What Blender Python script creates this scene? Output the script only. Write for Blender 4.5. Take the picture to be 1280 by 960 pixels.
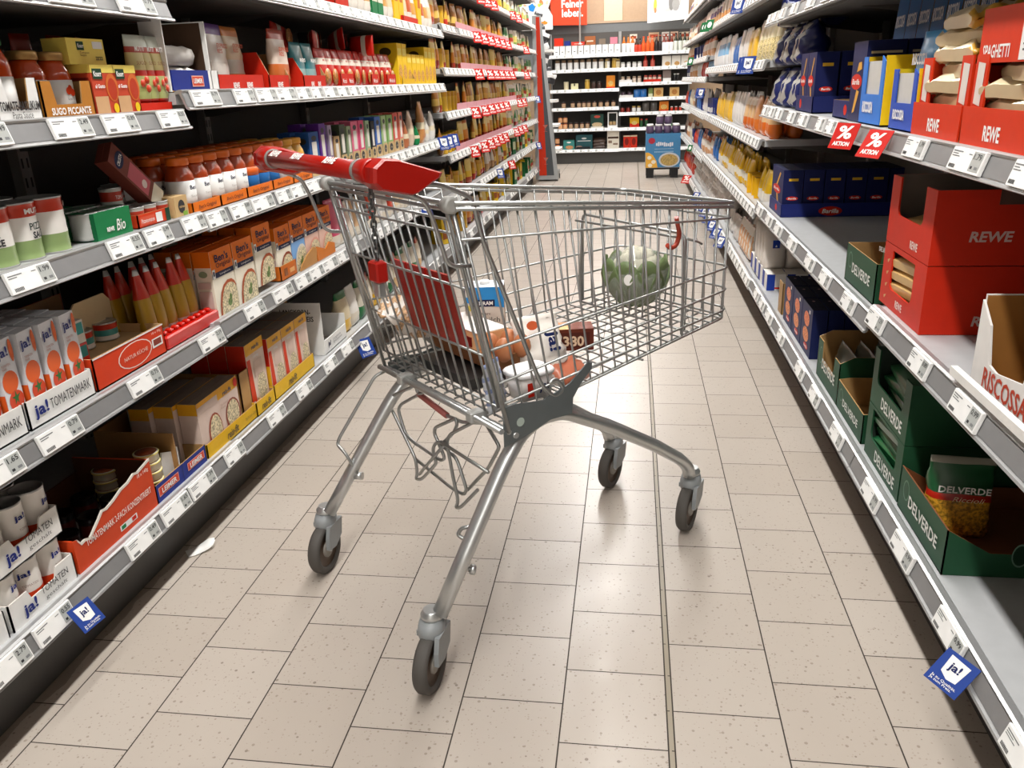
import bpy, math, random
from mathutils import Matrix, Vector
R = math.radians
PI = math.pi
for _o in list(bpy.data.objects):
    bpy.data.objects.remove(_o)
SC = bpy.context.scene
COL = SC.collection
LAYER = bpy.context.view_layer

# ---------------------------------------------------------------- camera
cam_data = bpy.data.cameras.new('camera')
cam = bpy.data.objects.new('camera', cam_data)
COL.objects.link(cam)
cam_data.sensor_width = 36.0
cam_data.lens = 1020.0 * 36.0 / 1280.0
cam_data.clip_start = 0.05
cam_data.clip_end = 100
_yaw, _pitch, _roll = -0.15125912978, 0.35313652145, -0.03850470081
_f = Vector((math.sin(_yaw) * math.cos(_pitch), math.cos(_yaw) * math.cos(_pitch), -math.sin(_pitch)))
_r = Vector((math.cos(_yaw), -math.sin(_yaw), 0))
_u = _r.cross(_f)
_r2 = math.cos(_roll) * _r + math.sin(_roll) * _u
_u2 = -math.sin(_roll) * _r + math.cos(_roll) * _u
_m = Matrix((_r2, _u2, -_f)).transposed().to_4x4()
_m.translation = Vector((0, 0, 1.1451))
cam.matrix_world = _m
SC.camera = cam

# ---------------------------------------------------------------- world and exposure
w = bpy.data.worlds.new('world')
SC.world = w
w.use_nodes = True
w.node_tree.nodes['Background'].inputs[0].default_value = (1.0, 0.98, 0.95, 1)
w.node_tree.nodes['Background'].inputs[1].default_value = 0.15
SC.view_settings.view_transform = 'Standard'
SC.view_settings.look = 'None'
SC.view_settings.gamma = 1.0
SC.view_settings.use_curve_mapping = False
SC.view_settings.exposure = 0.0
LIGHT_AISLE = 27.0
LIGHT_OTHER = 5.0
LIGHT_BACK = 12.0

# ---------------------------------------------------------------- materials
def lin(h):
    c = [int(h[i:i + 2], 16) / 255 for i in (0, 2, 4)]
    return tuple((x / 12.92 if x <= .04045 else ((x + .055) / 1.055) ** 2.4) for x in c) + (1,)
MATS = {}
def mat(h, rough=.5, metal=0.0, kind='', alpha=1.0, spec=.5):
    key = (h, rough, metal, kind, alpha, spec)
    if key in MATS:
        return MATS[key]
    m = bpy.data.materials.new('surface_' + h)
    m.use_nodes = True
    nt = m.node_tree
    b = nt.nodes['Principled BSDF']
    b.inputs['Roughness'].default_value = rough
    b.inputs['Metallic'].default_value = metal
    b.inputs['Specular IOR Level'].default_value = spec
    c = lin(h)
    if kind == 'emit':
        b.inputs['Base Color'].default_value = c
        b.inputs['Emission Color'].default_value = c
        b.inputs['Emission Strength'].default_value = alpha
    else:
        # slight procedural variation so nothing is one dead flat colour
        tc = nt.nodes.new('ShaderNodeTexCoord')
        no = nt.nodes.new('ShaderNodeTexNoise')
        no.inputs['Scale'].default_value = 35.0
        no.inputs['Detail'].default_value = 2.0
        mx = nt.nodes.new('ShaderNodeMix')
        mx.data_type = 'RGBA'
        a = tuple(min(1, x * 1.06) for x in c[:3]) + (1,)
        d = tuple(x * .9 for x in c[:3]) + (1,)
        mx.inputs[6].default_value = a
        mx.inputs[7].default_value = d
        nt.links.new(tc.outputs['Object'], no.inputs['Vector'])
        nt.links.new(no.outputs['Fac'], mx.inputs[0])
        nt.links.new(mx.outputs[2], b.inputs['Base Color'])
        if kind == 'speck':      # rice, pasta, printed food: mottled
            no.inputs['Scale'].default_value = 160.0
            mx.inputs[6].default_value = tuple(min(1, x * 1.45) for x in c[:3]) + (1,)
            mx.inputs[7].default_value = tuple(x * .45 for x in c[:3]) + (1,)
            rp = nt.nodes.new('ShaderNodeMapRange')
            rp.inputs[1].default_value = .35
            rp.inputs[2].default_value = .65
            nt.links.new(no.outputs['Fac'], rp.inputs[0])
            nt.links.new(rp.outputs[0], mx.inputs[0])
        if kind == 'glass':
            b.inputs['Alpha'].default_value = alpha
            b.inputs['Coat Weight'].default_value = 1.0
        if kind == 'film':
            b.inputs['Coat Weight'].default_value = .4
            b.inputs['Coat Roughness'].default_value = .15
    MATS[key] = m
    return m
def P(h): return mat(h, .5, spec=.25)                      # printed card
def F(h): return mat(h, .32, kind='film', spec=.4)         # shiny printed film
def K(h): return mat(h, .4, kind='speck')         # printed food
CHROME = mat('a9abaa', .34, .85)
CHROME2 = mat('c9cbcb', .36, .85)
RAIL = mat('b3b3b3', .38, .55)
RAILD = mat('8f8f90', .42, .35)
SHELF = mat('b9babb', .4, .15)
PANEL = mat('4d4946', .6)
TAGW = mat('f4f4f2', .35)
LCD = mat('b4b7b4', .25)
INK = mat('26272b', .5)
WHITE = P('f2f0ec')
BLACK = mat('0d0d0e', .5)
RUBBER = mat('514d49', .7)
GREYPL = mat('94989a', .4)
REDPL = mat('a8150a', .3)
CARD = P('a98354')

# ---------------------------------------------------------------- mesh builder
class MB:
    def __init__(s):
        s.v = []; s.f = []; s.m = []; s.s = []; s.mats = []
    def mi(s, m):
        if m not in s.mats: s.mats.append(m)
        return s.mats.index(m)
    def face(s, pts, m, sm=False):
        i = len(s.v)
        s.v += [tuple(p) for p in pts]
        s.f.append(tuple(range(i, i + len(pts))))
        s.m.append(s.mi(m)); s.s.append(sm)
    def box(s, x0, x1, y0, y1, z0, z1, m, top=None):
        x0, x1 = min(x0, x1), max(x0, x1); y0, y1 = min(y0, y1), max(y0, y1); z0, z1 = min(z0, z1), max(z0, z1)
        i = len(s.v)
        s.v += [(x0, y0, z0), (x1, y0, z0), (x1, y1, z0), (x0, y1, z0), (x0, y0, z1), (x1, y0, z1), (x1, y1, z1), (x0, y1, z1)]
        for k, q in enumerate(((0, 3, 2, 1), (4, 5, 6, 7), (0, 1, 5, 4), (1, 2, 6, 5), (2, 3, 7, 6), (3, 0, 4, 7))):
            s.f.append(tuple(i + a for a in q)); s.m.append(s.mi(top if (k == 1 and top) else m)); s.s.append(False)
    def bbox(s, x0, x1, y0, y1, z0, z1, m, b=.002):
        # box with chamfered vertical and horizontal edges (stacked rings)
        x0, x1 = min(x0, x1), max(x0, x1); y0, y1 = min(y0, y1), max(y0, y1)
        def ring(i, z):
            return [(x0 + i + b, y0 + i, z), (x1 - i - b, y0 + i, z), (x1 - i, y0 + i + b, z), (x1 - i, y1 - i - b, z),
                    (x1 - i - b, y1 - i, z), (x0 + i + b, y1 - i, z), (x0 + i, y1 - i - b, z), (x0 + i, y0 + i + b, z)]
        s.loft([ring(b, z0), ring(0, z0 + b), ring(0, z1 - b), ring(b, z1)], m, sm=False)
    def loft(s, rings, m, sm=True, caps=True, closed=True, mfun=None):
        n = len(rings[0]); i0 = len(s.v)
        for r in rings: s.v += [tuple(p) for p in r]
        for k in range(len(rings) - 1):
            for j in range(n if closed else n - 1):
                a = i0 + k * n + j; b = i0 + k * n + (j + 1) % n
                s.f.append((a, b, b + n, a + n)); s.s.append(sm)
                s.m.append(s.mi(mfun(k, j) if mfun else m))
        if caps:
            s.f.append(tuple(i0 + j for j in reversed(range(n)))); s.m.append(s.mi(mfun(0, 0) if mfun else m)); s.s.append(False)
            e = i0 + (len(rings) - 1) * n
            s.f.append(tuple(e + j for j in range(n))); s.m.append(s.mi(mfun(len(rings) - 2, 0) if mfun else m)); s.s.append(False)
    def lathe(s, prof, m, c=(0, 0, 0), n=20, mfun=None, axis='z'):
        rings = []
        for (r, z) in prof:
            rg = []
            for k in range(n):
                a = 2 * PI * k / n
                if axis == 'z': p = (c[0] + r * math.cos(a), c[1] + r * math.sin(a), c[2] + z)
                elif axis == 'y': p = (c[0] + r * math.cos(a), c[1] - z, c[2] + r * math.sin(a))
                else: p = (c[0] + z, c[1] + r * math.cos(a), c[2] + r * math.sin(a))
                rg.append(p)
            rings.append(rg)
        s.loft(rings, m, mfun=mfun)
    def prism(s, poly, axis, a, b, m, cap=None):
        # poly in the two other axes; axis 'x': (y,z)  'y': (x,z)  'z': (x,y)
        def mk(p, t):
            return {'x': (t, p[0], p[1]), 'y': (p[0], t, p[1]), 'z': (p[0], p[1], t)}[axis]
        n = len(poly)
        A = [mk(p, a) for p in poly]; B = [mk(p, b) for p in poly]
        for j in range(n):
            s.face([A[j], A[(j + 1) % n], B[(j + 1) % n], B[j]], m)
        s.face(list(reversed(A)), cap or m); s.face(B, cap or m)
    def tube(s, pts, r, m, n=6, closed=False, caps=True, flat=1.0):
        pts = [Vector(p) for p in pts]
        if len(pts) < 2: return
        rings = []; N = len(pts); up = None
        for i, p in enumerate(pts):
            if closed:
                t = (pts[(i + 1) % N] - pts[i - 1])
            elif i == 0: t = pts[1] - p
            elif i == N - 1: t = p - pts[i - 1]
            else: t = (pts[i + 1] - p).normalized() + (p - pts[i - 1]).normalized()
            if t.length < 1e-9: t = Vector((0, 0, 1))
            t.normalize()
            if up is None:
                up = Vector((0, 0, 1)) if abs(t.z) < .9 else Vector((1, 0, 0))
            a = t.cross(up)
            if a.length < 1e-6: a = t.cross(Vector((0, 1, 0)))
            a.normalize(); b = a.cross(t).normalized(); up = b
            rr = r[i] if isinstance(r, (list, tuple)) else r
            rings.append([p + a * (rr * math.cos(2 * PI * k / n)) + b * (rr * flat * math.sin(2 * PI * k / n)) for k in range(n)])
        if closed: rings.append(rings[0])
        s.loft(rings, m, caps=caps and not closed)
    def xf(s, M):
        s.v = [tuple(M @ Vector(v)) for v in s.v]
    def build(s, name, parent=None, loc=(0, 0, 0), rotz=0.0, rot=None):
        me = bpy.data.meshes.new(name)
        me.from_pydata(s.v, [], s.f)
        for m in s.mats: me.materials.append(m)
        me.polygons.foreach_set('material_index', s.m)
        me.polygons.foreach_set('use_smooth', s.s)
        me.update()
        o = bpy.data.objects.new(name, me)
        COL.objects.link(o)
        o.location = loc
        o.rotation_euler = rot if rot else (0, 0, rotz)
        if parent: o.parent = parent
        return o

def bend(pts, r=.02, n=4):
    """round the corners of a polyline"""
    pts = [Vector(p) for p in pts]
    out = [pts[0]]
    for i in range(1, len(pts) - 1):
        a, b, c = pts[i - 1], pts[i], pts[i + 1]
        d1 = (a - b); d2 = (c - b)
        k = min(r, d1.length * .45, d2.length * .45)
        p = b + d1.normalized() * k; q = b + d2.normalized() * k
        for j in range(n + 1):
            t = j / n
            out.append((1 - t) ** 2 * p + 2 * t * (1 - t) * b + t * t * q)
    out.append(pts[-1])
    return out

# ---------------------------------------------------------------- naming helpers
def empty(name, loc=(0, 0, 0), rotz=0.0):
    o = bpy.data.objects.new(name, None)
    COL.objects.link(o)
    o.location = loc; o.rotation_euler = (0, 0, rotz)
    o.empty_display_size = .05
    return o
def tag(o, label=None, cat=None, group=None, kind=None):
    if label: o['label'] = label
    if cat: o['category'] = cat
    if group: o['group'] = group
    if kind: o['kind'] = kind
    return o
def struct(mb, name):
    o = mb.build(name); o['kind'] = 'structure'
    return o
def dup(root, loc=None, rotz=None, label=None, group=None):
    r = root.copy(); COL.objects.link(r)
    if loc is not None: r.location = loc
    if rotz is not None: r.rotation_euler = (0, 0, rotz)
    if label: r['label'] = label
    if group: r['group'] = group
    for ch in list(root.children):
        c = ch.copy(); COL.objects.link(c); c.parent = r
        for g in ch.children:
            d = g.copy(); COL.objects.link(d); d.parent = c
    return r
_ONES = ['', 'first', 'second', 'third', 'fourth', 'fifth', 'sixth', 'seventh', 'eighth', 'ninth', 'tenth', 'eleventh', 'twelfth',
         'thirteenth', 'fourteenth', 'fifteenth', 'sixteenth', 'seventeenth', 'eighteenth', 'nineteenth', 'twentieth']
def ordn(n):
    if n <= 20: return _ONES[n]
    t = {2: 'twenty', 3: 'thirty', 4: 'forty', 5: 'fifty', 6: 'sixty', 7: 'seventy'}[n // 10]
    if n % 10 == 0: return t[:-1] + 'ieth'
    return t + '-' + _ONES[n % 10]

# ---------------------------------------------------------------- lettering
TXT = {}
def text_mesh(txt, bold=.0, shear=0.0):
    key = (txt, bold, shear)
    if key in TXT: return TXT[key]
    cu = bpy.data.curves.new('lettering', 'FONT')
    cu.body = txt
    cu.size = 1.0
    cu.offset = bold
    cu.shear = shear
    cu.resolution_u = 2
    cu.align_x = 'LEFT'
    cu.space_line = .85
    ob = bpy.data.objects.new('lettering', cu)
    COL.objects.link(ob)
    LAYER.update()
    dg = bpy.context.evaluated_depsgraph_get()
    me = bpy.data.meshes.new_from_object(ob.evaluated_get(dg))
    bpy.data.objects.remove(ob)
    xs = [v.co.x for v in me.vertices]; ys = [v.co.y for v in me.vertices]
    x0, x1, y0, y1 = min(xs), max(xs), min(ys), max(ys)
    for v in me.vertices:
        v.co.x = (v.co.x - (x0 + x1) / 2) / (x1 - x0)
        v.co.y = (v.co.y - (y0 + y1) / 2) / (y1 - y0)
        v.co.z = 0
    TXT[key] = me
    return me
def lettering(parent, txt, origin, xdir, ydir, w, h, m, bold=.02, shear=0.0, name='lettering', parent_world=False):
    """flat printed writing: centre origin, reading direction xdir, up ydir (parent space)"""
    base = text_mesh(txt, bold, shear)
    key = (txt, bold, shear, m.name)
    if key not in TXT:
        me = base.copy(); me.materials.clear(); me.materials.append(m); TXT[key] = me
    o = bpy.data.objects.new(name, TXT[key])
    COL.objects.link(o)
    X = Vector(xdir).normalized(); Y = Vector(ydir).normalized(); Z = X.cross(Y)
    M = Matrix((X * w, Y * h, Z)).transposed().to_4x4()
    M.translation = Vector(origin)
    if parent: o.parent = parent
    o.matrix_local = M
    return o
FACE = {  # origin, u, v, n as functions of w,h,d
    'f': lambda w, h, d: ((0, -w / 2, 0), (0, 1, 0), (0, 0, 1), (1, 0, 0), w, h),
    'l': lambda w, h, d: ((-d, -w / 2, 0), (1, 0, 0), (0, 0, 1), (0, -1, 0), d, h),
    'r': lambda w, h, d: ((0, w / 2, 0), (-1, 0, 0), (0, 0, 1), (0, 1, 0), d, h),
    't': lambda w, h, d: ((0, -w / 2, h), (0, 1, 0), (-1, 0, 0), (0, 0, 1), w, d),
}
def decal(mb, w, h, d, dec):
    """dec: (face, 'r', u0,u1,v0,v1, mat) or (face,'e',cu,cv,ru,rv,mat) or (face,'p',[(u,v)..],mat); fractions of the face"""
    for k, q in enumerate(dec):
        o, u, v, n, W, H = FACE[q[0]](w, h, d)
        o = Vector(o); u = Vector(u); v = Vector(v); n = Vector(n)
        off = n * (.0005 + .0002 * k)
        if q[1] == 'r':
            pts = [(q[2], q[4]), (q[3], q[4]), (q[3], q[5]), (q[2], q[5])]
        elif q[1] == 'e':
            pts = [(q[2] + q[4] * math.cos(2 * PI * j / 18), q[3] + q[5] * math.sin(2 * PI * j / 18)) for j in range(18)]
        else:
            pts = q[2]
        mb.face([o + off + u * (a * W) + v * (b * H) for a, b in pts], q[-1])
def write(root, w, h, d, texts, lift=.002):
    """texts: (face, text, cu, cv, wu, hv, mat[, bold, shear, angle])  all fractions of the face"""
    for q in texts:
        o, u, v, n, W, H = FACE[q[0]](w, h, d)
        o = Vector(o); u = Vector(u); v = Vector(v); n = Vector(n)
        c = o + n * lift + u * (q[2] * W) + v * (q[3] * H)
        bold = q[7] if len(q) > 7 else .02
        shear = q[8] if len(q) > 8 else 0
        ang = R(q[9]) if len(q) > 9 else 0
        X = u * math.cos(ang) + v * math.sin(ang); Y = -u * math.sin(ang) + v * math.cos(ang)
        if abs(ang) > 1: lettering(root, q[1], c, X, Y, q[4] * H, q[5] * W, q[6], bold, shear)
        else: lettering(root, q[1], c, X, Y, q[4] * W, q[5] * H, q[6], bold, shear)

def write_round(root, r, h, texts):
    for q in texts:
        _, txt, cu, cv, wu, hv, m = q[:7]
        base = text_mesh(txt, q[7] if len(q) > 7 else .02, q[8] if len(q) > 8 else 0)
        me = base.copy(); me.materials.clear(); me.materials.append(m)
        R2 = r + .0006
        for v in me.vertices:
            a = ((cu - .5) * 2 * r + v.co.x * wu * 2 * r) / r
            v.co = (-r + R2 * math.cos(a), R2 * math.sin(a), cv * h + v.co.y * hv * h)
        o = bpy.data.objects.new('lettering', me); COL.objects.link(o); o.parent = root

# ---------------------------------------------------------------- product builders (front faces +x, width along y, stands on z = 0)
def carton(name, w, h, d, m, dec=(), texts=(), top=None):
    b = MB()
    b.box(-d, 0, -w / 2, w / 2, 0, h, m, top=top)
    # seam of the glued flap on top
    b.box(-d * .52, -d * .5, -w / 2 + .002, w / 2 - .002, h, h + .0008, top or m)
    decal(b, w, h, d, dec)
    o = b.build(name)
    write(o, w, h, d, texts)
    return o
def pouch(name, w, h, d, cfun, texts=(), seal=.06, seed=0, nu=14, nv=12, neck=1.0, lift=.0035, wr=.02):
    """pillow bag with sealed top; cfun(u, t, front) -> material"""
    rnd = random.Random(seed)
    rings = []
    for k in range(nv + 1):
        t = k / nv
        if t < .1: th = .62 + 3.4 * t
        elif t < 1 - seal: th = 1 - ((t - .1) / (.9 - seal)) ** 2.6 * .86
        else: th = .05
        th = max(th, .05)
        ww = w * (1 if t < .6 else 1 - (1 - neck) * (t - .6) / .4)
        rg = []
        for j in range(nu):
            a = 2 * PI * j / nu
            ca, sa = math.cos(a), math.sin(a)
            y = ww / 2 * math.copysign(abs(sa) ** .55, sa)
            x = d / 2 * th * math.copysign(abs(ca) ** .7, ca)
            wob = wr * d * (rnd.random() - .5) * (1 if 0 < k < nv else .2)
            rg.append((-d / 2 + x + wob, y + wob * .5, h * t))
        rings.append(rg)
    b = MB()
    def mf(k, j):
        a = 2 * PI * (j + .5) / nu
        return cfun(.5 + .5 * math.sin(a), (k + .5) / nv, math.cos(a) > 0)
    b.loft(rings, None, mfun=mf)
    o = b.build(name)
    if texts: write(o, w, h, d, texts, lift=lift)
    return o
def bands(*bs):
    """bands((t, mat), ...) colour by height"""
    def f(u, t, front):
        for tt, m in bs:
            if t < tt: return m
        return bs[-1][1]
    return f
def can(name, r, h, body, lid='b9b9b8', n=20, seg=None, texts=()):
    """tin with rims and beads; body = [(t, mat)...]"""
    b = MB()
    L = mat(lid, .3, .8)
    prof = [(r * .93, 0), (r, .001), (r, .004)]
    k = 9
    for i in range(k + 1):
        prof.append((r * (.975 if i % 2 else .96), .006 + (h - .012) * i / k))
    prof += [(r, h - .004), (r, h - .001), (r * .95, h), (r * .93, h - .003), (.0005, h - .003)]
    N = len(prof)
    def mf(kk, j):
        if kk < 2 or kk > N - 6: return L
        t = prof[kk][1] / h
        for tt, m in body:
            if t < tt: return m
        return body[-1][1]
    b.lathe(prof, None, (-r, 0, 0), n, mfun=mf)
    o = b.build(name)
    if texts: write_round(o, r, h, texts)
    return o
def jar(name, r, h, sauce, lidm, label, lab=(.12, .55), texts=(), n=18):
    """glass jar: body, label band and screw lid as parts"""
    root = empty(name)
    b = MB()
    prof = [(r * .8, 0), (r * .97, .004), (r, .012), (r, h * .62), (r * .93, h * .7), (r * .74, h * .8), (r * .68, h * .86), (.001, h * .86)]
    b.lathe(prof, sauce, (-r, 0, 0), n)
    b.build('glass_body', root)
    b = MB()
    b.lathe([(r * .76, h * .855), (r * .8, h * .865), (r * .8, h * .965), (r * .74, h * .99), (.001, h * .985)], lidm, (-r, 0, 0), n)
    b.build('lid', root)
    b = MB()
    b.lathe([(r * 1.0, h * lab[0]), (r * 1.012, h * lab[0] + .0005), (r * 1.012, h * lab[1])], label, (-r, 0, 0), n)
    lb = b.build('paper_label', root)
    write_round(lb, r * 1.014, h, texts)
    return root
def tray(name, w, d, hf, hs, hb, m, inner=None, notch=None, texts=(), dec=(), lean=0.0, t=.003):
    """open display tray: floor, two side walls, back wall, front wall (with optional notch)"""
    inner = inner or CARD
    b = MB()
    b.box(-d, 0, -w / 2, w / 2, 0, t, m, top=inner)
    # front wall
    fx = lean
    poly = [(-w / 2, 0), (w / 2, 0), (w / 2, hf)]
    if notch:
        nw, nd = notch
        poly += [(w * nw / 2 + .008, hf), (w * nw / 2, hf * (1 - nd)), (-w * nw / 2, hf * (1 - nd)), (-w * nw / 2 - .008, hf)]
    poly += [(-w / 2, hf)]
    n = len(poly)
    A = [(fx * p[1], p[0], p[1]) for p in poly]
    B = [(fx * p[1] - t, p[0], p[1]) for p in poly]
    b.face(A, m); b.face(list(reversed(B)), inner)
    for j in range(n): b.face([B[j], B[(j + 1) % n], A[(j + 1) % n], A[j]], inner)
    for s in (-1, 1):
        q = [(0, 0), (fx * hf, hf), (-d * .18, hs), (-d, hs), (-d, 0)]
        y0 = s * w / 2; y1 = s * (w / 2 - t)
        A = [(p[0], y0, p[1]) for p in q]; B = [(p[0], y1, p[1]) for p in q]
        if s > 0: A, B = list(reversed(A)), list(reversed(B))
        b.face(A, m); b.face(list(reversed(B)), inner)
        for j in range(len(q)): b.face([B[j], B[(j + 1) % 5], A[(j + 1) % 5], A[j]], inner)
    if hb > 0: b.box(-d, -d + t, -w / 2, w / 2, 0, hb, m); 
    if hb > 0: b.box(-d + t, -d + t + .001, -w / 2 + t, w / 2 - t, 0, hb, inner)
    decal(b, w, hf, d, dec)
    o = b.build(name)
    write(o, w, hf, d, texts)
    for c in o.children:
        if fx:
            c.location.x += fx * c.location.z
    return o

# ---------------------------------------------------------------- placing
XL, XR, YB = -1.145, .615, 12.36
def put(o, side, y, z, off=0.0, rz=0.0, x=0.0):
    if side == 'L': o.location = (XL - off, y, z); r = 0
    elif side == 'R': o.location = (XR + off, y, z); r = PI
    else: o.location = (x, YB + off, z); r = -PI / 2
    o.rotation_euler = (0, 0, r + rz)
    return o
COUNT = {}
def name_it(o, desc, cat, where, group, end='from near end'):
    k = (desc, where)
    COUNT[k] = COUNT.get(k, 0) + 1
    o['label'] = f"{desc}, {ordn(COUNT[k])} {end}, {where}"
    o['category'] = cat
    o['group'] = group
    return o
USED = set()
def inst(proto, side, y, z, off=0.0, rz=0.0, x=0.0):
    """first call uses the prototype itself, later calls copy it"""
    if proto.name not in USED:
        USED.add(proto.name); o = proto
    else:
        o = dup(proto)
    return put(o, side, y, z, off, rz, x)
# ================================================================ lights
def lamp_strip(x, y, length, power, width=.14, z=3.28, rot=0.0, color=(1, .985, .955)):
    ld = bpy.data.lights.new('strip_light', 'AREA')
    ld.shape = 'RECTANGLE'; ld.size = width; ld.size_y = length
    ld.energy = power; ld.color = color
    lo = bpy.data.objects.new('strip_light', ld)
    COL.objects.link(lo)
    lo.location = (x, y, z); lo.rotation_euler = (0, 0, rot)
    return lo
STRIPS = [(-.28, 5.6, 14.0, 14.0 * LIGHT_AISLE, 0, 'over the middle of the aisle'),
          (-.28, -3.4, 3.2, 3.2 * LIGHT_AISLE, 0, 'behind the camera above the aisle'),
          (-.2, 11.55, 5.0, 5.0 * LIGHT_BACK, PI / 2, 'across the end of the aisle'),
          (-3.4, 5.0, 14.0, 14.0 * LIGHT_OTHER, 0, 'as added fill over the unseen aisle on the left'),  # unseen lamp added for general fill from the left
          (2.9, 5.0, 14.0, 14.0 * LIGHT_OTHER, 0, 'as added fill over the unseen aisle on the right')]  # its counterpart, likewise added as fill from the right
for x, y, ln, pw, ro, wh in STRIPS:
    l = lamp_strip(x, y, ln, pw, rot=ro)
    t = empty('ceiling_light', (x, y, 3.285), ro)
    tag(t, 'long white ceiling light strip hanging ' + wh, 'light', 'ceiling light strips')
    b = MB(); b.box(-.09, .09, -ln / 2 - .03, ln / 2 + .03, .012, .07, WHITE); b.build('housing', t)
    b = MB(); b.box(-.07, .07, -ln / 2, ln / 2, .004, .012, mat('fffaf0', .5, kind='emit', alpha=3.0)); b.build('diffuser', t)
    for s in (-1, 1):
        b = MB(); b.tube([(0, s * ln * .4, .07), (0, s * ln * .4, .315)], .004, CHROME2); b.build('suspension_rod', t)
    l.parent = t; l.location = (0, 0, -.002); l.rotation_euler = (0, 0, 0)

# ================================================================ setting
def floor_material():
    m = bpy.data.materials.new('floor_tiles'); m.use_nodes = True
    nt = m.node_tree; N = nt.nodes; Lk = nt.links; b = N['Principled BSDF']
    tc = N.new('ShaderNodeTexCoord'); sp = N.new('ShaderNodeSeparateXYZ'); Lk.new(tc.outputs['Object'], sp.inputs[0])
    def M(op, a, bb=None, c=None):
        n = N.new('ShaderNodeMath'); n.operation = op
        for i, q in enumerate((a, bb, c)):
            if q is None: continue
            if isinstance(q, (int, float)): n.inputs[i].default_value = q
            else: Lk.new(q, n.inputs[i])
        return n.outputs[0]
    X, Y = sp.outputs[0], sp.outputs[1]
    past = M('GREATER_THAN', X, .0872)
    x1 = M('SUBTRACT', M('ADD', X, 1.1187), M('MULTIPLY', past, .0118))
    col = M('FLOOR', M('DIVIDE', x1, .2))
    par = M('ABSOLUTE', M('MODULO', col, 2.0))
    fx = M('SUBTRACT', M('DIVIDE', x1, .2), col)
    y1 = M('DIVIDE', M('SUBTRACT', M('SUBTRACT', Y, 1.080), M('MULTIPLY', par, .1)), .2006)
    row = M('FLOOR', y1)
    fy = M('SUBTRACT', y1, row)
    dx = M('MULTIPLY', M('MINIMUM', fx, M('SUBTRACT', 1.0, fx)), .2)
    dy = M('MULTIPLY', M('MINIMUM', fy, M('SUBTRACT', 1.0, fy)), .2)
    g1 = M('LESS_THAN', dx, .0014); g2 = M('LESS_THAN', dy, .0012)
    drain = M('MULTIPLY', M('GREATER_THAN', X, .0813), M('LESS_THAN', X, .0931))
    de = M('LESS_THAN', M('ABSOLUTE', M('SUBTRACT', M('ABSOLUTE', M('SUBTRACT', X, .0872)), .0059)), .0012)
    grout = M('MAXIMUM', M('MAXIMUM', g1, g2), de)
    cb = N.new('ShaderNodeCombineXYZ'); Lk.new(col, cb.inputs[0]); Lk.new(row, cb.inputs[1])
    wn = N.new('ShaderNodeTexWhiteNoise'); wn.noise_dimensions = '2D'; Lk.new(cb.outputs[0], wn.inputs['Vector'])
    def mix(f, a, bb):
        n = N.new('ShaderNodeMix'); n.data_type = 'RGBA'
        if isinstance(f, float): n.inputs[0].default_value = f
        else: Lk.new(f, n.inputs[0])
        for i, q in ((6, a), (7, bb)):
            if isinstance(q, tuple): n.inputs[i].default_value = q
            else: Lk.new(q, n.inputs[i])
        return n.outputs[2]
    base = mix(wn.outputs['Value'], lin('b3a89d'), lin('bbb1a7'))
    no = N.new('ShaderNodeTexNoise'); no.inputs['Scale'].default_value = 5.0; no.inputs['Detail'].default_value = 6.0
    Lk.new(tc.outputs['Object'], no.inputs['Vector'])
    base = mix(M('MULTIPLY', no.outputs['Fac'], .3), base, lin('aa9e92'))
    # dark flecks
    for sc, th, colr, mask in ((150.0, .16, 'a19388', .35), (85.0, .14, '8c7e72', .45), (48.0, .085, '74665a', .6)):
        vo = N.new('ShaderNodeTexVoronoi'); vo.inputs['Scale'].default_value = sc
        Lk.new(tc.outputs['Object'], vo.inputs['Vector'])
        n2 = N.new('ShaderNodeTexNoise'); n2.inputs['Scale'].default_value = 13.0 + sc * .1
        Lk.new(tc.outputs['Object'], n2.inputs['Vector'])
        sp2 = N.new('ShaderNodeSeparateXYZ'); Lk.new(vo.outputs['Color'], sp2.inputs[0])
        f = M('MULTIPLY', M('LESS_THAN', vo.outputs['Distance'], M('MULTIPLY', sp2.outputs[1], th * 2)), M('GREATER_THAN', sp2.outputs[0], mask))
        base = mix(M('MULTIPLY', f, .75), base, lin(colr))
    # ragged darker brown band along the left shelf foot
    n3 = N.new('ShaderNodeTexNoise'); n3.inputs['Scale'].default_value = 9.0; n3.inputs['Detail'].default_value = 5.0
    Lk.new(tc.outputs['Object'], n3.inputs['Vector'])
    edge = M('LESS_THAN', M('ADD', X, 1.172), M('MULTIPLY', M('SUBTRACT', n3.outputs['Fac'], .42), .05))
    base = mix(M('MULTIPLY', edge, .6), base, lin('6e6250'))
    base = mix(drain, base, lin('978c7a'))
    base = mix(grout, base, lin('2e241c'))
    Lk.new(base, b.inputs['Base Color'])
    rn = N.new('ShaderNodeTexNoise'); rn.inputs['Scale'].default_value = 14.0; rn.inputs['Detail'].default_value = 4.0
    Lk.new(tc.outputs['Object'], rn.inputs['Vector'])
    rough = M('ADD', M('MULTIPLY', rn.outputs['Fac'], .16), M('ADD', M('MULTIPLY', grout, .4), .24))
    Lk.new(rough, b.inputs['Roughness'])
    bp = N.new('ShaderNodeBump'); bp.inputs['Strength'].default_value = .25; bp.inputs['Distance'].default_value = .002
    Lk.new(M('SUBTRACT', 1.0, grout), bp.inputs['Height']); Lk.new(bp.outputs[0], b.inputs['Normal'])
    return m
X0, X1, Y0, Y1, ZC = -6.0, 6.0, -5.0, 12.85, 3.6
b = MB(); b.box(X0, X1, Y0, Y1, -.05, 0, floor_material()); struct(b, 'floor')
CEIL = mat('e4e2dd', .8)
b = MB(); b.box(X0, X1, Y0, Y1, ZC, ZC + .05, CEIL); struct(b, 'ceiling')
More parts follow.
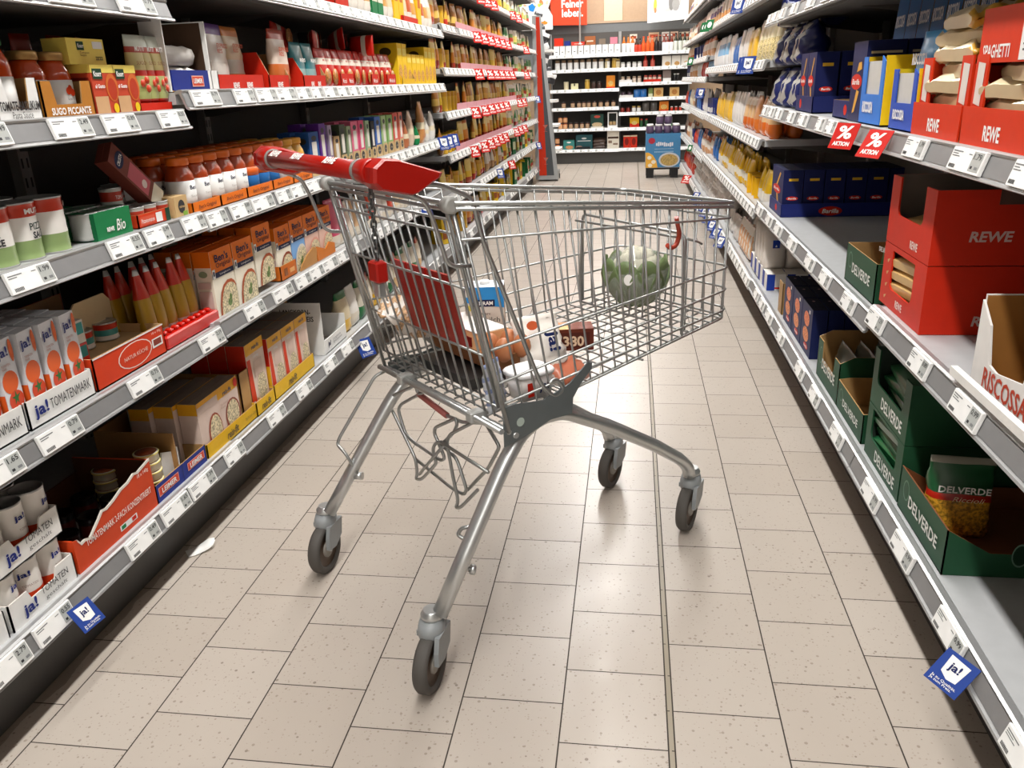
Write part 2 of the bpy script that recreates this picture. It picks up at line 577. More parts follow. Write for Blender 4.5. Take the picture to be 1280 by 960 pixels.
WALLM = mat('b89c80', .7); WALL2 = mat('d9d4cc', .7)
b = MB(); b.box(X0, X1, Y1, Y1 + .1, 0, ZC, WALLM)
b.box(-.42, -.16, Y1 - .02, Y1, 0, ZC, mat('d8c8ac', .7))
struct(b, 'wall_back')
b = MB(); b.box(X0, X1, Y1 - .04, Y1 - .012, 1.2, 1.9, mat('6f7273', .5)); b.box(X0, X1, Y1 - .05, Y1 - .012, 1.9, 1.93, mat('b49a80', .6)); struct(b, 'trim_1')
b = MB(); b.box(X0, X1, Y0 - .1, Y0, 0, ZC, WALL2); struct(b, 'wall_front')
b = MB(); b.box(X0 - .1, X0, Y0, Y1, 0, ZC, WALL2); struct(b, 'wall_left')
b = MB(); b.box(X1, X1 + .1, Y0, Y1, 0, ZC, WALL2); struct(b, 'wall_right')

# ================================================================ shelving
TIP_L, TIP_R, BACK_L, BACK_R = -1.10, .57, -1.62, 1.09
def shelf_board(parent, tip, back, sgn, ya, yb, z, name='shelf'):
    """board with folded front edge; sgn = direction from the back to the aisle"""
    b = MB()
    xf = tip - sgn * .034
    b.box(back, xf, ya, yb, z + .012, z + .041, SHELF)
    b.box(back, xf - sgn * .03, ya, yb, z + .002, z + .012, mat('5a5754', .6))
    for yy in (ya + .006, yb - .009):
        b.prism([(back, z + .012), (xf - sgn * .06, z + .012), (back + sgn * .06, z - .045), (back, z - .045)], 'y', yy, yy + .003, mat('5a5754', .6))
    s = b.build(name, parent)
    b = MB()
    pr = [(-.036, .041), (-.030, .046), (-.019, .0475), (-.0135, .045), (-.0150, .041), (-.0175, .040), (-.0065, .005), (-.001, .004), (.001, 0), (-.003, -.0025), (-.010, .001), (-.024, .038), (-.034, .036)]
    poly = [(tip + sgn * o, z + q) for o, q in pr]
    if sgn > 0: poly = list(reversed(poly))
    b.prism(poly, 'y', ya + .001, yb - .001, RAIL)
    # matt insert the tags clip on
    q = [(tip + sgn * -.0158, z + .0385), (tip + sgn * -.0058, z + .0065)]
    pts = [(q[0][0], ya + .003, q[0][1]), (q[0][0], yb - .003, q[0][1]), (q[1][0], yb - .003, q[1][1]), (q[1][0], ya + .003, q[1][1])]
    b.face(pts, RAILD)
    b.build('price_rail', s)
def bay(side, ya, yb, tips, label, top=2.05, back=True, end=False):
    tip, bk, sg = (TIP_L, BACK_L, 1) if side == 'L' else (TIP_R, BACK_R, -1)
    t = empty('shelving_bay', (0, 0, 0))
    tag(t, label, 'shelving', 'shelving bays along the aisle')
    b = MB()
    b.box(bk, bk - sg * .02, ya, yb, .0, top, PANEL)
    for k in range(1, 5):
        zz = top * k / 5
        b.box(bk, bk + sg * .0015, ya, yb, zz - .002, zz + .002, mat('55514d', .6))
    b.build('back_panel', t)
    b = MB(); b.box(tip - sg * .088, tip - sg * .1, ya, yb, 0, .15, mat('4b4947', .45)); b.box(tip - sg * .1, bk, ya, yb, .135, .15, mat('4b4947', .5)); b.build('plinth', t)
    for yy in (ya, yb - .02):
        b = MB(); b.box(bk, bk + sg * .03, yy, yy + .02, 0, top, mat('9a9896', .4))
        for k in range(int(top / .05)):
            b.box(bk + sg * .03, bk + sg * .0304, yy + .007, yy + .013, .03 + .05 * k, .055 + .05 * k, BLACK)
        b.build('upright', t)
    for z in tips: shelf_board(t, tip, bk, sg, ya, yb, z)
    return t
NL = [.16, .503, .812, 1.068, 1.316, 1.75]
ML = [.155, .512, .806, 1.112, 1.405, 1.76]
FL_ = [.14, .433, .695, .948, 1.20, 1.443, 1.705, 1.98]
NR = [.165, .562, .965, 1.336, 1.70]
MR = [.165, .537, .965, 1.336, 1.70]
FR_ = [.155, .50, .815, 1.157, 1.457, 1.68]
FR2 = [.14, .465, .805, 1.09, 1.25, 1.457, 1.72]
for i, (a, c) in enumerate(((.03, 1.03), (1.03, 2.03))): bay('L', a, c, NL, ('grey shelving bay at left edge nearest the camera', 'grey shelving bay on the left holding tomato cans and sauces')[i])
for i, (a, c) in enumerate(((2.03, 3.05), (3.05, 4.07), (4.07, 5.08))): bay('L', a, c, ML, ('grey shelving bay on the left holding orange rice boxes', 'grey shelving bay on the left behind the red cart handle', 'grey shelving bay on the left with yellow noodle boxes')[i])
for i in range(5): bay('L', 5.08 + 1.014 * i, 5.08 + 1.014 * (i + 1), FL_, f'grey shelving bay of seasoning pouches, {ordn(i + 1)} beyond the noodle boxes')
for i, (a, c) in enumerate(((.03, 1.03), (1.03, 2.03))): bay('R', a, c, NR, ('grey shelving bay at right edge nearest the camera', 'grey shelving bay on the right holding red spaghetti boxes')[i])
for i, (a, c) in enumerate(((2.03, 3.03), (3.03, 4.02))): bay('R', a, c, MR, ('grey shelving bay on the right above green pasta trays', 'grey shelving bay on the right holding dark blue pasta boxes')[i])
for i in range(3): bay('R', 4.02 + 1.033 * i, 4.02 + 1.033 * (i + 1), FR_, f'grey shelving bay of flour and baking goods, {ordn(i + 1)} beyond the blue pasta')
for i in range(3): bay('R', 7.12 + 1.16 * i, 7.12 + 1.16 * (i + 1), FR2, f'grey shelving bay at the far right end, {ordn(i + 1)} past the flour')

# ---- back gondola, seen across the end of the aisle
BL = [.16, .45, .735, .982, 1.247, 1.44]
BRT = [.165, .446, .652, .845, 1.046, 1.245, 1.44]
def back_bay(xa, xb, tips, label):
    t = empty('wall_shelving', (0, 0, 0)); tag(t, label, 'shelving', 'shelving along the back wall')
    b = MB(); b.box(xa, xb, 12.78, 12.80, 0, 1.78, PANEL); b.build('back_panel', t)
    b = MB(); b.box(xa, xb, 12.40, 12.41, 0, .15, mat('4b4947', .45)); b.build('plinth', t)
    for xx in (xa, xb - .02):
        b = MB(); b.box(xx, xx + .02, 12.75, 12.78, 0, 1.78, mat('9a9896', .4)); b.build('upright', t)
    for z in tips:
        b = MB(); b.box(xa, xb, 12.334, 12.78, z + .012, z + .041, SHELF); s = b.build('shelf', t)
        b = MB()
        b.prism([(12.3, z), (12.316, z + .045), (12.336, z + .041), (12.336, z + .02), (12.306, z - .002)], 'x', xa + .001, xb - .001, mat('d9dadb', .35)); b.build('price_rail', s)
back_bay(-1.19, -.19, BL, 'wall shelving straight ahead with jars and green boxes')
back_bay(-.19, .81, BRT, 'wall shelving straight ahead with bottles above blue display')

# ================================================================ price tags
TAGS = []   # (side, y or x, tip z, width, rail name)
def tags_at(side, z, where, rngs):
    for a, c in rngs: TAGS.append((side, (a + c) / 2, z, abs(c - a), where))
def tags_run(side, z, where, a, c, pitch=.124, skip=0.0, seed=1):
    rnd = random.Random(seed + int(z * 100)); y = a + pitch / 2
    while y < c - pitch / 3:
        if rnd.random() >= skip: TAGS.append((side, y, z, pitch - .004, where))
        y += pitch
NLn = 'left nearest shelves'; MLn = 'left middle shelves'; FLn = 'left far shelves'
NRn = 'right nearest shelves'; FRn = 'right far shelves'; BLn = 'back wall shelves'
rn = lambda k, w: f'{ordn(k)} rail up, {w}'
tags_at('L', NL[3], rn(4, NLn), [(1.265, 1.391), (1.507, 1.626), (1.671, 1.80), (1.89, 2.017)])
tags_at('L', NL[4], rn(5, NLn), [(1.40, 1.53), (1.57, 1.72), (1.80, 1.96)])
tags_at('L', NL[2], rn(3, NLn), [(1.04, 1.15), (1.295, 1.418), (1.599, 1.732), (1.752, 1.848), (1.917, 2.02)])
tags_at('L', NL[1], rn(2, NLn), [(1.10, 1.225), (1.273, 1.397), (1.575, 1.699), (1.898, 2.02)])
tags_at('L', NL[0], rn(1, NLn), [(1.02, 1.119), (1.147, 1.247), (1.443, 1.577), (1.60, 1.715), (1.722, 1.86), (1.93, 2.025)])
tags_at('L', ML[3], rn(4, MLn), [(2.055, 2.214), (2.297, 2.429), (2.444, 2.588), (2.592, 2.74), (2.75, 2.885), (2.89, 3.0), (3.01, 3.165), (3.17, 3.29), (3.299, 3.42), (3.425, 3.54)])
tags_run('L', ML[3], rn(4, MLn), 3.54, 5.07, .127)
tags_run('L', ML[4], rn(5, MLn), 2.04, 5.07, .127)
tags_at('L', ML[2], rn(3, MLn), [(2.04, 2.142), (2.176, 2.30), (2.307, 2.466), (2.493, 2.599), (2.614, 2.729), (2.747, 2.891)])
tags_run('L', ML[2], rn(3, MLn), 3.45, 5.07, .127)
tags_at('L', ML[1], rn(2, MLn), [(2.162, 2.30), (2.372, 2.515), (2.55, 2.68), (2.685, 2.805), (2.81, 2.95), (2.968, 3.074)])
tags_run('L', ML[1], rn(2, MLn), 3.12, 4.6, .127, .15)
tags_at('L', ML[0], rn(1, MLn), [(2.21, 2.335), (2.44, 2.575), (2.70, 2.84), (2.908, 3.03), (3.26, 3.38), (3.5, 3.62), (3.9, 4.02), (4.5, 4.62)])
for k, z in enumerate(FL_[:7]): tags_run('L', z, rn(k + 1, FLn), 5.10 if k else 5.6, 10.13, .127, (.55, .12, .02, .02, .02, .02, .02)[k])
tags_at('R', NR[2], rn(3, NRn), [(1.486, 1.627), (1.769, 1.906), (1.28, 1.36), (2.541, 2.66), (2.70, 2.80), (2.96, 3.10), (3.20, 3.32), (3.46, 3.594), (3.65, 3.77), (3.82, 3.95)])
tags_at('R', NR[1], rn(2, NRn), [(1.334, 1.462), (1.589, 1.70), (1.901, 2.02)])
tags_at('R', MR[1], rn(2, 'right middle shelves'), [(2.154, 2.28), (2.442, 2.56), (2.66, 2.80), (2.975, 3.13), (3.271, 3.43), (3.509, 3.66), (3.79, 3.93)])
tags_at('R', NR[0], rn(1, NRn), [(.95, 1.075), (1.253, 1.37), (1.519, 1.655), (1.77, 1.90), (2.12, 2.25), (2.427, 2.55), (2.66, 2.80), (3.05, 3.18), (3.34, 3.48), (3.55, 3.67), (3.72, 3.84)])
tags_at('R', NR[3], rn(4, NRn), [(2.75, 2.87), (3.0, 3.12), (3.3, 3.43), (3.55, 3.68), (3.72, 3.84), (3.87, 3.99)])
for k, z in enumerate(FR_): tags_run('R', z, rn(k + 1, FRn), 4.05, 7.1, .118, (.05, .02, .02, .02, .02, .1)[k])
for k, z in enumerate(FR2): tags_run('R', z, rn(k + 1, 'right farthest shelves'), 7.15, 10.5, .125, .1)
for k, z in enumerate(BL): tags_run('B', z, rn(k + 1, 'back wall left half'), -1.15, -.22, .11, .2)
for k, z in enumerate(BRT): tags_run('B', z, rn(k + 1, 'back wall right half'), -.15, .75, .11, .2)
def tag_mesh(w, var, mb=None):
    b = mb or MB(); h = .0405
    b.bbox(0, .0075, -w / 2, w / 2, -h / 2, h / 2, TAGW, .001)
    x = .0079
    def rr(u0, u1, v0, v1, m, dx=0):
        y0, y1 = -w / 2 + w * u0, -w / 2 + w * u1; z0, z1 = -h / 2 + h * v0, -h / 2 + h * v1
        b.face([(x + dx, y0, z0), (x + dx, y1, z0), (x + dx, y1, z1), (x + dx, y0, z1)], m)
    rr(.68, .97, .12, .93, LCD)
    g = mat('77797b', .5)
    rr(.04, .34, .80, .85, g); rr(.04, .22, .70, .74, g); rr(.54, .64, .76, .80, g)
    if var: rr(.04, .28, .60, .64, g)
    for k in range(9): rr(.06 + .022 * k, .073 + .022 * k, .1, .26, INK)
    rr(.72, .78, .22, .34, INK, .0002); rr(.84, .93, .22, .34, g, .0002)
    if mb is None: return b
protos = {}
def near_key(t):
    s, y, z, wd, wh = t
    return math.hypot(y, 1.145 - z) if s != 'B' else 12.3
TAGS.sort(key=near_key)
PRICES = ['0.99', '1.79', '2.49', '0.79', '1.65', '0.55', '0.89', '1.39', '1.29', '2.19']
SPECIAL = {('L', .503, 1.335): '0.79', ('L', .503, 1.163): '1.65', ('L', .16, 1.197): '0.55', ('L', .16, 1.07): '2.79', ('R', .562, 1.398): '0.99', ('R', .562, 1.645): '0.89', ('L', .812, 1.356): '1.99', ('L', 1.068, 1.567): '2.49', ('L', .503, 1.637): '0.75', ('R', .165, 1.31): '0.99', ('R', .165, 1.587): '0.99', ('L', .16, 1.51): '0.49'}
rest = MB()
railcount = {}
for t in sorted(TAGS, key=lambda t: (t[4], t[1])):
    railcount.setdefault(t[4], []).append(t)
TNUM = {}
for r_, l_ in railcount.items():
    for i_, t in enumerate(l_): TNUM[id(t)] = i_ + 1
for i, t in enumerate(TAGS):
    s, y, z, wd, wh = t
    wq = .105 if wd < .113 else (.122 if wd < .14 else .145)
    if s == 'L': loc = (TIP_L - .0102, y, z + .0235); rz = 0
    elif s == 'R': loc = (TIP_R + .0102, y, z + .0235); rz = PI
    else: loc = (y, 12.3092, z + .0235); rz = -PI / 2; wq = .105
    if i < 300:
        k = (wq, i % 2)
        if k not in protos:
            protos[k] = tag_mesh(wq, i % 2).build('price_tag'); o = protos[k]
        else:
            o = protos[k].copy(); COL.objects.link(o)
        o.location = loc; o.rotation_euler = (0, R(-17), rz)
        end = 'from left' if s == 'B' else 'from near end'
        tag(o, f'white price tag, {ordn(TNUM[id(t)])} {end}, {wh}', 'price tag', 'electronic price tags on the shelf rails')
        pr_ = None
        for (ss, zz, yy), v in SPECIAL.items():
            if ss == s and abs(zz - z) < .01 and abs(yy - y) < .02: pr_ = v
        if near_key(t) < 2.5 and s != 'B':
            o['price'] = pr_ or PRICES[i % 10]
    else:
        mb = MB(); tag_mesh(wq, 0, mb)
        mb.xf(Matrix.Translation(loc) @ Matrix.Rotation(rz, 4, 'Z') @ Matrix.Rotation(R(-17), 4, 'Y'))
        n0 = len(rest.v); rest.v += mb.v
        for f_, m_, s_ in zip(mb.f, mb.m, mb.s):
            rest.f.append(tuple(q + n0 for q in f_)); rest.m.append(rest.mi(mb.mats[m_])); rest.s.append(False)
for o in [o for o in COL.objects if 'price' in o.keys()]:
    v = o['price']; del o['price']
    wq = max(v_.co.y for v_ in o.data.vertices) * 2
    lettering(o, v, (.0083, wq * .325, .0095), (0, 1, 0), (0, 0, 1), wq * .22, .010, INK, .01, name='price_digits')
if rest.f:
    tag(rest.build('price_tags'), 'far white price tags running along the distant shelf rails', 'price tags', kind='stuff')
# ================================================================ shopping cart
CART = empty('shopping_cart', (-.5697, 1.499, 0), math.atan2(.6893, .7245))
tag(CART, 'wire shopping cart with red handle standing diagonally across the aisle floor', 'shopping cart')
CART_M = Matrix.Translation((-.5697, 1.499, 0)) @ Matrix.Rotation(math.atan2(.6893, .7245), 4, 'Z')
def C(u, v, z): return Vector((u, -v, z))
def vs(u): return .262 - .068 * (u - .12) / .81
def lerp(a, b, t): return a + (b - a) * t
UR0, ZR0, UR1, ZR1 = .215, .517, .12, .952       # rear edge of a side wall: bottom, top
UF0, ZF0, UF1, ZF1 = .93, .585, .936, .858       # front edge: bottom, top
WR = .0023
# --- basket
basket = MB()
# U shaped wires: down one side, across the floor, up the other
NS = 19
for k in range(NS):
    t = k / (NS - 1)
    ub, zb = lerp(UR0 + .01, UF0 - .02, t), lerp(ZR0, ZF0, t)
    ut, zt = lerp(UR1 + .01, UF1 - .02, t), lerp(ZR1, ZF1, t)
    pts = [C(ut, -vs(ut), zt), C(ub, -vs(ub), zb + .006), C(ub, -vs(ub) + .004, zb), C(ub, vs(ub) - .004, zb), C(ub, vs(ub), zb + .006), C(ut, vs(ut), zt)]
    basket.tube(bend(pts, .012, 3), WR, CHROME, 6)
NV = 12
for k in range(NV):
    q = lerp(-.175, .175, k / (NV - 1))
    vr = q * .245 / .185
    pts = [C(UF1, q, ZF1), C(UF0, q, ZF0 - .004), C(UR0, vr, ZR0 - .004)]
    basket.tube(bend(pts, .014, 3), WR, CHROME, 6)
def girdle(zr, ur, zf, uf, r, off=0.0, rc=.03, mb=basket):
    vr, vf = vs(ur) + off, vs(uf) + off
    pts = [C(ur, -vr, zr), C(uf, -vf, zf), C(uf, vf, zf), C(ur, vr, zr)]
    mb.tube(bend(pts, rc, 5), r, CHROME, 6)
girdle(.891, .130, .827, .935, .0028, .002)
girdle(.675, .180, .711, .933, .0028, .002)
girdle(.604, .198, .657, .932, .0028, .002)
girdle(.559, .206, .607, .931, .0028, .002)
girdle(.522, .214, .588, .925, .0028, .002)
for u_ in (.4, .62): basket.tube([C(u_, -vs(u_), lerp(ZR0, ZF0, (u_ - UR0) / .715) - .007), C(u_, vs(u_), lerp(ZR0, ZF0, (u_ - UR0) / .715) - .007)], .0028, CHROME, 6)
BK = basket.build('wire_basket', CART)
rim = MB()
girdle(.956, .118, .862, .940, .0048, .004, .03, rim)
girdle(.946, .120, .852, .939, .0045, .004, .03, rim)
rim.build('top_rim', CART)
# --- rear gate hinged at the top, leaning forward at the foot
g = MB()
def G(v, z): return C(.115 + (.954 - z) * .2278, v, z)
for k in range(13):
    v = lerp(-.225, .225, k / 12)
    g.tube([G(v, .925), G(v * .98, .523)], .0025, CHROME, 6)
for z in (.925, .90, .795, .66, .55): g.tube([G(-.243, z), G(.243, z)], .0026, CHROME, 6)
g.tube([G(-.243, .55), G(-.243, .93), G(-.243, .95)], .0036, CHROME, 6)
g.tube([G(.243, .55), G(.243, .93), G(.243, .95)], .0036, CHROME, 6)
g.tube([G(-.25, .955), G(.25, .955)], .0052, CHROME, 8)
g.tube([G(-.25, .943), G(.25, .943)], .004, CHROME, 8)
GT = g.build('rear_gate', CART)
for s in (-1, 1):
    b = MB(); b.lathe([(.011, -.012), (.015, -.010), (.015, .010), (.011, .012)], mat('a6a6a2', .4), tuple(G(s * .256, .952)), 14, axis='y'); b.build('hinge_collar', GT)
# --- thick corner tubes at the rear of the basket and sloping arms to the handle
for s in (-1, 1):
    a = MB()
    a.tube(bend([C(.03, s * .262, .995), C(.094, s * .262, .990), C(.158, s * .262, .962), C(.178, s * .260, .884), C(.308, s * .250, .574), C(.345, s * .2455, .536), C(.372, s * .2445, .548), C(.352, s * .244, .575), C(.330, s * .246, .570)], .018, 4), .0046, CHROME, 8)
    a.build('handle_strut', CART)
    a = MB()
    a.tube(bend([C(.015, s * .266, .988), C(.060, s * .268, .968), C(.075, s * .267, .935), C(.098, s * .265, .858), C(.112, s * .264, .847), C(.15, s * .259, .842)], .014, 4), .0042, CHROME, 8)
    a.build('gate_stop', CART)
    a = MB()
    a.tube([C(.118, s * .258, .952), C(.216, s * .263, .50)], .0048, CHROME, 8)
    a.build('corner_post', CART)
# --- handle
h = MB()
h.lathe([(.0165, -.205), (.0165, .205)], REDPL, tuple(C(-.018, 0, 1.018)), 22, axis='y')
HB = h.build('handle_bar', CART)
for v in (-.158, -.045, .105):
    ang = R(50)
    nrm = Vector((-math.cos(ang), 0, math.sin(ang)))
    lettering(HB, 'REWE', C(-.018, v, 1.018) + nrm * .0172, (0, -1, 0), Vector((0, -1, 0)).cross(nrm) * -1, .048, .015, WHITE, .05, .15, name='printed_word')
for s in (-1, 1):
    b = MB(); b.lathe([(.0178, -.004), (.0195, -.002), (.0195, .002), (.0178, .004)], mat('8a8480', .4), tuple(C(-.018, s * .2, 1.018)), 22, axis='y'); b.build('handle_ring', CART)
    b = MB()
    cz = C(-.018, 0, 1.018)
    # socket swelling into the wedge shaped cap
    prof = [(.0175, .205), (.020, .212), (.022, .235), (.020, .250)]
    b.lathe([(r_, (-s) * y_) for r_, y_ in prof] if s < 0 else [(r_, -y_) for r_, y_ in reversed(prof)], REDPL, tuple(cz), 20, axis='y')
    def oval(k, v):
        pts = []
        P0 = [(-.036, 1.004), (-.034, 1.028), (-.016, 1.041), (.012, 1.038), (.096, 1.010), (.092, 1.003), (.048, .981), (.034, .978), (-.024, .992)]
        cx, cy = .02, 1.010
        return [C(cx + (p[0] - cx) * k, v, cy + (p[1] - cy) * k) for p in P0]
    vv = [s * q for q in (.226, .236, .268, .277, .281)]
    kk = [.80, .97, 1.0, .97, .88]
    b.loft([oval(k_, v_) for k_, v_ in zip(kk, vv)] if s > 0 else list(reversed([oval(k_, v_) for k_, v_ in zip(kk, vv)])), REDPL, sm=False)
    b.build('end_cap', CART)
# --- coin lock hanging on its chain from the right end of the handle
lk = MB()
cx, cv = -.020, .236
z = .990
for k in range(11):
    pts = []
    for j in range(10):
        a = 2 * PI * j / 10
        du, dz = .0046 * math.cos(a), .0078 * math.sin(a)
        pts.append(C(cx + (du if k % 2 else 0), cv + (0 if k % 2 else du), z + dz))
    lk.tube(pts, .0020, mat('5f6060', .35, .8), 5, closed=True)
    z -= .0112
CH = lk.build('chain', CART)
b = MB(); b.bbox(cx - .011, cx + .011, -cv - .017, -cv + .017, z - .030, z + .006, REDPL, .003); cl = b.build('coin_lock', CART)
b = MB(); b.bbox(cx - .007, cx + .007, -cv - .010, -cv + .010, z - .056, z - .030, CHROME2, .002); b.build('lock_tongue', cl)
# --- folding child seat panel behind the gate wires
b = MB()
def S_(v, z, o=.018): return C(.115 + (.954 - z) * .2278 + o, v, z)
def seatq(vt0, vt1, z0, z1, m, t=.006):
    ff = [S_(vt0, z0), S_(vt1, z0), S_(vt1, z1), S_(vt0, z1)]; bk = [S_(vt0, z0, .018 + t), S_(vt1, z0, .018 + t), S_(vt1, z1, .018 + t), S_(vt0, z1, .018 + t)]
    b.face(ff, m); b.face(list(reversed(bk)), m)
    for j in range(4): b.face([bk[j], bk[(j + 1) % 4], ff[(j + 1) % 4], ff[j]], m)
seatq(-.085, .148, .645, .785, REDPL)
for v0, v1 in ((-.085, -.025), (-.018, .055), (.062, .148)): seatq(v0, v1, .785, .803, REDPL)
b.build('child_seat', CART)
# --- partition and hook in the front of the basket
b = MB()
pz0 = lerp(ZR0, ZF0, (.785 - UR0) / .715) + .006
for k in range(9):
    v = lerp(-.19, .19, k / 8); b.tube([C(.785, v, .80), C(.785, v, pz0)], .0022, CHROME, 6)
b.tube(bend([C(.80, -.200, pz0), C(.80, -.200, .812), C(.76, .204, .812), C(.76, .204, pz0)], .02, 4), .0036, CHROME, 6)
b.tube(bend([C(.768, -.19, .800), C(.768, .20, .800), C(.80, .205, .79), C(.815, .205, .782)], .014, 3), .003, CHROME, 6)
b.tube([C(.785, -.2, pz0), C(.785, .2, pz0)], .003, CHROME, 6)
b.build('wire_partition', CART)
b = MB(); b.tube(bend([C(.735, .199, .852), C(.742, .196, .838), C(.757, .19, .81), C(.752, .186, .786), C(.735, .186, .78), C(.722, .186, .79)], .01, 3), [.0045] * 20, REDPL, 6, flat=1.6) if False else b.tube(bend([C(.735, .199, .852), C(.742, .196, .838), C(.757, .19, .81), C(.752, .186, .786), C(.735, .186, .78), C(.722, .186, .79)], .01, 3), .0055, mat('a83a22', .4), 6)
b.build('bag_hook', CART)
# --- chassis
def side(u): return .27 - .1314 * u
for s in (-1, 1):
    b = MB()
    pts = [(.028, .158), (.121, .292), (.210, .418), (.262, .474), (.318, .493), (.388, .484), (.534, .404), (.714, .292), (.822, .216), (.852, .185), (.860, .158)]
    b.tube(bend([C(u, s * side(u), z) for u, z in pts], .03, 4), .0178, CHROME2, 14, flat=.86)
    st = b.build('chassis_tube', CART)
    # welded weather strip along the top of the tube
    b = MB(); b.tube([C(u, s * (side(u) + .001), z + .0155) for u, z in pts[4:9]], .004, CHROME2, 6); b.build('weld_seam', st)
    # gusset plate that carries the basket
    b = MB()
    poly = [(.206, .470), (.206, .553), (.235, .553), (.31, .540), (.385, .556), (.440, .590), (.452, .586), (.450, .572), (.418, .548), (.395, .522), (.392, .488), (.33, .492), (.27, .478)]
    if s < 0: poly = [(.225, .478), (.222, .512), (.26, .520), (.31, .518), (.385, .536), (.440, .566), (.452, .566), (.450, .555), (.418, .535), (.395, .515), (.392, .488), (.33, .492), (.27, .478)]
    A = [C(u, s * (vs(u) + .0035), z) for u, z in poly]; B = [C(u, s * (vs(u) + .0065), z) for u, z in poly]
    m_ = mat('737a7c', .42, .4)
    if s < 0: pass
    if s > 0: b.face(A, m_); b.face(list(reversed(B)), m_)
    else: b.face(list(reversed(A)), m_); b.face(B, m_)
    for j in range(len(poly)):
        jj = (j + 1) % len(poly); b.face([A[j], A[jj], B[jj], B[j]], m_)
    gp = b.build('gusset_plate', CART)
    b = MB()
    cc = C(.248, s * (vs(.248) + .0075), .512)
    ring = [cc + Vector((.0095 * math.cos(2 * PI * k / 16), 0, .0095 * math.sin(2 * PI * k / 16))) for k in range(16)]
    b.face(ring if s < 0 else list(reversed(ring)), mat('a9bab0', .4)); b.face([p + Vector((0, -s * .0002, 0)) for p in (ring if s < 0 else list(reversed(ring)))], mat('b4c2ba', .4))
    b.build('round_sticker', gp)
# cross bars under the rear of the basket
b = MB()
for u, z, r_ in ((.20, .505, .0062), (.218, .499, .0055), (.235, .487, .0065)):
    b.tube([C(u, -.262, z), C(u, .262, z)], r_, CHROME2, 8)
b.tube(bend([C(.235, -.25, .487), C(.255, -.24, .47), C(.255, .24, .47), C(.235, .25, .487)], .02), .006, CHROME2, 8)
cb_ = b.build('cross_bars', CART)
for v in (-.145, .155):
    b = MB(); b.bbox(.190, .235, -v - .012, -v + .012, .492, .516, mat('a9a9a6', .4), .003); b.build('clamp', cb_)
# --- lower rack of bent wire with a pink grip
b = MB()
def rk(pts, r_=.0041): b.tube(bend([C(*p) for p in pts], .018, 4), r_, CHROME, 7)
rk( [(0.215, -0.103, 0.498), (0.215, -0.243, 0.428), (0.215, -0.263, 0.407), (0.215, -0.14, 0.294), (0.215, -0.139, 0.256), (0.215, -0.149, 0.236), (0.215, -0.118, 0.248), (0.215, -0.036, 0.323), (0.215, -0.052, 0.35), (0.215, -0.038, 0.372), (0.215, -0.007, 0.386)] )
rk( [(0.225, -0.055, 0.501), (0.225, -0.216, 0.412), (0.225, -0.231, 0.392), (0.225, -0.204, 0.337), (0.225, -0.167, 0.328), (0.225, -0.032, 0.326), (0.225, -0.014, 0.34), (0.225, -0.055, 0.388), (0.225, -0.051, 0.404), (0.225, 0.045, 0.458), (0.225, 0.051, 0.446), (0.225, 0.031, 0.417), (0.225, -0.014, 0.381)] )
rk( [(0.212, 0.161, 0.496), (0.212, 0.037, 0.42), (0.212, 0.022, 0.397), (0.212, 0.04, 0.314), (0.212, 0.056, 0.262), (0.212, 0.041, 0.239), (0.212, 0.064, 0.249), (0.212, 0.141, 0.325)] )
rk( [(0.222, -0.036, 0.374), (0.222, 0.044, 0.362), (0.222, 0.078, 0.297), (0.222, 0.067, 0.28), (0.222, 0.019, 0.274), (0.222, -0.156, 0.287)] )
rk( [(0.205, 0.01, 0.394), (0.205, 0.198, 0.391)] )
rk( [(0.23, 0.155, 0.484), (0.23, 0.206, 0.445), (0.23, 0.196, 0.429), (0.23, 0.159, 0.377), (0.23, 0.068, 0.289)] )
rk( [(0.208, 0.015, 0.388), (0.208, -0.051, 0.326), (0.208, -0.115, 0.265)] )
rack = b.build('crate_rack', CART)
b = MB(); b.tube([C(.228, -.120, .466), C(.230, .000, .449)], .0072, mat('b5625c', .5), 10); b.build('pink_grip', rack)
b = MB(); b.tube(bend([C(.222, -.128, .500), C(.226, -.123, .468), C(.230, .0, .449), C(.232, .06, .452), C(.232, .16, .482)], .01), .0042, CHROME2, 7); b.build('pull_rod', rack)
# wire guard on the left rear leg, bolt and hook on the right one
b = MB()
b.tube(bend([C(.215, -.262, .490), C(.19, -.272, .48), C(.085, -.287, .338), (C(.078, -.287, .322)), C(.086, -.262, .306), C(.104, -.236, .245)], .014, 4), .0042, CHROME, 7)
b.tube([C(.098, -.248, .246), C(.112, -.232, .246)], .010, CHROME2, 8)
b.build('leg_guard', CART)
b = MB()
b.tube(bend([C(.14, .244, .312), C(.116, .222, .302), C(.110, .218, .288), C(.124, .240, .274), C(.134, .250, .284)], .006, 3), .0042, CHROME, 7)
b.build('leg_hook', CART)
b = MB()
b.tube([C(.09, .250, .235), C(.112, .262, .228)], .006, CHROME2, 8); b.tube([C(.109, .261, .229), C(.118, .265, .226)], .0105, CHROME2, 6)
b.build('leg_bolt', CART)
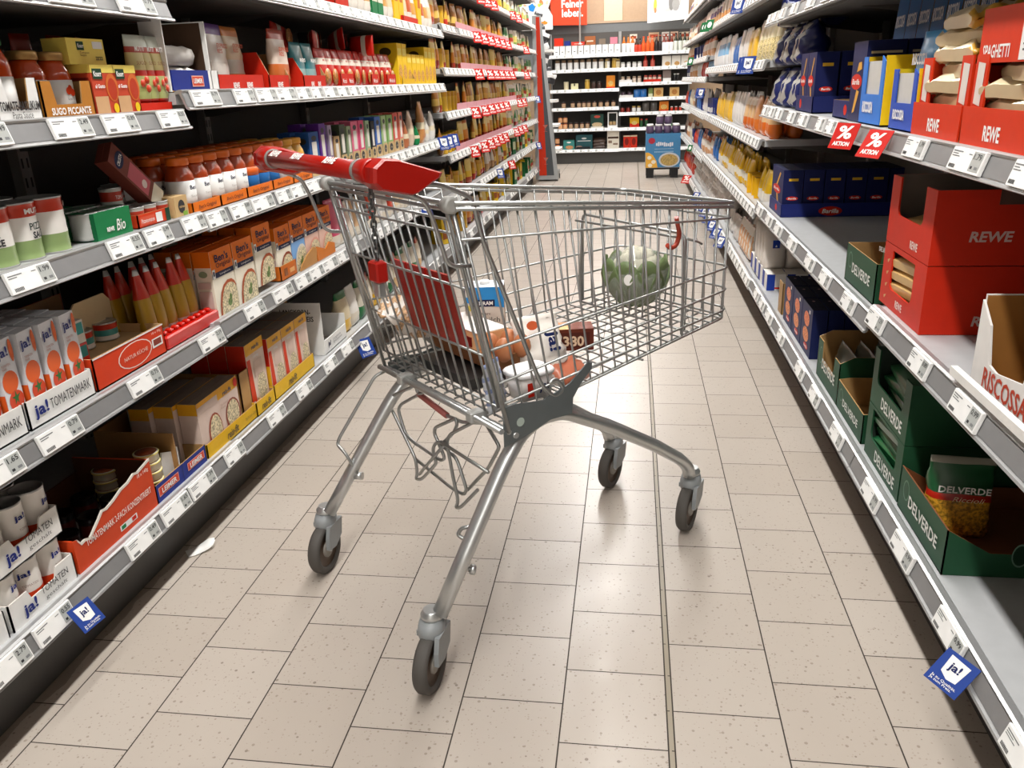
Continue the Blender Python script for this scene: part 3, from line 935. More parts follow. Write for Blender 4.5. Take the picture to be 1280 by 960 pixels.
# --- casters
def caster(cx_, cy_, head, world_dir):
    """head: position of the swivel in cart space, world_dir: rolling direction in the world (degrees from +Y towards +X)"""
    t = empty('caster', head); t.parent = CART
    t.rotation_euler = (0, 0, R(90 - world_dir) - math.atan2(.6893, .7245))
    # local +x is the rolling direction; the wheel trails behind
    ox = -.028
    b = MB()
    b.lathe([(.046, -.0125), (.0575, -.015), (.0622, -.009), (.0625, 0), (.0622, .009), (.0575, .015), (.046, .0125), (.044, .006), (.044, -.006), (.046, -.0125)], RUBBER, (ox, 0, .0625), 36, axis='y')
    wh = b.build('wheel', t)
    b = MB()
    b.lathe([(.0005, -.011), (.016, -.013), (.018, -.008), (.041, -.005), (.0455, -.010), (.0455, .010), (.041, .005), (.018, .008), (.016, .013), (.0005, .011)], mat('5c4c40', .6), (ox, 0, .0625), 28, axis='y')
    b.lathe([(.0005, -.0145), (.019, -.0140), (.021, -.012), (.021, .012), (.019, .0140), (.0005, .0145)], mat('8a847c', .5), (ox, 0, .0625), 20, axis='y')
    b.build('hub', wh)
    b = MB()
    # domed plastic housing
    def ov(rx, ry, z, cxx=0): return [(cxx + rx * math.cos(2 * PI * k / 20), ry * math.sin(2 * PI * k / 20), z) for k in range(20)]
    b.loft([ov(.028, .024, .112, -.006), ov(.032, .027, .118, -.006), ov(.033, .027, .136, -.005), ov(.029, .025, .147, -.002), ov(.020, .020, .151, 0), ov(.017, .017, .156, 0)], GREYPL)
    for s in (-1, 1):
        y0, y1 = s * .0175, s * .0275
        q = [(.028, .128), (-.036, .128), (-.046, .098), (-.048, .070), (-.014, .066), (.018, .084)] if s < 0 else [(.024, .128), (-.02, .128), (-.02, .116), (-.01, .112), (.01, .112), (.02, .116)]
        A = [(p[0], y0, p[1]) for p in q]; B = [(p[0], y1, p[1]) for p in q]
        if s < 0: A, B = B, A
        b.face(list(A), GREYPL); b.face(list(reversed(B)), GREYPL)
        for j in range(6): b.face([B[j], B[(j + 1) % 6], A[(j + 1) % 6], A[j]], GREYPL)
    b.build('fork_housing', t)
    b = MB()
    for s in (-1, 1):
        b.tube([(-.006, s * .0165, .115), (ox, s * .0165, .060)], [.0075, .0065], mat('8f8d88', .4, .5), 6)
    b.tube([(ox, -.0195, .0625), (ox, .0195, .0625)], .0055, CHROME2, 8)
    b.build('axle_strut', t)
    b = MB(); b.lathe([(.021, .150), (.023, .154), (.023, .160), (.018, .166), (.0168, .170)], CHROME2, (0, 0, 0), 20); b.build('swivel_ring', t)
    return t
# contact points of the four wheels on the floor, swivel sits 28 mm ahead of each
def headpos(wx, wy, deg):
    w = Vector((wx + .028 * math.sin(R(deg)), wy + .028 * math.cos(R(deg)), 0))
    return CART_M.inverted() @ w
for (wx, wy, dg_) in ((-.753, 1.700, 8), (-.386, 1.301, 8), (-.050, 2.210, 22), (.160, 1.977, 20)):
    caster(0, 0, headpos(wx, wy, dg_), dg_)
# ================================================================ goods, left side nearest bay
RED = P('cc240c'); RED2 = P('d43c14'); DRED = P('a51a0e'); ORG = P('e0600f'); ORG2 = P('e97412'); YEL = P('f0c818'); YEL2 = P('f4dc6a')
BLUE = P('1d2f86'); DBLUE = P('16215c'); NAVY = P('151c44'); LBLUE = P('2f78c4'); GREEN = P('157a45'); DGREEN = P('123d26'); LGREEN = P('7fa83c')
CREAM = P('e9dfc8'); BEIGE = P('d8c3a0'); BROWN = P('6b4225'); PURPLE = P('5b2a86'); PINK = P('e0668a'); TEAL = P('3b8f96'); GREYC = P('bdb8b2'); SILV = mat('c9cac8', .3, .6)
WH = P('ecebe8'); LW = P('dcd9d6')
fRED = F('c81c10'); fORG = F('e0561a'); fYEL = F('f0c41c'); fWH = F('eae6e0'); fNAVY = F('18225e'); fGRN = F('17673a'); fPURP = F('5a2a80'); fCREAM = F('e6d9bb'); fTOM = F('c23a14'); fPINK = F('df5f80'); fBLUE = F('2458ac'); fLG = F('8fb04a'); fBRN = F('7a4a26')
SAUCE = mat('b8400f', .16, kind='film'); SAUCE2 = mat('b5481a', .18, kind='film'); SAUCEY = mat('dca640', .2, kind='film')
RICE = K('cfc09c'); PASTA = K('c9962e'); TOMAT = mat('c23712', .4)
GOLD = mat('b08a52', .35, .6); ORLID = mat('e06a1c', .35)
W_ = 'left nearest bay'
# --- fourth shelf: sauce jars behind trays, bouillon cartons, bagged tomato sauce
ZA = 1.110
t = tray('open_tray', .120, .15, .078, .078, .0, WH, notch=(.42, .72), texts=[('f', 'TOMATE-BASILIKUM', .5, .36, .92, .22, P('3a3534'), .03), ('f', 'Pasta Sauce', .52, .15, .46, .16, P('4a4544'), 0)])
tag(put(t, 'L', 1.483, ZA), 'white tomato basil pasta sauce tray on fourth shelf at left edge', 'tray', 'front trays on fourth shelf')
t = tray('open_tray', .162, .15, .072, .072, .0, P('b8782c'), notch=(.5, .62), texts=[('f', 'SUGO PICCANTE', .5, .2, .78, .2, WHITE, .03)])
tag(put(t, 'L', 1.632, ZA), 'brown Sugo Piccante tray with two jars behind white pasta sauce tray', 'tray', 'front trays on fourth shelf')
t = tray('open_tray', .13, .15, .078, .078, .0, WH, texts=[('f', 'Pasta Sauce', .52, .15, .46, .16, P('4a4544'), 0)])
tag(put(t, 'L', 1.352, ZA), 'white sauce tray cut by the left photo edge on fourth shelf', 'tray', 'front trays on fourth shelf')
def lab_jar(lidm, h=.14, r=.036):
    o = jar('sauce_jar', r, h, SAUCE, lidm, WH, (.14, .56), texts=[('f', 'SUGO PICCANTE', .6, .27, .5, .035, P('5a4a40'), 0)])
    b = MB()
    for cy, cz, rr_ in ((-.008, .050, .0075), (.004, .047, .0075), (-.001, .056, .006)):
        b.face([(.0012 - .0004 * (cz > .05), cy + rr_ * math.cos(2 * PI * q / 12), cz + rr_ * math.sin(2 * PI * q / 12)) for q in range(12)], TOMAT)
    b.build('printed_tomato', o)
    return o
jg = jar('sauce_jar', .036, .155, SAUCE, mat('1b8a4c', .35), WH, (.1, .5))
tag(put(jg, 'L', 1.487, ZA + .003, .012), 'tomato sauce jar with green lid in the white tray', 'jar', 'sauce jars on fourth shelf')
jj = lab_jar(GOLD, .128)
for i, y in enumerate((1.592, 1.671)):
    o = inst(jj, 'L', y, ZA + .003, .02)
    tag(o, ('left jar with gold lid in brown sauce tray', 'right jar with gold lid in brown sauce tray')[i], 'jar', 'sauce jars on fourth shelf')
for m_, (v0, v1) in ((TOMAT, (.3, .5)),):
    pass
def soup(w, h, d):
    return carton('sauce_carton', w, h, d, P('c4452a'), dec=[('f', 'r', 0, 1, .84, 1, YEL2), ('l', 'r', 0, 1, .84, 1, YEL2), ('f', 'e', .80, .55, .26, .28, P('d06a2c')), ('f', 'e', .80, .52, .19, .22, P('b8381a')), ('f', 'r', 0, .55, .05, .38, P('cfa478')),
        ('f', 'r', .06, .45, .72, .92, DGREEN), ('f', 'e', .82, .14, .11, .1, YEL), ('l', 'r', .05, .9, .1, .75, P('7c1d10'))],
        texts=[('f', 'Knorr', .26, .82, .32, .11, WHITE, .03), ('f', 'al Gusto', .28, .58, .4, .08, WHITE, .03)])
sp = soup(.086, .105, .05)
for i in range(2): tag(inst(sp, 'L', (1.762, 1.846)[i], ZA), ('red and yellow tomato sauce carton beside brown sauce tray', 'red and yellow sauce carton touching the green striped bags')[i], 'carton', 'tomato sauce cartons on fourth shelf')
for i in range(2): tag(put(dup(sp), 'L', (1.762, 1.846)[i], ZA, .054), ('hidden second row sauce carton behind the one beside brown tray', 'hidden second row sauce carton behind the one touching striped bags')[i], 'carton', 'tomato sauce cartons on fourth shelf')
yc = carton('bouillon_carton', .115, .052, .06, YEL2, dec=[('f', 'r', .25, .44, .55, .88, DGREEN), ('f', 'r', .68, .95, .62, .9, WH)], texts=[('f', 'Knorr', .345, .72, .16, .16, WHITE, .02), ('f', 'Tomaten\nSuppe', .42, .4, .25, .2, P('6b3018'), 0), ('f', '2222', .8, .25, .2, .14, P('4a4030'), .02)])
tag(put(yc, 'L', 1.752, ZA + .1055, .02, rz=-.08), 'yellow bouillon carton lying on top of the red sauce cartons', 'carton')
def mutti_bag(seed):
    o = pouch('sauce_bag', .058, .155, .028, bands((.1, fRED), (.42, F('b9c27a')), (.50, fRED), (.78, F('c6b678')), (.86, F('a8341c')), (1, F('c9cfc0'))), seed=seed,
              texts=[('f', 'MUTTI', .5, .80, .55, .07, WHITE, .03), ('f', 'SUGO', .5, .60, .6, .05, P('8a3a20'), 0)])
    for k, (v_, zz) in enumerate(((-.008, .048), (.010, .036), (.008, .055))):
        b = MB(); b.lathe([(.0005, 0), (.009, .0004), (.0088, .0010), (.0005, .0016)], TOMAT, (.0035, v_, zz), 12, axis='x'); b.build('printed_tomato', o)
    return o
mb_ = mutti_bag(3)
for i, y in enumerate((1.925, 1.972, 2.012)):
    tag(inst(mb_, 'L', y, ZA + .018, .004, rz=(-.1, .08, .05)[i]), f'striped tomato sauce bag in the red tray, {ordn(i + 1)} from near end', 'bag', 'striped sauce bags on fourth shelf')
t = tray('low_tray', .145, .10, .022, .022, .0, RED, inner=DRED)
tag(put(t, 'L', 1.957, ZA), 'low red tray holding the striped tomato sauce bags', 'tray')
tb = pouch('tomato_tube_bag', .05, .17, .03, bands((.55, F('7d8a30')), (1, F('98240f'))), seed=5)
for i, (y, of) in enumerate(((1.70, .12), (1.80, .11), (1.845, .12), (1.89, .11))):
    tag(inst(tb, 'L', y, ZA, of, rz=.2 * (i - 1)), f'red and olive pouch standing behind the yellow cartons, {ordn(i + 1)} from near end', 'pouch', 'pouches at back of fourth shelf')
# --- third shelf: pizza sauce tins, green bio tray, small tins, leaning pack
ZB = .853
pz = can('pizza_sauce_tin', .042, .112, [(.30, F('8aa068')), (.72, fWH), (1.0, F('c23820'))], texts=[('f', 'MUTTI', .5, .84, .62, .09, WHITE, .04), ('f', 'PIZZA', .5, .58, .52, .12, P('2c3830'), .02), ('f', 'SAUCE', .56, .43, .55, .12, INK, .04)])
for i, (y, of, rz) in enumerate(((1.375, .002, -.9), (1.452, .004, .25), (1.532, .002, 1.1), (1.335, .085, .1), (1.42, .092, .4), (1.505, .09, .2), (1.30, .0, .5))):
    o = inst(pz, 'L', y, ZB, 0)
    o.location = (XL - of - .042, y, ZB)
    o.rotation_euler = (0, 0, 0)
    # turn about the tin's own axis
    o.location = (XL - of - .042 + .042 * math.cos(rz), y + .042 * math.sin(rz), ZB); o.rotation_euler = (0, 0, rz)
    tag(o, ('pizza sauce tin turned to show its barcode on third shelf', 'pizza sauce tin with name facing out between two others', 'pizza sauce tin nearest the green tray on third shelf', 'pizza sauce tin in second row at left edge', 'pizza sauce tin in the middle of the second row', 'pizza sauce tin in second row nearest green tray', 'pizza sauce tin cut by the left photo edge')[i], 'tin', 'pizza sauce tins on third shelf')
t = carton('bio_tray', .133, .060, .17, GREEN, dec=[('l', 'r', 0, 1, 0, 1, P('0f5e36'))], texts=[('f', 'REWE', .36, .34, .2, .16, WHITE, .05), ('f', 'Bio', .66, .42, .26, .42, WHITE, .01, .3)], top=P('12643a'))
tag(put(t, 'L', 1.697, ZB), 'green Bio tray of tins beside the pizza sauce tins', 'tray')
lid_ = can('small_tin', .030, .058, [(1, F('b4b4b0'))], n=16)
for i in range(8):
    o = inst(lid_, 'L', 0, 0); o.location = (XL - .005 - .065 * (i % 2) - .0, 1.645 + .034 * (i // 2) + .006 * (i % 2), ZB + .0035)
    if i == 0: pass
    tag(o, f'tin lid showing above the green Bio tray, {ordn(i // 2 + 1)} from near end, {"front" if i % 2 == 0 else "back"} row', 'tin', 'tins inside the green tray')
t = tray('small_tin_tray', .14, .14, .032, .032, .0, RED2, dec=[('f', 'r', .55, .75, .15, .85, WH), ('f', 'r', .05, .5, .2, .8, P('d8583c')), ('f', 'r', .86, 1, 0, 1, DGREEN)], texts=[('f', 'Pizzatomaten', .28, .5, .4, .3, WHITE, .0)])
tag(put(t, 'L', 1.862, ZB, .002), 'low red tray of small tomato tins beside green Bio tray', 'tray')
st = can('tomato_paste_tin', .026, .045, [(.25, F('bfc8bf')), (.75, F('bb3a26')), (1, F('c8c6c0'))], n=16, texts=[('f', 'TOMATEN', .5, .5, .6, .2, WHITE, 0)])
for i in range(8):
    o = inst(st, 'L', 0, 0); k = i % 2; o.location = (XL - .006 - .058 * k, 1.825 + .054 * (i // 2 if i < 6 else 0) - (0 if i < 6 else .003), ZB + .0035 + (0 if i < 6 else .046))
    if i >= 6: o.location.x = XL - .058 - .03 * (i - 6); o.location.y = 1.83 + .056 * (i - 6)
    tag(o, (f'small tomato tin in low red tray, {ordn(i // 2 + 1)} from near end, {"front" if k == 0 else "second"} row') if i < 6 else ('small tomato tin stacked on the red tray tins, nearer one', 'small tomato tin stacked on the red tray tins, farther one')[i - 6], 'tin', 'small tomato tins on third shelf')
lb = carton('spice_carton', .055, .20, .035, P('7c3c30'), dec=[('f', 'r', .1, .9, .26, .66, P('c6606a')), ('f', 'r', 0, 1, 0, .2, CREAM), ('f', 'e', .5, .84, .42, .08, NAVY), ('f', 'e', .5, .36, .2, .05, P('ead8d0'))], texts=[('f', 'CRUSTA', .5, .84, .6, .05, WHITE, .02)])
lb.rotation_euler = (0, R(-14), 0)
tag(lb, 'pinkish brown pack leaning over the small red tomato tray', 'carton')
lb.location = (XL - .03, 1.955, ZB + .045); lb.rotation_euler = (R(48), R(-8), 0)
t = carton('paper_tray', .062, .052, .10, P('c9a877'), dec=[('f', 'e', .5, .5, .26, .32, INK), ('f', 'r', .55, .9, .05, .25, LGREEN)], texts=[('f', 'miree', .5, .5, .4, .14, P('c9a877'), .02)])
tag(put(t, 'L', 1.986, ZB, -.002), 'kraft paper tray with black round logo before the sauce jars', 'tray')
# dark pouches at the back
dp = pouch('pasta_pouch', .07, .20, .04, bands((.5, F('6a5a38')), (1, F('1d3a24'))), seed=8)
for i, (y, of) in enumerate(((1.30, .28), (1.42, .30), (1.50, .26), (1.60, .27))):
    tag(inst(dp, 'L', y, ZB, of, rz=.15 * (i - 1)), f'dark green pouch deep behind the pizza sauce tins, {ordn(i + 1)} from near end', 'pouch', 'dark pouches deep on third shelf')
# --- second shelf: tomato paste cartons, red crate, tomato pouches, red plastic tray
ZC = .545
def ja_text(root, face, w, h, d, cu, cv, wu, hv):
    write(root, w, h, d, [(face, 'ja!', cu, cv, wu, hv, P('1c2a78'), .03)])
tt = carton('tomato_carton', .052, .185, .05, P('dcdde2'), dec=[('f', 'e', .46, .555, .45, .12, mat('e05a10', .35)), ('f', 'e', .56, .35, .43, .105, mat('d23c10', .35)), ('f', 'p', [(.56, .46), (.62, .40), (.84, .41), (.66, .37), (.64, .31), (.56, .35), (.42, .31), (.47, .37), (.30, .40), (.50, .40)], P('2f6a34')), ('f', 'r', 0, 1, 0, .07, P('dfe2ea')),
    ('f', 'e', .88, .86, .12, .12, mat('d9601e', .4)), ('l', 'r', .0, 1, .1, .45, mat('dd5a1c', .4)), ('l', 'r', 0, 1, .02, .04, P('3a58a8')), ('f', 'r', .1, 1, .02, .04, P('3a58a8')), ('f', 'e', .56, .20, .1, .03, P('2f7a34'))],
    texts=[('f', 'ja!', .36, .86, .6, .13, P('1c2a78'), .02), ('f', 'TOMATEN\nMARK', .38, .72, .5, .06, P('b07a70'), 0)])
k = 0
for i in range(5):
    for j in range(3):
        o = inst(tt, 'L', 1.235 + .062 * i + .004 * j, ZC + .004, .006 + .056 * j, rz=.12)
        tag(o, f'orange and white tomato paste carton, {ordn(i + 1)} from near end, {ordn(j + 1)} row back', 'carton', 'tomato paste cartons on second shelf'); k += 1
for i, (y, wd) in enumerate(((1.412, .205), (1.20, .205))):
    t = tray('card_tray', wd, .18, .058, .058, .0, WH, inner=P('cfc8c0'), texts=[('f', 'ja!', .18, .52, .2, .56, P('1c2a78'), .03), ('f', 'TOMATENMARK', .62, .55, .62, .36, P('3c3a3c'), .0)])
    tag(put(t, 'L', y, ZC, .0), ('white ja! Tomatenmark tray beside the red crate on second shelf', 'white Tomatenmark tray cut by the left edge on second shelf')[i], 'tray', 'white tomato paste trays')
t = tray('red_crate', .282, .26, .074, .074, .15, RED2, inner=P('c2a074'), texts=[('f', 'NATUR KÜCHE', .55, .5, .34, .15, P('e8c8b8'), .01), ('f', '18 x 70g', .88, .84, .14, .1, P('f0d8cc'), .0)], dec=[('f', 'e', .55, .5, .245, .40, P('f0e0d4')), ('f', 'e', .55, .5, .232, .37, RED2), ('f', 'r', .8, .96, .36, .66, WH), ('f', 'r', .82, .94, .42, .62, P('8a3a2c')), ('f', 'r', 0, 1, .955, 1, WH)])
tag(put(t, 'L', 1.664, ZC), 'red crate of small tins with oval logo on second shelf', 'crate')
b = MB(); b.box(-.255, -.005, -.137, .137, .050, .053, P('c2a074')); ins_ = b.build('card_insert', t)
rt = can('tuna_tin', .030, .045, [(.22, F('d8d4cc')), (.62, F('3d8f8c')), (1, F('c02c1c'))], n=16)
pos = [(1.575, .07, 0), (1.61, .14, 0), (1.60, .14, .048), (1.66, .09, 0), (1.70, .14, 0), (1.74, .08, 0), (1.64, .20, 0), (1.58, .21, .0), (1.58, .21, .048), (1.76, .15, 0)]
for i, (y, of, dz) in enumerate(pos):
    o = inst(rt, 'L', y, ZC + .054 + dz, of)
    tag(o, f'small red and teal tin in the red crate, {ordn(i + 1)} counted inwards', 'tin', 'small tins in the red crate')
for i in range(2):
    o = carton('sardine_carton', .03, .05, .09, fRED if i == 0 else P('d4ccc0'), dec=[('f', 'r', .1, .9, .4, .9, P('3d8f8c'))])
    tag(put(o, 'L', 1.545, ZC + .054 + .051 * i, .03), ('upright red and teal pack at near end of red crate, lower', 'upright pale pack at near end of red crate, upper')[i], 'carton', 'packs at near end of red crate')
b = MB(); b.prism([(-.13, 0), (.02, 0), (.02, .085), (0, .105), (-.11, .105), (-.13, .09)], 'x', -.004, 0, P('c8b088')); o = b.build('card_divider')
tag(put(o, 'L', 1.775, ZC + .054, .12), 'curved brown card flap standing up in the red crate', 'card')
tp = pouch('tomato_puree_tube', .048, .175, .032, bands((.10, F('e8e4de')), (.62, F('b08a1e')), (.9, F('c42a12')), (1, F('d8d8d4'))), seed=11, neck=.35, seal=.05)
n_ = 0
for i in range(5):
    for j in range(2):
        n_ += 1
        o = inst(tp, 'L', 1.82 + .052 * i, ZC + .03, .03 + .075 * j, rz=.1 * ((i + j) % 3 - 1))
        o.rotation_euler = (R(-4), R(-7), o.rotation_euler[2])
        tag(o, f'yellow and red tomato tube standing in red plastic tray, {ordn(i + 1)} from near end, {"front" if j == 0 else "back"} row', 'tube', 'tomato tubes on second shelf')
t = empty('red_plastic_tray'); put(t, 'L', 1.952, ZC)
tag(t, 'glossy red plastic tray with raised ridges under tomato tubes', 'tray')
b = MB(); RP = mat('c8170b', .2, kind='film'); b.bbox(-.20, 0, -.138, .138, 0, .034, RP, .004); b.build('base', t)
b = MB()
for i in range(9):
    for j in range(4):
        b.bbox(-.03 - .045 * j, -.012 - .045 * j, -.125 + .0285 * i, -.108 + .0285 * i, .034, .044, RP, .003)
b.build('ridges', t)

# --- bottom shelf
ZD = .197
dt = lambda y, z, lab: tag(put(tray('torn_tray', .19, .17, .062, .062, .03, WH, inner=P('d8d2cb'), notch=(.36, .34), texts=[('f', 'ja!', .27, .42, .2, .5, P('1c2a78'), .03), ('f', 'TOMATEN', .66, .62, .42, .24, INK, .0), ('f', 'geschält', .66, .30, .34, .18, P('55504e'), .0)]), 'L', y, z), lab, 'tray', 'white peeled tomato trays on bottom shelf')
dt(1.236, ZD, 'lower white ja! Tomaten geschält tray on the bottom shelf')
dt(1.228, ZD + .118, 'upper white ja! Tomaten geschält tray stacked on its twin')
dt(1.035, ZD, 'white peeled tomato tray at the left photo edge')
tc_ = can('peeled_tomato_tin', .037, .108, [(.30, mat('d8461c', .35)), (1, fWH)], texts=[('f', 'ja!', .42, .72, .4, .14, P('1c2a78'), .03), ('f', 'TOMATEN', .55, .5, .5, .05, P('a08880'), 0)])
n_ = 0
for lvl in range(2):
    for i in range(3):
        for j in range(2):
            n_ += 1
            o = inst(tc_, 'L', 1.172 - .0 + .066 * i - (.004 * lvl), ZD + .004 + .118 * lvl, 0)
            rz = (.4, -.6, .1)[(i + lvl) % 3]; r_ = .037
            o.scale = (.86, .86, 1); r_ = .032
            o.location = (XL - .008 - .066 * j - r_ + r_ * math.cos(rz), 1.172 + .064 * i + r_ * math.sin(rz), ZD + .004 + .118 * lvl); o.rotation_euler = (0, 0, rz)
            tag(o, f'peeled tomato tin in {"lower" if lvl == 0 else "upper"} white tray, {ordn(i + 1)} from near end, {"front" if j == 0 else "back"} row', 'tin', 'peeled tomato tins on bottom shelf')
o = can('tall_white_tin', .040, .115, [(1, F('d6d5da'))], lid='4a4644', texts=[('f', 'ZUTATEN\nTOMATEN', .5, .6, .5, .3, P('a8a6b4'), 0)])
tag(put(o, 'L', 1.21, ZD + .245, .05), 'white tin with dark lid standing on the upper tomato tray', 'tin')
# red carton of double concentrate
b = MB()
w_, h_, d_ = .305, .118, .20
rag = [(-w_ / 2, 0), (w_ / 2, 0), (w_ / 2, .128), (.10, .118), (.085, .122), (.06, .113), (.03, .110), (.0, .100), (-.03, .094), (-.045, .097), (-.06, .086), (-.085, .070), (-.10, .060), (-.115, .066), (-.13, .064), (-.14, .078), (-w_ / 2, .082)]
b.prism(rag, 'x', -.004, 0, P('cf4318'), cap=P('cf4318'))
b.box(-d_, -.004, w_ / 2 - .004, w_ / 2, 0, .128, P('cf4318')); b.box(-d_, -.005, w_ / 2 - .0055, w_ / 2 - .004, 0, .127, P('5a3420')); b.box(-d_, -.004, -w_ / 2, -w_ / 2 + .004, 0, .082, P('cf4318')); b.box(-d_, -d_ + .004, -w_ / 2, w_ / 2, 0, .09, P('5a3420')); b.box(-d_, 0, -w_ / 2, w_ / 2, 0, .003, P('8a5a38'))
# torn white edge
for j in range(3, len(rag) - 1):
    p, q = rag[j], rag[j - 1]
    b.face([(.0012, p[0], p[1] - .003), (.0012, q[0], q[1] - .003), (.0012, q[0], q[1] + .003), (.0012, p[0], p[1] + .003)], P('e6ded4')); b.face([(.0012, p[0], p[1] + .003), (.0012, q[0], q[1] + .003), (-.004, q[0], q[1] + .001), (-.004, p[0], p[1] + .001)], P('e6ded4'))
decal(b, w_, h_, d_, [('f', 'r', .50, .72, .14, .26, WH), ('f', 'r', .515, .57, .16, .24, GREEN), ('f', 'r', .65, .705, .16, .24, RED)])
o = b.build('tomato_concentrate_box')
write(o, w_, h_, d_, [('f', 'TOMATENMARK 2-FACH KONZENTRIERT', .53, .48, .82, .13, P('f2e8e0'), .01), ('f', '18 x 140g', .88, .92, .15, .10, P('f2d8cc'), .01)])
tag(put(o, 'L', 1.492, ZD), 'torn open red tomato concentrate box on bottom shelf', 'box')
tn = can('concentrate_tin', .028, .060, [(.7, F('6c2014')), (1, F('26211f'))], lid='2a2624', n=16)  # body and lid colours darkened to stand for the shade inside the box
for i in range(6):
    tag(inst(tn, 'L', 1.40 + .085 * (i % 3), ZD + .004, .035 + .075 * (i // 3)), f'tomato tin painted shade-dark inside torn red box, {ordn(i % 3 + 1)} from near end, {"front" if i < 3 else "back"} row', 'tin', 'tins inside the torn red box')
# Leimer tray with pastry cases and card box
t = tray('blue_tray', .25, .22, .052, .052, .0, BLUE, inner=P('a98354'), dec=[('f', 'r', .04, .42, .34, .80, P('e8a090')), ('f', 'r', .05, .41, .38, .76, P('d84a30')), ('f', 'r', .60, .95, .38, .80, P('e8a090')), ('f', 'r', .61, .94, .42, .76, P('d84a30')), ('f', 'r', .495, .505, 0, 1, DBLUE)],
         texts=[('f', 'LEIMER', .23, .57, .28, .26, WHITE, .03), ('f', 'LEIMER', .775, .59, .26, .26, WHITE, .03)])
tag(put(t, 'L', 1.772, ZD), 'blue Leimer tray with round tubs on bottom shelf', 'tray')
tub = MB(); tub.lathe([(.025, 0), (.029, .003), (.0275, .018), (.030, .019), (.030, .022), (.028, .0235), (.001, .0235)], mat('e4dcc4', .35), (-.03, 0, 0), 22)
tub.lathe([(.026, .0236), (.0005, .0238)], mat('a5502a', .4), (-.03, 0, 0), 22)
tub.lathe([(.0303, .019), (.0306, .0225)], mat('e8d878', .35), (-.03, 0, 0), 22)
tb_ = tub.build('dip_tub')
for i in range(5):
    tag(inst(tb_, 'L', 1.690, ZD + .004 + .0245 * i, .006), f'round cream tub, {ordn(i + 1)} from the bottom of the front stack', 'tub', 'stacked round tubs in the blue tray')
for i in range(4):
    tag(inst(tb_, 'L', 1.64, ZD + .004 + .0245 * i, .09), f'round cream tub, {ordn(i + 1)} from the bottom of the rear stack', 'tub', 'stacked round tubs in the blue tray')
b = MB(); b.prism([(-.03, 0), (.04, 0), (.045, .085), (.03, .092), (.02, .085), (-.02, .1), (-.03, .07)], 'x', -.004, 0, WH); b.prism([(.04, 0), (.047, 0), (.05, .085), (.043, .088)], 'x', -.05, 0, WH)
o = b.build('torn_white_card'); tag(put(o, 'L', 1.75, ZD + .004, .02), 'torn white card standing behind the round tubs', 'card')
b = MB(); b.box(-.22, 0, -.075, -.071, 0, .135, P('a3794a')); b.box(-.22, 0, .071, .075, 0, .135, P('e2dcd4'), ); b.box(-.22, -.216, -.071, .071, 0, .135, P('8a6238')); b.box(-.004, 0, -.071, .071, 0, .03, P('d8cfc2'))
o = b.build('open_card_box'); tag(put(o, 'L', 1.845, ZD + .004, .008), 'open brown card box beside yellow rice display', 'box')
# ================================================================ goods, left middle bays
Wm = 'left middle bays'
ZA2, ZB2, ZC2, ZD2 = 1.155, .848, .554, .197
# --- fourth shelf: display boxes, rice bags, red mixes, yellow noodle boxes
t = empty('display_box'); put(t, 'L', 2.165, ZA2)
tag(t, 'tall white and blue Leimer display box with bagged bread', 'display box')
b = MB(); b.box(-.004, 0, -.115, .075, 0, .052, BLUE); b.box(-.004, 0, .075, .132, 0, .052, WH); b.box(-.06, 0, -.128, -.124, 0, .17, WH); b.box(-.3, -.06, -.128, -.124, 0, .16, P('3a2a1e')); b.box(-.3, -.012, .088, .0895, 0, .172, P('4a3526')); b.box(-.3, 0, .09, .094, 0, .175, WH); b.box(-.3, 0, .128, .132, .0, .05, WH); b.box(-.3, -.296, -.124, .09, 0, .17, P('4a3526')); b.box(-.296, 0, -.124, .13, 0, .003, CARD)
b.box(-.22, -.002, .0945, .098, 0, .175, WH)
pn = b.build('box_body', t)
decal_w = MB(); decal(decal_w, .19, .052, .1, [('f', 'r', .50, .83, .22, .74, P('e8b0a0')), ('f', 'r', .515, .815, .27, .69, P('d84a30'))]); dw = decal_w.build('brand_panel', t); dw.location = (.0008, -.02, 0)
lettering(t, 'LEIMER', (.0022, -.02 + .19 * .165, .0255), (0, 1, 0), (0, 0, 1), .048, .012, WHITE, .03)

bg = pouch('bread_bag', .05, .16, .09, lambda u, tt, f: fRED if tt > .85 else F('d9d4ce'), seed=21, wr=.12)
for i, (z, y) in enumerate(((.055, 0), (.105, .0))):
    o = inst(bg, 'L', 0, 0); o.rotation_euler = (R(90), 0, 0); o.location = (XL - .02, 2.24 if i == 0 else 2.235, ZA2 + .035 + .052 * i)
    tag(o, ('lower crumpled white bread bag lying in the Leimer box', 'upper crumpled white bread bag lying in the Leimer box')[i], 'bag', 'bread bags in the display box')
def rewe_tray(w, n, h=.042, d=.18, hs=None):
    tx = [('f', 'REWE', (k + .5) / n * .6 + .2 if n > 1 else .5, .30, .13 if n > 1 else .26, .40, WHITE, .04) for k in range(n)]
    return tray('red_tray', w, d, h, hs or h, .0, RED, inner=P('b48a5c'), texts=tx)
RT = 'red trays on fourth shelf of left middle bays'
tag(put(rewe_tray(.30, 2), 'L', 2.445, ZA2), 'red REWE tray holding purple and orange rice bags', 'tray', RT)
tag(put(rewe_tray(.16, 1, hs=.11), 'L', 2.72, ZA2), 'red REWE tray with high side beside the tall red pouch', 'tray', RT)
tag(put(rewe_tray(.22, 2, hs=.10), 'L', 3.045, ZA2), 'red REWE tray holding teal rice bags', 'tray', RT)
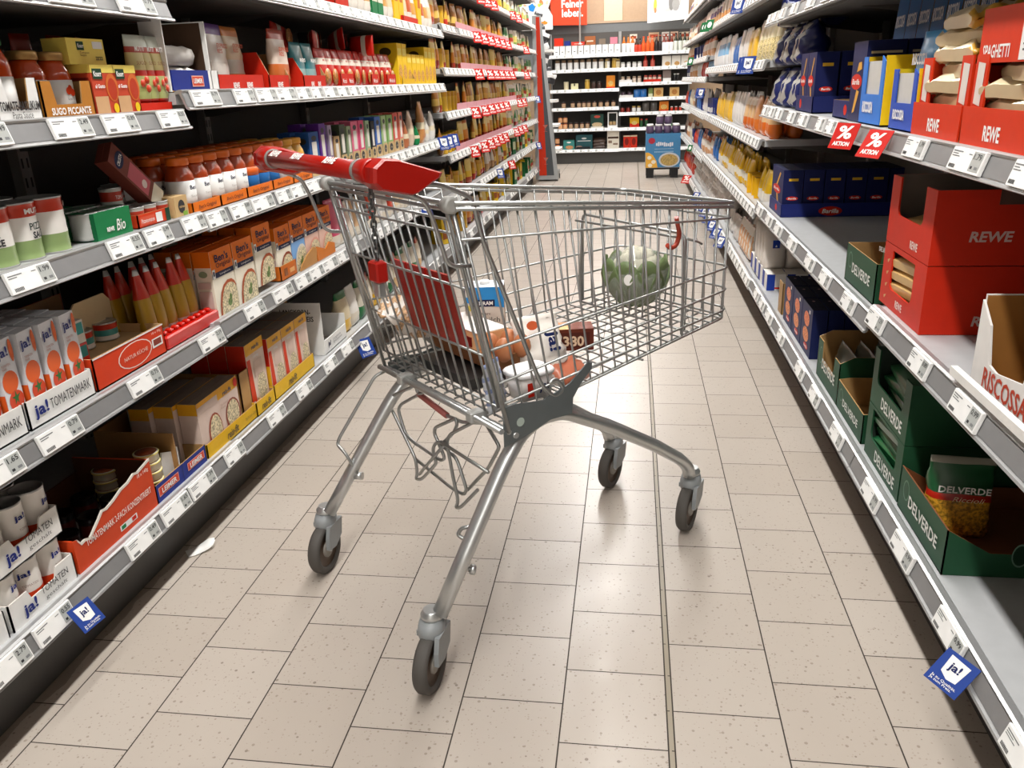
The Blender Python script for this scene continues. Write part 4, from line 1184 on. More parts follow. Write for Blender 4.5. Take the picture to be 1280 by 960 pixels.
for lab, desc, y, w, h, z, of, f1, f2, rz in (
        ('pouchA', 'purple topped rice bag leaning in the first red tray', 2.40, .13, .175, .005, .03, fPURP, F('e3ded8'), .1),
        ('b', 'second purple rice bag behind the first in the red tray', 2.38, .12, .165, .0, .09, fPURP, F('d8d2cc'), -.1),
        ('c', 'orange topped rice bag standing right of the purple one', 2.545, .12, .16, .02, .05, F('c9762e'), F('d9c0a0'), .05),
        ('d', 'tall red and white rice bag before the teal bags', 2.80, .125, .185, .0, .01, F('b23a22'), F('e2cfc0'), .0)):
    o = pouch('rice_bag', w, h, .045, bands((.16, f1), (.42, F('c9692e') if 'purple' not in desc else F('cfc8c0')), (.82, f2), (1, f1)), seed=len(desc), wr=.08,
              texts=[('f', 'EXPRESS\nREIS', .5, .62, .62, .15, P('c04a2a'), .02)])
    tag(put(o, 'L', y, ZA2 + z, of, rz), desc, 'bag', 'rice bags on fourth shelf')
tl = pouch('teal_bag', .10, .15, .045, bands((.45, F('8fb4b4')), (1, F('2f7f88'))), seed=4, texts=[('f', 'REIS', .5, .6, .5, .08, WHITE, .02)])
for i, y in enumerate((2.985, 3.09)): tag(inst(tl, 'L', y, ZA2 + .003, .02), ('nearer teal rice bag in the red tray', 'farther teal rice bag in the red tray')[i], 'bag', 'teal rice bags')
def mix(seed, h=.14):
    return pouch('red_mix_pack', .085, h, .05, bands((.30, fRED), (.36, F('d8b060')), (.62, F('c8201a')), (.76, F('e8ded0')), (1, fRED)), seed=seed, wr=.05, texts=[('f', 'Mirácoli', .5, .69, .6, .06, P('b01a10'), .01)])
mx = mix(5)
b = MB(); b.lathe([(.0005, 0), (.03, .0006), (.03, .0012), (.0005, .0016)], K('b9793a'), (.0036, .008, .038), 16, axis='x'); b.build('printed_bowl', mx)
ys = [3.185, 3.27, 3.36, 3.45, 3.545, 3.635, 3.73, 3.82, 3.91, 4.0, 4.09]
n_ = 0
for j in range(2):
    for i, y in enumerate(ys):
        n_ += 1; o = inst(mx, 'L', y, ZA2, .008 + .07 * j, rz=.08 * ((i * 7 + j) % 3 - 1))
        name_it(o, f'red noodle mix pack, {"front" if j == 0 else "second"} row', 'pack', 'fourth shelf', 'red noodle mix packs on fourth shelf')
for i, (y, of, rz) in enumerate(((3.17, .12, .2), (3.38, .09, 1.3), (3.62, .1, 1.5), (3.80, .08, 1.4))):
    o = put(dup(mx), 'L', y, ZA2 + (.145 if i else .14), of, rz); o.rotation_euler = (R(90) if i % 2 else R(80), 0, R(20 * i))
    o.location.z = ZA2 + .165
    tag(o, f'red noodle mix pack lying on top of the others, {ordn(i + 1)} from near end', 'pack', 'red noodle mix packs lying on top')
for i, (y, w, n) in enumerate(((3.40, .16, 2), (3.78, .10, 1), (4.05, .15, 1))):
    t = tray('red_tray', w, .12, .05, .05, 0, RED, texts=[('f', 'Mirácoli', (k + .5) / n, .45, .6 / n, .34, WHITE, .01) for k in range(n)])
    tag(put(t, 'L', y, ZA2, -.003), f'red tray in front of the noodle mixes, {ordn(i + 1)} from near end', 'tray', 'red trays before the noodle mixes')
def yb(h, c='f0c41a'):
    return carton('noodle_box', .085, h, .15, P(c), dec=[('f', 'e', .5, .3, .4, .2, K('d89a3a')), ('f', 'r', .1, .9, .72, .88, YEL2), ('l', 'r', .1, .9, .1, .3, P('d9a818')), ('l', 'e', .6, .8, .2, .1, P('4a3a1a'))])
yb1, yb2 = yb(.195), yb(.15)
for i, y in enumerate((4.21, 4.30, 4.39, 4.49, 4.58, 4.67, 4.77, 4.86, 4.95)):
    name_it(inst(yb1 if i in (0, 1, 6, 7, 8) else yb2, 'L', y + .04, ZA2, .004), 'yellow noodle box', 'box', 'fourth shelf front row', 'yellow noodle boxes on fourth shelf')
t = tray('yellow_tray', .25, .15, .03, .09, 0, P('e8b818')); tag(put(t, 'L', 4.36, ZA2, -.006), 'yellow low tray before the noodle boxes on fourth shelf', 'tray')
# --- fifth shelf (top of view)
for i in range(17):
    y = 3.55 + .092 * i
    if i in (4, 5): pc = carton('soup_carton', .08, .16, .08, GREEN, dec=[('f', 'r', 0, 1, .4, 1, CREAM)])
    elif i in (8, 9, 13): pc = carton('pasta_carton', .085, .19, .08, P('eec022'), dec=[('f', 'r', .2, .8, .5, .8, P('c8641a'))])
    else: pc = pouch('snack_pouch', .085, .17 + .01 * (i % 3), .05, bands((.3, F('e8e0d4')), (.7, F(('d9a050', 'e8d0a8', 'c85a2a')[i % 3])), (1, F('ece4d8'))), seed=i)
    cat_ = 'carton' if 'carton' in pc.name else 'pouch'
    tag(put(pc, 'L', y, 1.448, .01), f'{"green and cream soup carton" if i in (4,5) else "yellow pasta carton" if i in (8,9,13) else "pale snack pouch"}, {ordn(i + 1)} item from near end, fifth shelf', cat_, 'goods on fifth shelf of left middle bays')
for i, (y, w) in enumerate(((3.42, .16), (4.5, .3))):
    t = tray('red_tray', w, .15, .035, .035, 0, RED); tag(put(t, 'L', y, 1.448, -.004), ('nearer low red tray on fifth shelf', 'farther low red tray on fifth shelf')[i], 'tray', 'red trays on fifth shelf')
# --- third shelf: orange lidded jars in Ben's trays
js1 = jar('sauce_jar', .038, .142, mat('a8401a', .16, kind='film'), ORLID, WH, (.14, .58), texts=[('f', "Ben's", .5, .46, .4, .08, NAVY, .02), ('f', 'Sauce', .5, .30, .4, .04, GREYC, 0)])
js2 = jar('sauce_jar', .038, .142, mat('b0481c', .16, kind='film'), ORLID, P('2b6db0'), (.12, .56))
b = MB(); b.lathe([(.0388, .055), (.0389, .080)], mat('e0631e', .4), (-.038, 0, 0), 18); b.build('label_stripe', js2)
js3 = jar('sauce_jar', .038, .142, SAUCEY, mat('e8a840', .35), P('e9e0b8'), (.14, .5))
y = 2.078; i = 0
while y < 2.93:
    pj = js1 if i < 5 else (js2 if i < 8 else (js1 if i < 9 else js3))
    nm = 'orange lidded sauce jar' if i < 9 else 'pale yellow sauce jar'
    for j in range(3):
        o = inst(pj, 'L', y, ZB2 + .004, .006 + .08 * j, rz=(.3, -.4, .1, .5)[(i + j) % 4] * 0)
        tag(o, f'{nm}, {ordn(i + 1)} from near end, {("front", "second", "third")[j]} row of third shelf', 'jar', 'sauce jars on third shelf')
    y += .0785; i += 1
for i, (a, c) in enumerate(((2.045, 2.20), (2.205, 2.37), (2.375, 2.56), (2.565, 2.73), (2.735, 2.91))):
    t = tray('orange_tray', c - a, .24, .030, .030, 0, ORG2, inner=P('c07030'), texts=[('f', "Ben's Original", .5, .5, .62, .42, P('7a3a1c'), .02)])
    tag(put(t, 'L', (a + c) / 2, ZB2), f"orange Ben's Original jar tray, {ordn(i + 1)} from near end of third shelf", 'tray', 'orange jar trays')
# upright slim packs beyond the jars
slim = [(2.99, .09, .155, 'blue', '1f4f92', 'café'), (3.085, .07, .18, 'purple', '5f2a88', 'm'), (3.165, .05, .17, 'violet and grey', '9a88a8', 'm'), (3.235, .06, .125, 'kraft brown', 'b89668', 'm'), (3.31, .07, .165, 'dark olive', '3f4a38', 'm'), (3.39, .06, .155, 'grey green', '8a9a78', 'm'),
        (3.465, .08, .17, 'pink', 'e0708e', 'm'), (3.555, .075, .17, 'deep pink', 'd84a78', 'm'), (3.645, .06, .165, 'pale green', '9ab890', 'm'), (3.72, .05, .16, 'black', '26262a', 'm'), (3.80, .09, .175, 'blue and white', '3a66b4', 'm'), (3.90, .085, .175, 'light green', 'a9c48a', 'm'), (4.0, .085, .175, 'green', '8ab46a', 'm'), (4.10, .085, .18, 'coral red', 'd8584e', 'm'), (4.2, .085, .18, 'salmon', 'dd7a66', 'm')]
for i, (y, w, h, cn, hx, tx) in enumerate(slim):
    o = carton('seed_pack', w * .95, h, .05, P(hx), dec=[('f', 'r', 0, 1, 0, .3, P('c9ab7c')), ('f', 'r', .25, .75, .34, .78, P('e4dfd6')), ('f', 'e', .5, .16, .3, .1, INK), ('f', 'e', .5, .86, .26, .06, INK), ('l', 'r', 0, 1, .0, .25, P('c9ab7c')), ('l', 'e', .5, .8, .3, .07, INK)], texts=[('f', 'miree' if i else 'Café', .5, .16 if i else .6, .36, .05, P('d8c8a8') if i else WHITE, .0)])
    tag(put(o, 'L', y, ZB2, .012, rz=.05 * (i % 3 - 1)), f'{cn} upright seed pack beyond the orange lidded jars', 'pack', 'upright seed packs on third shelf')
    o2 = dup(o); o2.location.x -= .07; o2['label'] = f'{cn} upright seed pack in second row beyond the jars'
for i, (y, w, h, m_, nm, rz) in enumerate(((4.33, .10, .14, F('b8704a'), 'brown snack pouch', .3), (4.44, .08, .18, F('d8c0a8'), 'pale snack pouch', .1), (4.55, .11, .10, GREEN, 'green snack pouch leaning', .4), (4.68, .07, .22, F('c98a50'), 'tall orange brown pack', 0), (4.80, .12, .13, F('dcd8d0'), 'white crumpled pouch', .2), (4.93, .10, .16, F('e0dcd6'), 'white snack bag', .1))):
    o = pouch('snack_pouch', w, h, .05, bands((.3, m_), (.5, fCREAM), (1, m_)), seed=i + 40, wr=.1); tag(put(o, 'L', y, ZB2, .01, rz), f'{nm} near the blue ja! signs on third shelf', 'pouch', 'mixed pouches on third shelf')
# --- second shelf: rice cartons
def bens(w, h, mid='ece4d2', arc='a9502c', d=.05):
    o = carton('rice_carton', w, h, d, P(mid), dec=[('f', 'r', 0, 1, .66, 1, ORG2), ('l', 'r', 0, 1, .76, 1, ORG2), ('f', 'r', 0, 1, .58, .66, NAVY), ('f', 'r', .02, .14, .58, .72, WH), ('f', 'r', .05, .11, .62, .69, NAVY),
        ('f', 'p', [(.12, 0), (1, 0), (1, .36), (.94, .43), (.82, .48), (.62, .49), (.42, .44), (.27, .34), (.16, .17)], P(arc)), ('f', 'p', [(.19, 0), (1, 0), (1, .33), (.92, .39), (.80, .43), (.62, .44), (.46, .40), (.33, .31), (.23, .16)], RICE),
        ('f', 'e', .60, .14, .1, .06, K('5f7a3a')), ('f', 'e', .66, .22, .06, .05, K('5f7a3a')), ('l', 'e', .5, .66, .26, .05, P('8a9a7a')), ('l', 'r', .12, .88, .08, .40, P('cfb6ae')), ('l', 'r', .12, .88, .44, .54, P('d3bcb4'))],
        texts=[('f', "Ben's", .5, .87, .62, .12, NAVY, .02), ('f', 'Original', .55, .75, .68, .10, P('5a2a2a'), .01), ('f', 'Langkorn', .58, .62, .5, .035, WHITE, .0)], top=ORG)
    return o
bn1 = bens(.128, .185); bn2 = bens(.118, .175, arc='8a3a1c'); bn3 = bens(.118, .18, mid='7aa8dc', arc='d8d0c0'); bn4 = bens(.13, .18, mid='e0b8a8', arc='d89a88')
row = [(2.155, bn1, .0), (2.29, bn1, .0), (2.43, bn1, .02), (2.585, bn2, .0), (2.71, bn3, .0), (2.84, bn4, .0), (2.98, bn4, .0)]
for i, (y, pr_, dz) in enumerate(row):
    for j in range(3):
        o = inst(pr_, 'L', y, ZC2 + dz, .004 + .056 * j, rz=.0)
        tag(o, f"orange topped {'blue' if pr_ is bn3 else 'pink' if pr_ is bn4 else 'white'} rice carton, {ordn(i + 1)} from near end, {('front', 'second', 'third')[j]} row", 'carton', 'rice cartons on second shelf')
b = MB(); b.box(-.06, 0, -.05, .05, 0, .02, CARD); o = b.build('card_pad'); tag(put(o, 'L', 2.43, ZC2, .05), 'brown card pad under the raised third rice carton', 'card')
o = dup(bn1); o.location = (XL - .2, 2.33, ZC2 + .04); o.rotation_euler = (0, 0, .1); tag(o, 'orange rice carton at the back behind the raised one', 'carton', 'rice cartons on second shelf')
t = tray('orange_tray', .135, .16, .05, .05, 0, P('c9681e'), inner=CARD, dec=[('f', 'r', .2, .42, .25, .75, P('8a4a1a')), ('f', 'r', .55, .85, .3, .6, P('e8a868'))]); tag(put(t, 'L', 2.59, ZC2, -.003), 'orange front tray holding the fourth rice carton', 'tray', 'torn orange trays on second shelf')
b = MB(); b.prism([(-.06, 0), (.10, 0), (.11, .05), (.08, .06), (.02, .045), (-.04, .02)], 'x', -.003, 0, P('b98448')); b.prism([(.11, .0), (.30, .0), (.30, .035), (.24, .05), (.2, .03), (.11, .055)], 'x', -.003, 0, P('cf7420')); o = b.build('torn_tray'); tag(put(o, 'L', 2.74, ZC2, -.006), 'torn brown and orange tray front before the blue rice carton', 'tray')
for i in range(14):
    y = 3.12 + .10 * i
    hx = ('c94a6a', 'd8587a', 'e8d8c8', 'e0b890', '3a3a3a', 'd84a2a', 'e4dcd4', 'd8d2cc', 'c8402a', 'e0c8a0', 'dcb48c', 'e8e0d8', 'c8b090', 'e0d8c8')[i]
    o = pouch('grain_pouch', .09, .19 if i < 2 else .16, .05, bands((.25, F('e0d4c0')), (.7, F(hx)), (1, F(hx))), seed=i + 70)
    tag(put(o, 'L', y, ZC2, .01, .1 * (i % 3 - 1)), f'{"pink" if i < 2 else "mixed"} grain pouch behind the cart gate, {ordn(i + 1)} from near end of second shelf', 'pouch', 'grain pouches on second shelf')
# --- bottom shelf: reis-fit cartons, white long grain boxes
def rf(w, h, d):
    return carton('boil_rice_carton', w, h, d, P('d9c2b6'), dec=[('f', 'r', 0, 1, .80, 1, P('e8a824')), ('f', 'r', 0, .48, .80, .92, P('d9c2b6')), ('f', 'e', .34, .30, .17, .36, P('9a4a34')), ('f', 'e', .35, .30, .145, .32, RICE), ('f', 'e', .80, .38, .19, .30, P('8a3a24')), ('f', 'e', .80, .39, .16, .26, RICE), ('f', 'r', .5, .505, 0, .8, P('c8a898')), ('l', 'r', 0, 1, .8, 1, P('e8a824')), ('f', 'e', .95, .9, .05, .08, RED)],
        texts=[('f', 'reis-fit', .72, .86, .22, .08, P('3a4a6a'), .02), ('f', 'Spitzen\nReis', .62, .66, .2, .1, P('b89888'), 0)], top=P('8e7f74'))
r1 = rf(.235, .165, .055)
for j in range(3):
    tag(inst(r1, 'L', 2.015 - .02 * j, ZD2 + .003, .006 + .058 * j), f'pinkish boil in bag rice carton lying behind yellow tray, {("front", "second", "third")[j]} row', 'carton', 'boil in bag cartons on bottom shelf')
t = tray('yellow_tray', .36, .24, .045, .052, .0, P('e0b010'), inner=CARD, texts=[('f', 'reis-fit', .42, .5, .2, .5, P('4a4030'), .02, .2), ('f', 'Spitzen-Langkorn', .8, .5, .3, .3, P('8a7020'), .0)]); tag(put(t, 'L', 2.085, ZD2), 'yellow reis-fit tray nearest the blue Leimer tray', 'tray', 'yellow rice trays on bottom shelf')
b = MB(); b.box(-.23, 0, -.004, .0, 0, .155, P('b98d55')); b.box(-.004, 0, -.004, .08, 0, .155, P('b98d55')); o = b.build('brown_card'); tag(put(o, 'L', 2.165, ZD2 + .004, .012), 'brown folded card standing in the first yellow tray', 'card')
def rf2(w, h, d, c2='cf3a1a'):
    return carton('boil_rice_carton', w, h, d, P('e6cfc0'), dec=[('f', 'r', 0, 1, .84, 1, P('eaae28')), ('f', 'p', [(.02, 0), (.3, 0), (.2, .78), (.02, .78)], RED2), ('f', 'e', .68, .30, .26, .22, RICE), ('f', 'e', .12, .12, .09, .06, WH), ('f', 'r', .35, .8, .5, .72, P('d8beb0')), ('l', 'r', 0, 1, .55, .78, RED), ('l', 'r', 0, 1, .1, .55, P('e0a820')), ('l', 'r', .3, .75, .3, .42, P('4a5a7a')), ('l', 'r', 0, 1, .78, 1, P('c83018'))],
        texts=[('f', 'reis-fit', .55, .92, .4, .06, P('3a4a6a'), .02), ('f', '1000g', .5, .78, .3, .05, WH, .02)], top=P('978a80'))
r2 = rf2(.125, .225, .06)
for k, (y, j) in enumerate(((2.285, 0), (2.285, 1), (2.285, 2))):
    tag(inst(r2, 'L', y, ZD2 + .003, .012 + .062 * j), f'tall red and yellow reis-fit kilo carton, {("front", "second", "third")[j]} in its row', 'carton', 'kilo rice cartons on bottom shelf')
r3 = rf2(.108, .205, .06)
for i in range(3):
    for j in range(2):
        tag(inst(r3, 'L', 2.415 + .112 * i, ZD2 + .003, .004 + .062 * j), f'red striped reis-fit carton beyond the kilo cartons, {ordn(i + 1)} from near end, {("front", "back")[j]} row', 'carton', 'striped rice cartons on bottom shelf')
t = tray('yellow_tray', .135, .2, .045, .05, 0, P('e8b818'), texts=[('f', 'reis-fit', .5, .5, .5, .5, P('4a4030'), .02, .2)]); tag(put(t, 'L', 2.285, ZD2, -.003), 'small yellow tray under the tall kilo rice carton', 'tray', 'yellow rice trays on bottom shelf')
t = tray('yellow_tray', .35, .2, .05, .05, 0, P('e8b818'), texts=[('f', 'reis-fit', .42, .5, .2, .5, P('4a4030'), .02, .2)]); tag(put(t, 'L', 2.53, ZD2, -.003), 'yellow reis-fit tray under the red striped cartons', 'tray', 'yellow rice trays on bottom shelf')
# white long grain display boxes
t = empty('long_grain_box'); put(t, 'L', 2.95, ZD2)
tag(t, 'white Langkorn-Spitzenreis display box with cut out front', 'display box')
b = MB(); b.box(-.24, 0, -.125, -.121, 0, .205, WH); b.box(-.24, 0, .121, .125, 0, .1, WH); b.box(-.24, -.236, -.121, .121, 0, .16, CARD); b.box(-.236, 0, -.121, .121, 0, .003, WH); b.box(-.004, 0, -.121, .121, 0, .055, WH); b.build('box_body', t)
lettering(t, 'LANGKORN-', (-.10, -.1256, .170), (1, 0, 0), (0, 0, 1), .12, .020, P('2e2c2c'), .02)
lettering(t, 'SPITZENREIS', (-.095, -.1256, .143), (1, 0, 0), (0, 0, 1), .13, .020, P('2e2c2c'), .02)
lettering(t, 'ja!', (.0012, -.07, .03), (0, 1, 0), (0, 0, 1), .03, .026, P('2c3050'), .03)
lettering(t, 'Langkorn\nSpitzenreis', (.0012, .02, .03), (0, 1, 0), (0, 0, 1), .1, .026, P('8a8a8e'), .0)
lg = carton('long_grain_carton', .11, .15, .05, WH, dec=[('l', 'r', .2, .8, .3, .6, P('c8bfae'))])
for i in range(3): tag(inst(lg, 'L', 2.90 + .0 * i, ZD2 + .004, .07 + .054 * i), f'white long grain carton inside the white display box, {ordn(i + 1)} from aisle', 'carton', 'cartons in the white display box')
for i in range(12):
    y = 3.14 + .115 * i
    k = i % 4
    o = pouch('legume_bag', .10, .17, .06, bands((.35, (F('e0b020'), F('d8d0c0'), fGRN, F('d8b080'))[k]), (.8, (F('cfc0a0'), F('e4e0da'), F('cfc8b8'), F('e8dcc8'))[k]), (1, (fGRN, F('e0dcd4'), fGRN, F('b8483a'))[k])), seed=i + 90, wr=.08)
    tag(put(o, 'L', y, ZD2, .01, .1 * (k - 1)), f'{("yellow green", "white", "green", "beige red")[k]} legume bag on bottom shelf, {ordn(i // 4 + 1)} of its colour from near end', 'bag', 'legume bags on bottom shelf')

# ================================================================ left far bays: seasoning pouches on every shelf
pal = []
def sach(name, w, h, d, cf, seed, texts=()): 
    o = pouch(name, w, h, d, cf, seed=seed, nu=10, nv=8, seal=.08); return o
SP = [('golden snack pouch', sach('snack_pouch', .085, .165, .035, bands((.2, F('c8301c')), (.55, F('e8b030')), (.8, F('d89a28')), (1, F('efdca0'))), 1)),
      ('orange snack pouch', sach('snack_pouch', .085, .17, .035, bands((.25, F('a83418')), (.6, F('e89028')), (.85, F('f0d488')), (1, F('d8762a'))), 2)),
      ('brown snack pouch', sach('snack_pouch', .08, .16, .04, bands((.3, F('8a5a28')), (.55, F('e8c060')), (1, F('b87830'))), 3)),
      ('yellow snack pouch', sach('snack_pouch', .085, .17, .035, bands((.22, F('c04a20')), (.5, F('f0c83c')), (1, F('ecd27a'))), 4))]
SG = [('green seasoning sachet', sach('seasoning_sachet', .075, .14, .03, bands((.3, F('b8301c')), (.55, F('e8e0cc')), (1, F('3f8a4c'))), 5)),
      ('pale seasoning sachet', sach('seasoning_sachet', .075, .15, .03, bands((.25, F('c8402a')), (.5, F('a8b878')), (1, F('e8e0cc'))), 6)),
      ('red seasoning sachet', sach('seasoning_sachet', .075, .14, .03, bands((.3, F('d8c8a8')), (.5, F('c8402a')), (.7, F('6f9a58')), (1, F('e6d8c8'))), 7)),
      ('yellow green seasoning sachet', sach('seasoning_sachet', .075, .145, .03, bands((.3, F('8aa84c')), (.6, F('e4d070')), (1, F('f0e8d0'))), 8))]
rnd = random.Random(77)
for k, z in enumerate(FL_[:7]):
    zs = z + .042
    y = 5.16
    hi = {0: .20, 1: .19}.get(k, .165)
    while y < 10.1:
        t = (y - 5.08) / 5.07
        if t < .14 and rnd.random() < (.75 if k < 4 else .3):
            nm, pr_ = ('yellow mustard jar', None)
        elif t < (.58 if k > 1 else .45): nm, pr_ = SP[rnd.randrange(4)]
        else: nm, pr_ = SG[rnd.randrange(4)]
        if pr_ is None or (k < 2 and rnd.random() < .45):
            key = 'mj'
            if key not in globals().get('XTRA', {}):
                XTRA = globals().setdefault('XTRA', {})
                XTRA['mj'] = can('mustard_jar', .036, .12, [(.75, F('d8a828')), (1, F('c89018'))], lid='d8b030', n=12)
                XTRA['gb'] = carton('green_box', .09, .15, .08, P('1f6a3c'), dec=[('f', 'r', .1, .9, .3, .8, P('d8e0b8'))])
                XTRA['yc'] = carton('yellow_box', .09, .16, .08, P('e8c020'), dec=[('f', 'r', .1, .9, .2, .5, P('a8581c'))])
                XTRA['wb'] = pouch('white_bag', .09, .16, .05, bands((.4, F('c8a070')), (1, F('e4dcd0'))), seed=3, nu=10, nv=8)
            kk, nm = ('mj', 'yellow mustard jar') if pr_ is None else ((('yc', 'yellow box'), ('wb', 'white and tan bag'), ('mj', 'yellow mustard jar')) if t < .55 else (('gb', 'dark green box'), ('gb', 'dark green box'), ('yc', 'yellow box')))[rnd.randrange(3)]
            pr_ = XTRA[kk]
        o = inst(pr_, 'L', y, zs, .012 + rnd.random() * .03, rz=(rnd.random() - .5) * .8)
        o.rotation_euler[0] = (rnd.random() - .5) * .22 if pr_ in [q[1] for q in SP + SG] else 0
        o.location.z += abs(o.rotation_euler[0]) * .04
        name_it(o, nm, nm.split()[-1], f'{ordn(k + 1)} shelf, left far bays', f'{nm}s in the left far bays')
        y += rnd.uniform(.098, .135)
# pink price strips standing behind the rails
PKS = mat('d99aa2', .5)
for k, (z, a, c) in enumerate(((FL_[2], 5.4, 8.0), (FL_[3], 5.5, 8.4), (FL_[4], 5.7, 8.2), (FL_[5], 5.6, 8.0))):
    b = MB(); b.box(TIP_L - .030, TIP_L - .028, a, c, z + .044, z + .085, PKS)
    for i in range(int((c - a) / .35)): b.box(TIP_L - .0279, TIP_L - .0277, a + .35 * i + .34, a + .35 * i + .345, z + .046, z + .083, P('b87880'))
    tag(b.build('pink_strip'), f'pink offer strip standing on the {ordn(3 + k)} rail of the left far bays', 'strip', 'pink offer strips')

# ================================================================ signs on the rails
def card_sign(kind, w, h, loc, rz, tilt):
    """thin card, face towards local +x"""
    root = empty(kind, loc); root.rotation_euler = (0, -tilt, rz)
    b = MB()
    if kind == 'offer_sign':
        b.box(-.0012, 0, -w / 2, w / 2, -h / 2, h / 2, P('c21c12')); b.build('card', root)
        lettering(root, '%', (.0006, 0, h * .14), (0, 1, 0), (0, 0, 1), w * .62, h * .52, WHITE, .03)
        lettering(root, 'AKTION', (.0006, 0, -h * .30), (0, 1, 0), (0, 0, 1), w * .72, h * .17, WHITE, .04)
    elif kind == 'brand_sign':
        b.box(-.0012, 0, -w / 2, w / 2, -h / 2, h / 2, P('24408c')); b.build('card', root)
        b = MB(); b.face([(.0004, -w * .3, h * .40), (.0004, w * .32, h * .36), (.0004, w * .26, -h * .18), (.0004, 0, -h * .22), (.0004, -w * .26, -h * .10)], WH); b.build('white_shield', root)
        lettering(root, 'ja!', (.0008, 0, h * .12), (0, 1, 0), (0, 0, 1), w * .34, h * .30, P('1a2458'), .03)
        lettering(root, 'Ja zu Qualität.\nJa zum Preis.', (.0008, 0, -h * .36), (0, 1, 0), (0, 0, 1), w * .76, h * .17, WHITE, .01)
    else:
        b.box(-.0012, 0, -w / 2, w / 2, -h / 2, h / 2, P('17683a')); b.build('card', root)
        b = MB(); b.face([(.0004, w * .3 * math.cos(2 * PI * q / 14), h * .3 * math.sin(2 * PI * q / 14)) for q in range(14)], WH); b.build('white_disc', root)
    return root
OS = card_sign('offer_sign', .088, .068, (.545, 2.309, .985), PI + R(26), R(23))
tag(OS, 'red AKTION percent sign on right rail, farther of the pair', 'sign', 'red offer signs')
def offer(loc, rz, tilt, lab, sc=1.0):
    o = dup(OS, loc, 0, lab); o.rotation_euler = (0, -tilt, rz); o.scale = (sc, sc, sc); return o
offer((.548, 2.035, .985), PI + R(20), R(30), 'red AKTION percent sign on right rail, nearer of the pair')
BS = card_sign('brand_sign', .066, .066, (.548, 1.213, .182), PI + R(27), R(48))
tag(BS, 'blue ja! sign at lower right on the bottom right rail', 'sign', 'blue brand signs')
def brand(loc, rz, tilt, lab, sc=1.0):
    o = dup(BS, loc, 0, lab); o.rotation_euler = (0, -tilt, rz); o.scale = (sc, sc, sc); return o
brand((-1.074, 1.245, .172), R(-8), R(37), 'blue ja! sign at lower left beside the 0.55 price tag', .85)
brand((-1.085, 3.12, .135), R(-30), R(30), 'blue ja! sign on the left bottom rail beside white box', 1.2)
for i in range(3): brand((-1.08, 4.83 + .14 * i, .83), R(-40), R(20), f'blue ja! sign on third left rail, {ordn(i + 1)} of three', 1.15)
brand((-1.085, 4.3, .535), R(-30), R(25), 'blue ja! sign on second left rail behind the cart gate', 1.2)
for i in range(2): brand((.548, 4.35 + .12 * i, 1.185), PI + R(45), R(15), f'blue ja! sign left of the blue pasta bag, {("nearer", "farther")[i]} of two', 1.25)
brand((.548, 4.9, 1.49), PI + R(40), R(15), 'blue ja! sign on the upper right rail', 1.3)
for i in range(2): brand((.548, 7.2 + .16 * i, 1.01), PI + R(40), R(15), f'blue sign on the far right middle rail, {("nearer", "farther")[i]} of two', 1.2)
for i in range(8): brand((.546, 5.15 + .30 * i, .18), PI + R(40), R(35), f'blue ja! sign on right bottom rail seen through cart, {ordn(i + 1)} from near end', 1.15)
n_ = 0
for z, ys_ in ((FL_[6], (5.9, 6.3, 6.6, 6.9, 8.0, 8.4)), (FL_[5], (6.1, 6.4, 6.7, 7.0, 7.3, 7.6, 8.9)), (FL_[4], (6.1, 6.6, 6.9, 7.2, 7.5, 7.8, 8.9)), (FL_[3], (5.9, 6.3, 6.6, 6.85, 7.1, 7.4, 8.3, 8.6)), (FL_[2], (5.8, 6.2, 6.5, 6.75, 7.0, 7.25, 8.0, 8.3, 8.6)), (FL_[1], (7.6,))):
    for i, y in enumerate(ys_):
        offer((-1.08, y, z + .012), R(-30), R(18), f'red percent sign in left far bays, {ordn(i + 1)} from near end, {ordn(FL_.index(z) + 1)} rail up', 1.15)
for z, y in ((FL_[3], 9.9), (FL_[1], 9.9), (FL_[1], 6.9)): brand((-1.08, y, z + .01), R(-40), R(18), f'blue sign in left far bays on {ordn(FL_.index(z) + 1)} rail at {"far" if y > 8 else "near"} end', 1.2)
offer((.546, 8.6, .17), PI + R(40), R(30), 'red percent sign on the right bottom rail beside blue display', 1.3)
g0 = card_sign('green_sign', .06, .06, (.546, 8.2, .505), PI + R(40), R(20)); tag(g0, 'green round logo sign on second right rail far away', 'sign', 'green logo signs')
for i, (y, z, lb_) in enumerate(((6.6, 1.49, 'green logo sign on upper right rail, nearest of three'), (6.85, 1.49, 'green logo sign on upper right rail, middle of three'), (7.1, 1.50, 'green logo sign on upper right rail, farthest of three'), (8.6, 1.28, 'green logo sign on the short right rail at horizon'))):
    o = dup(g0, (.546, y, z), 0, lb_); o.rotation_euler = (0, -R(18), PI + R(40)); o.scale = (1.2,) * 3
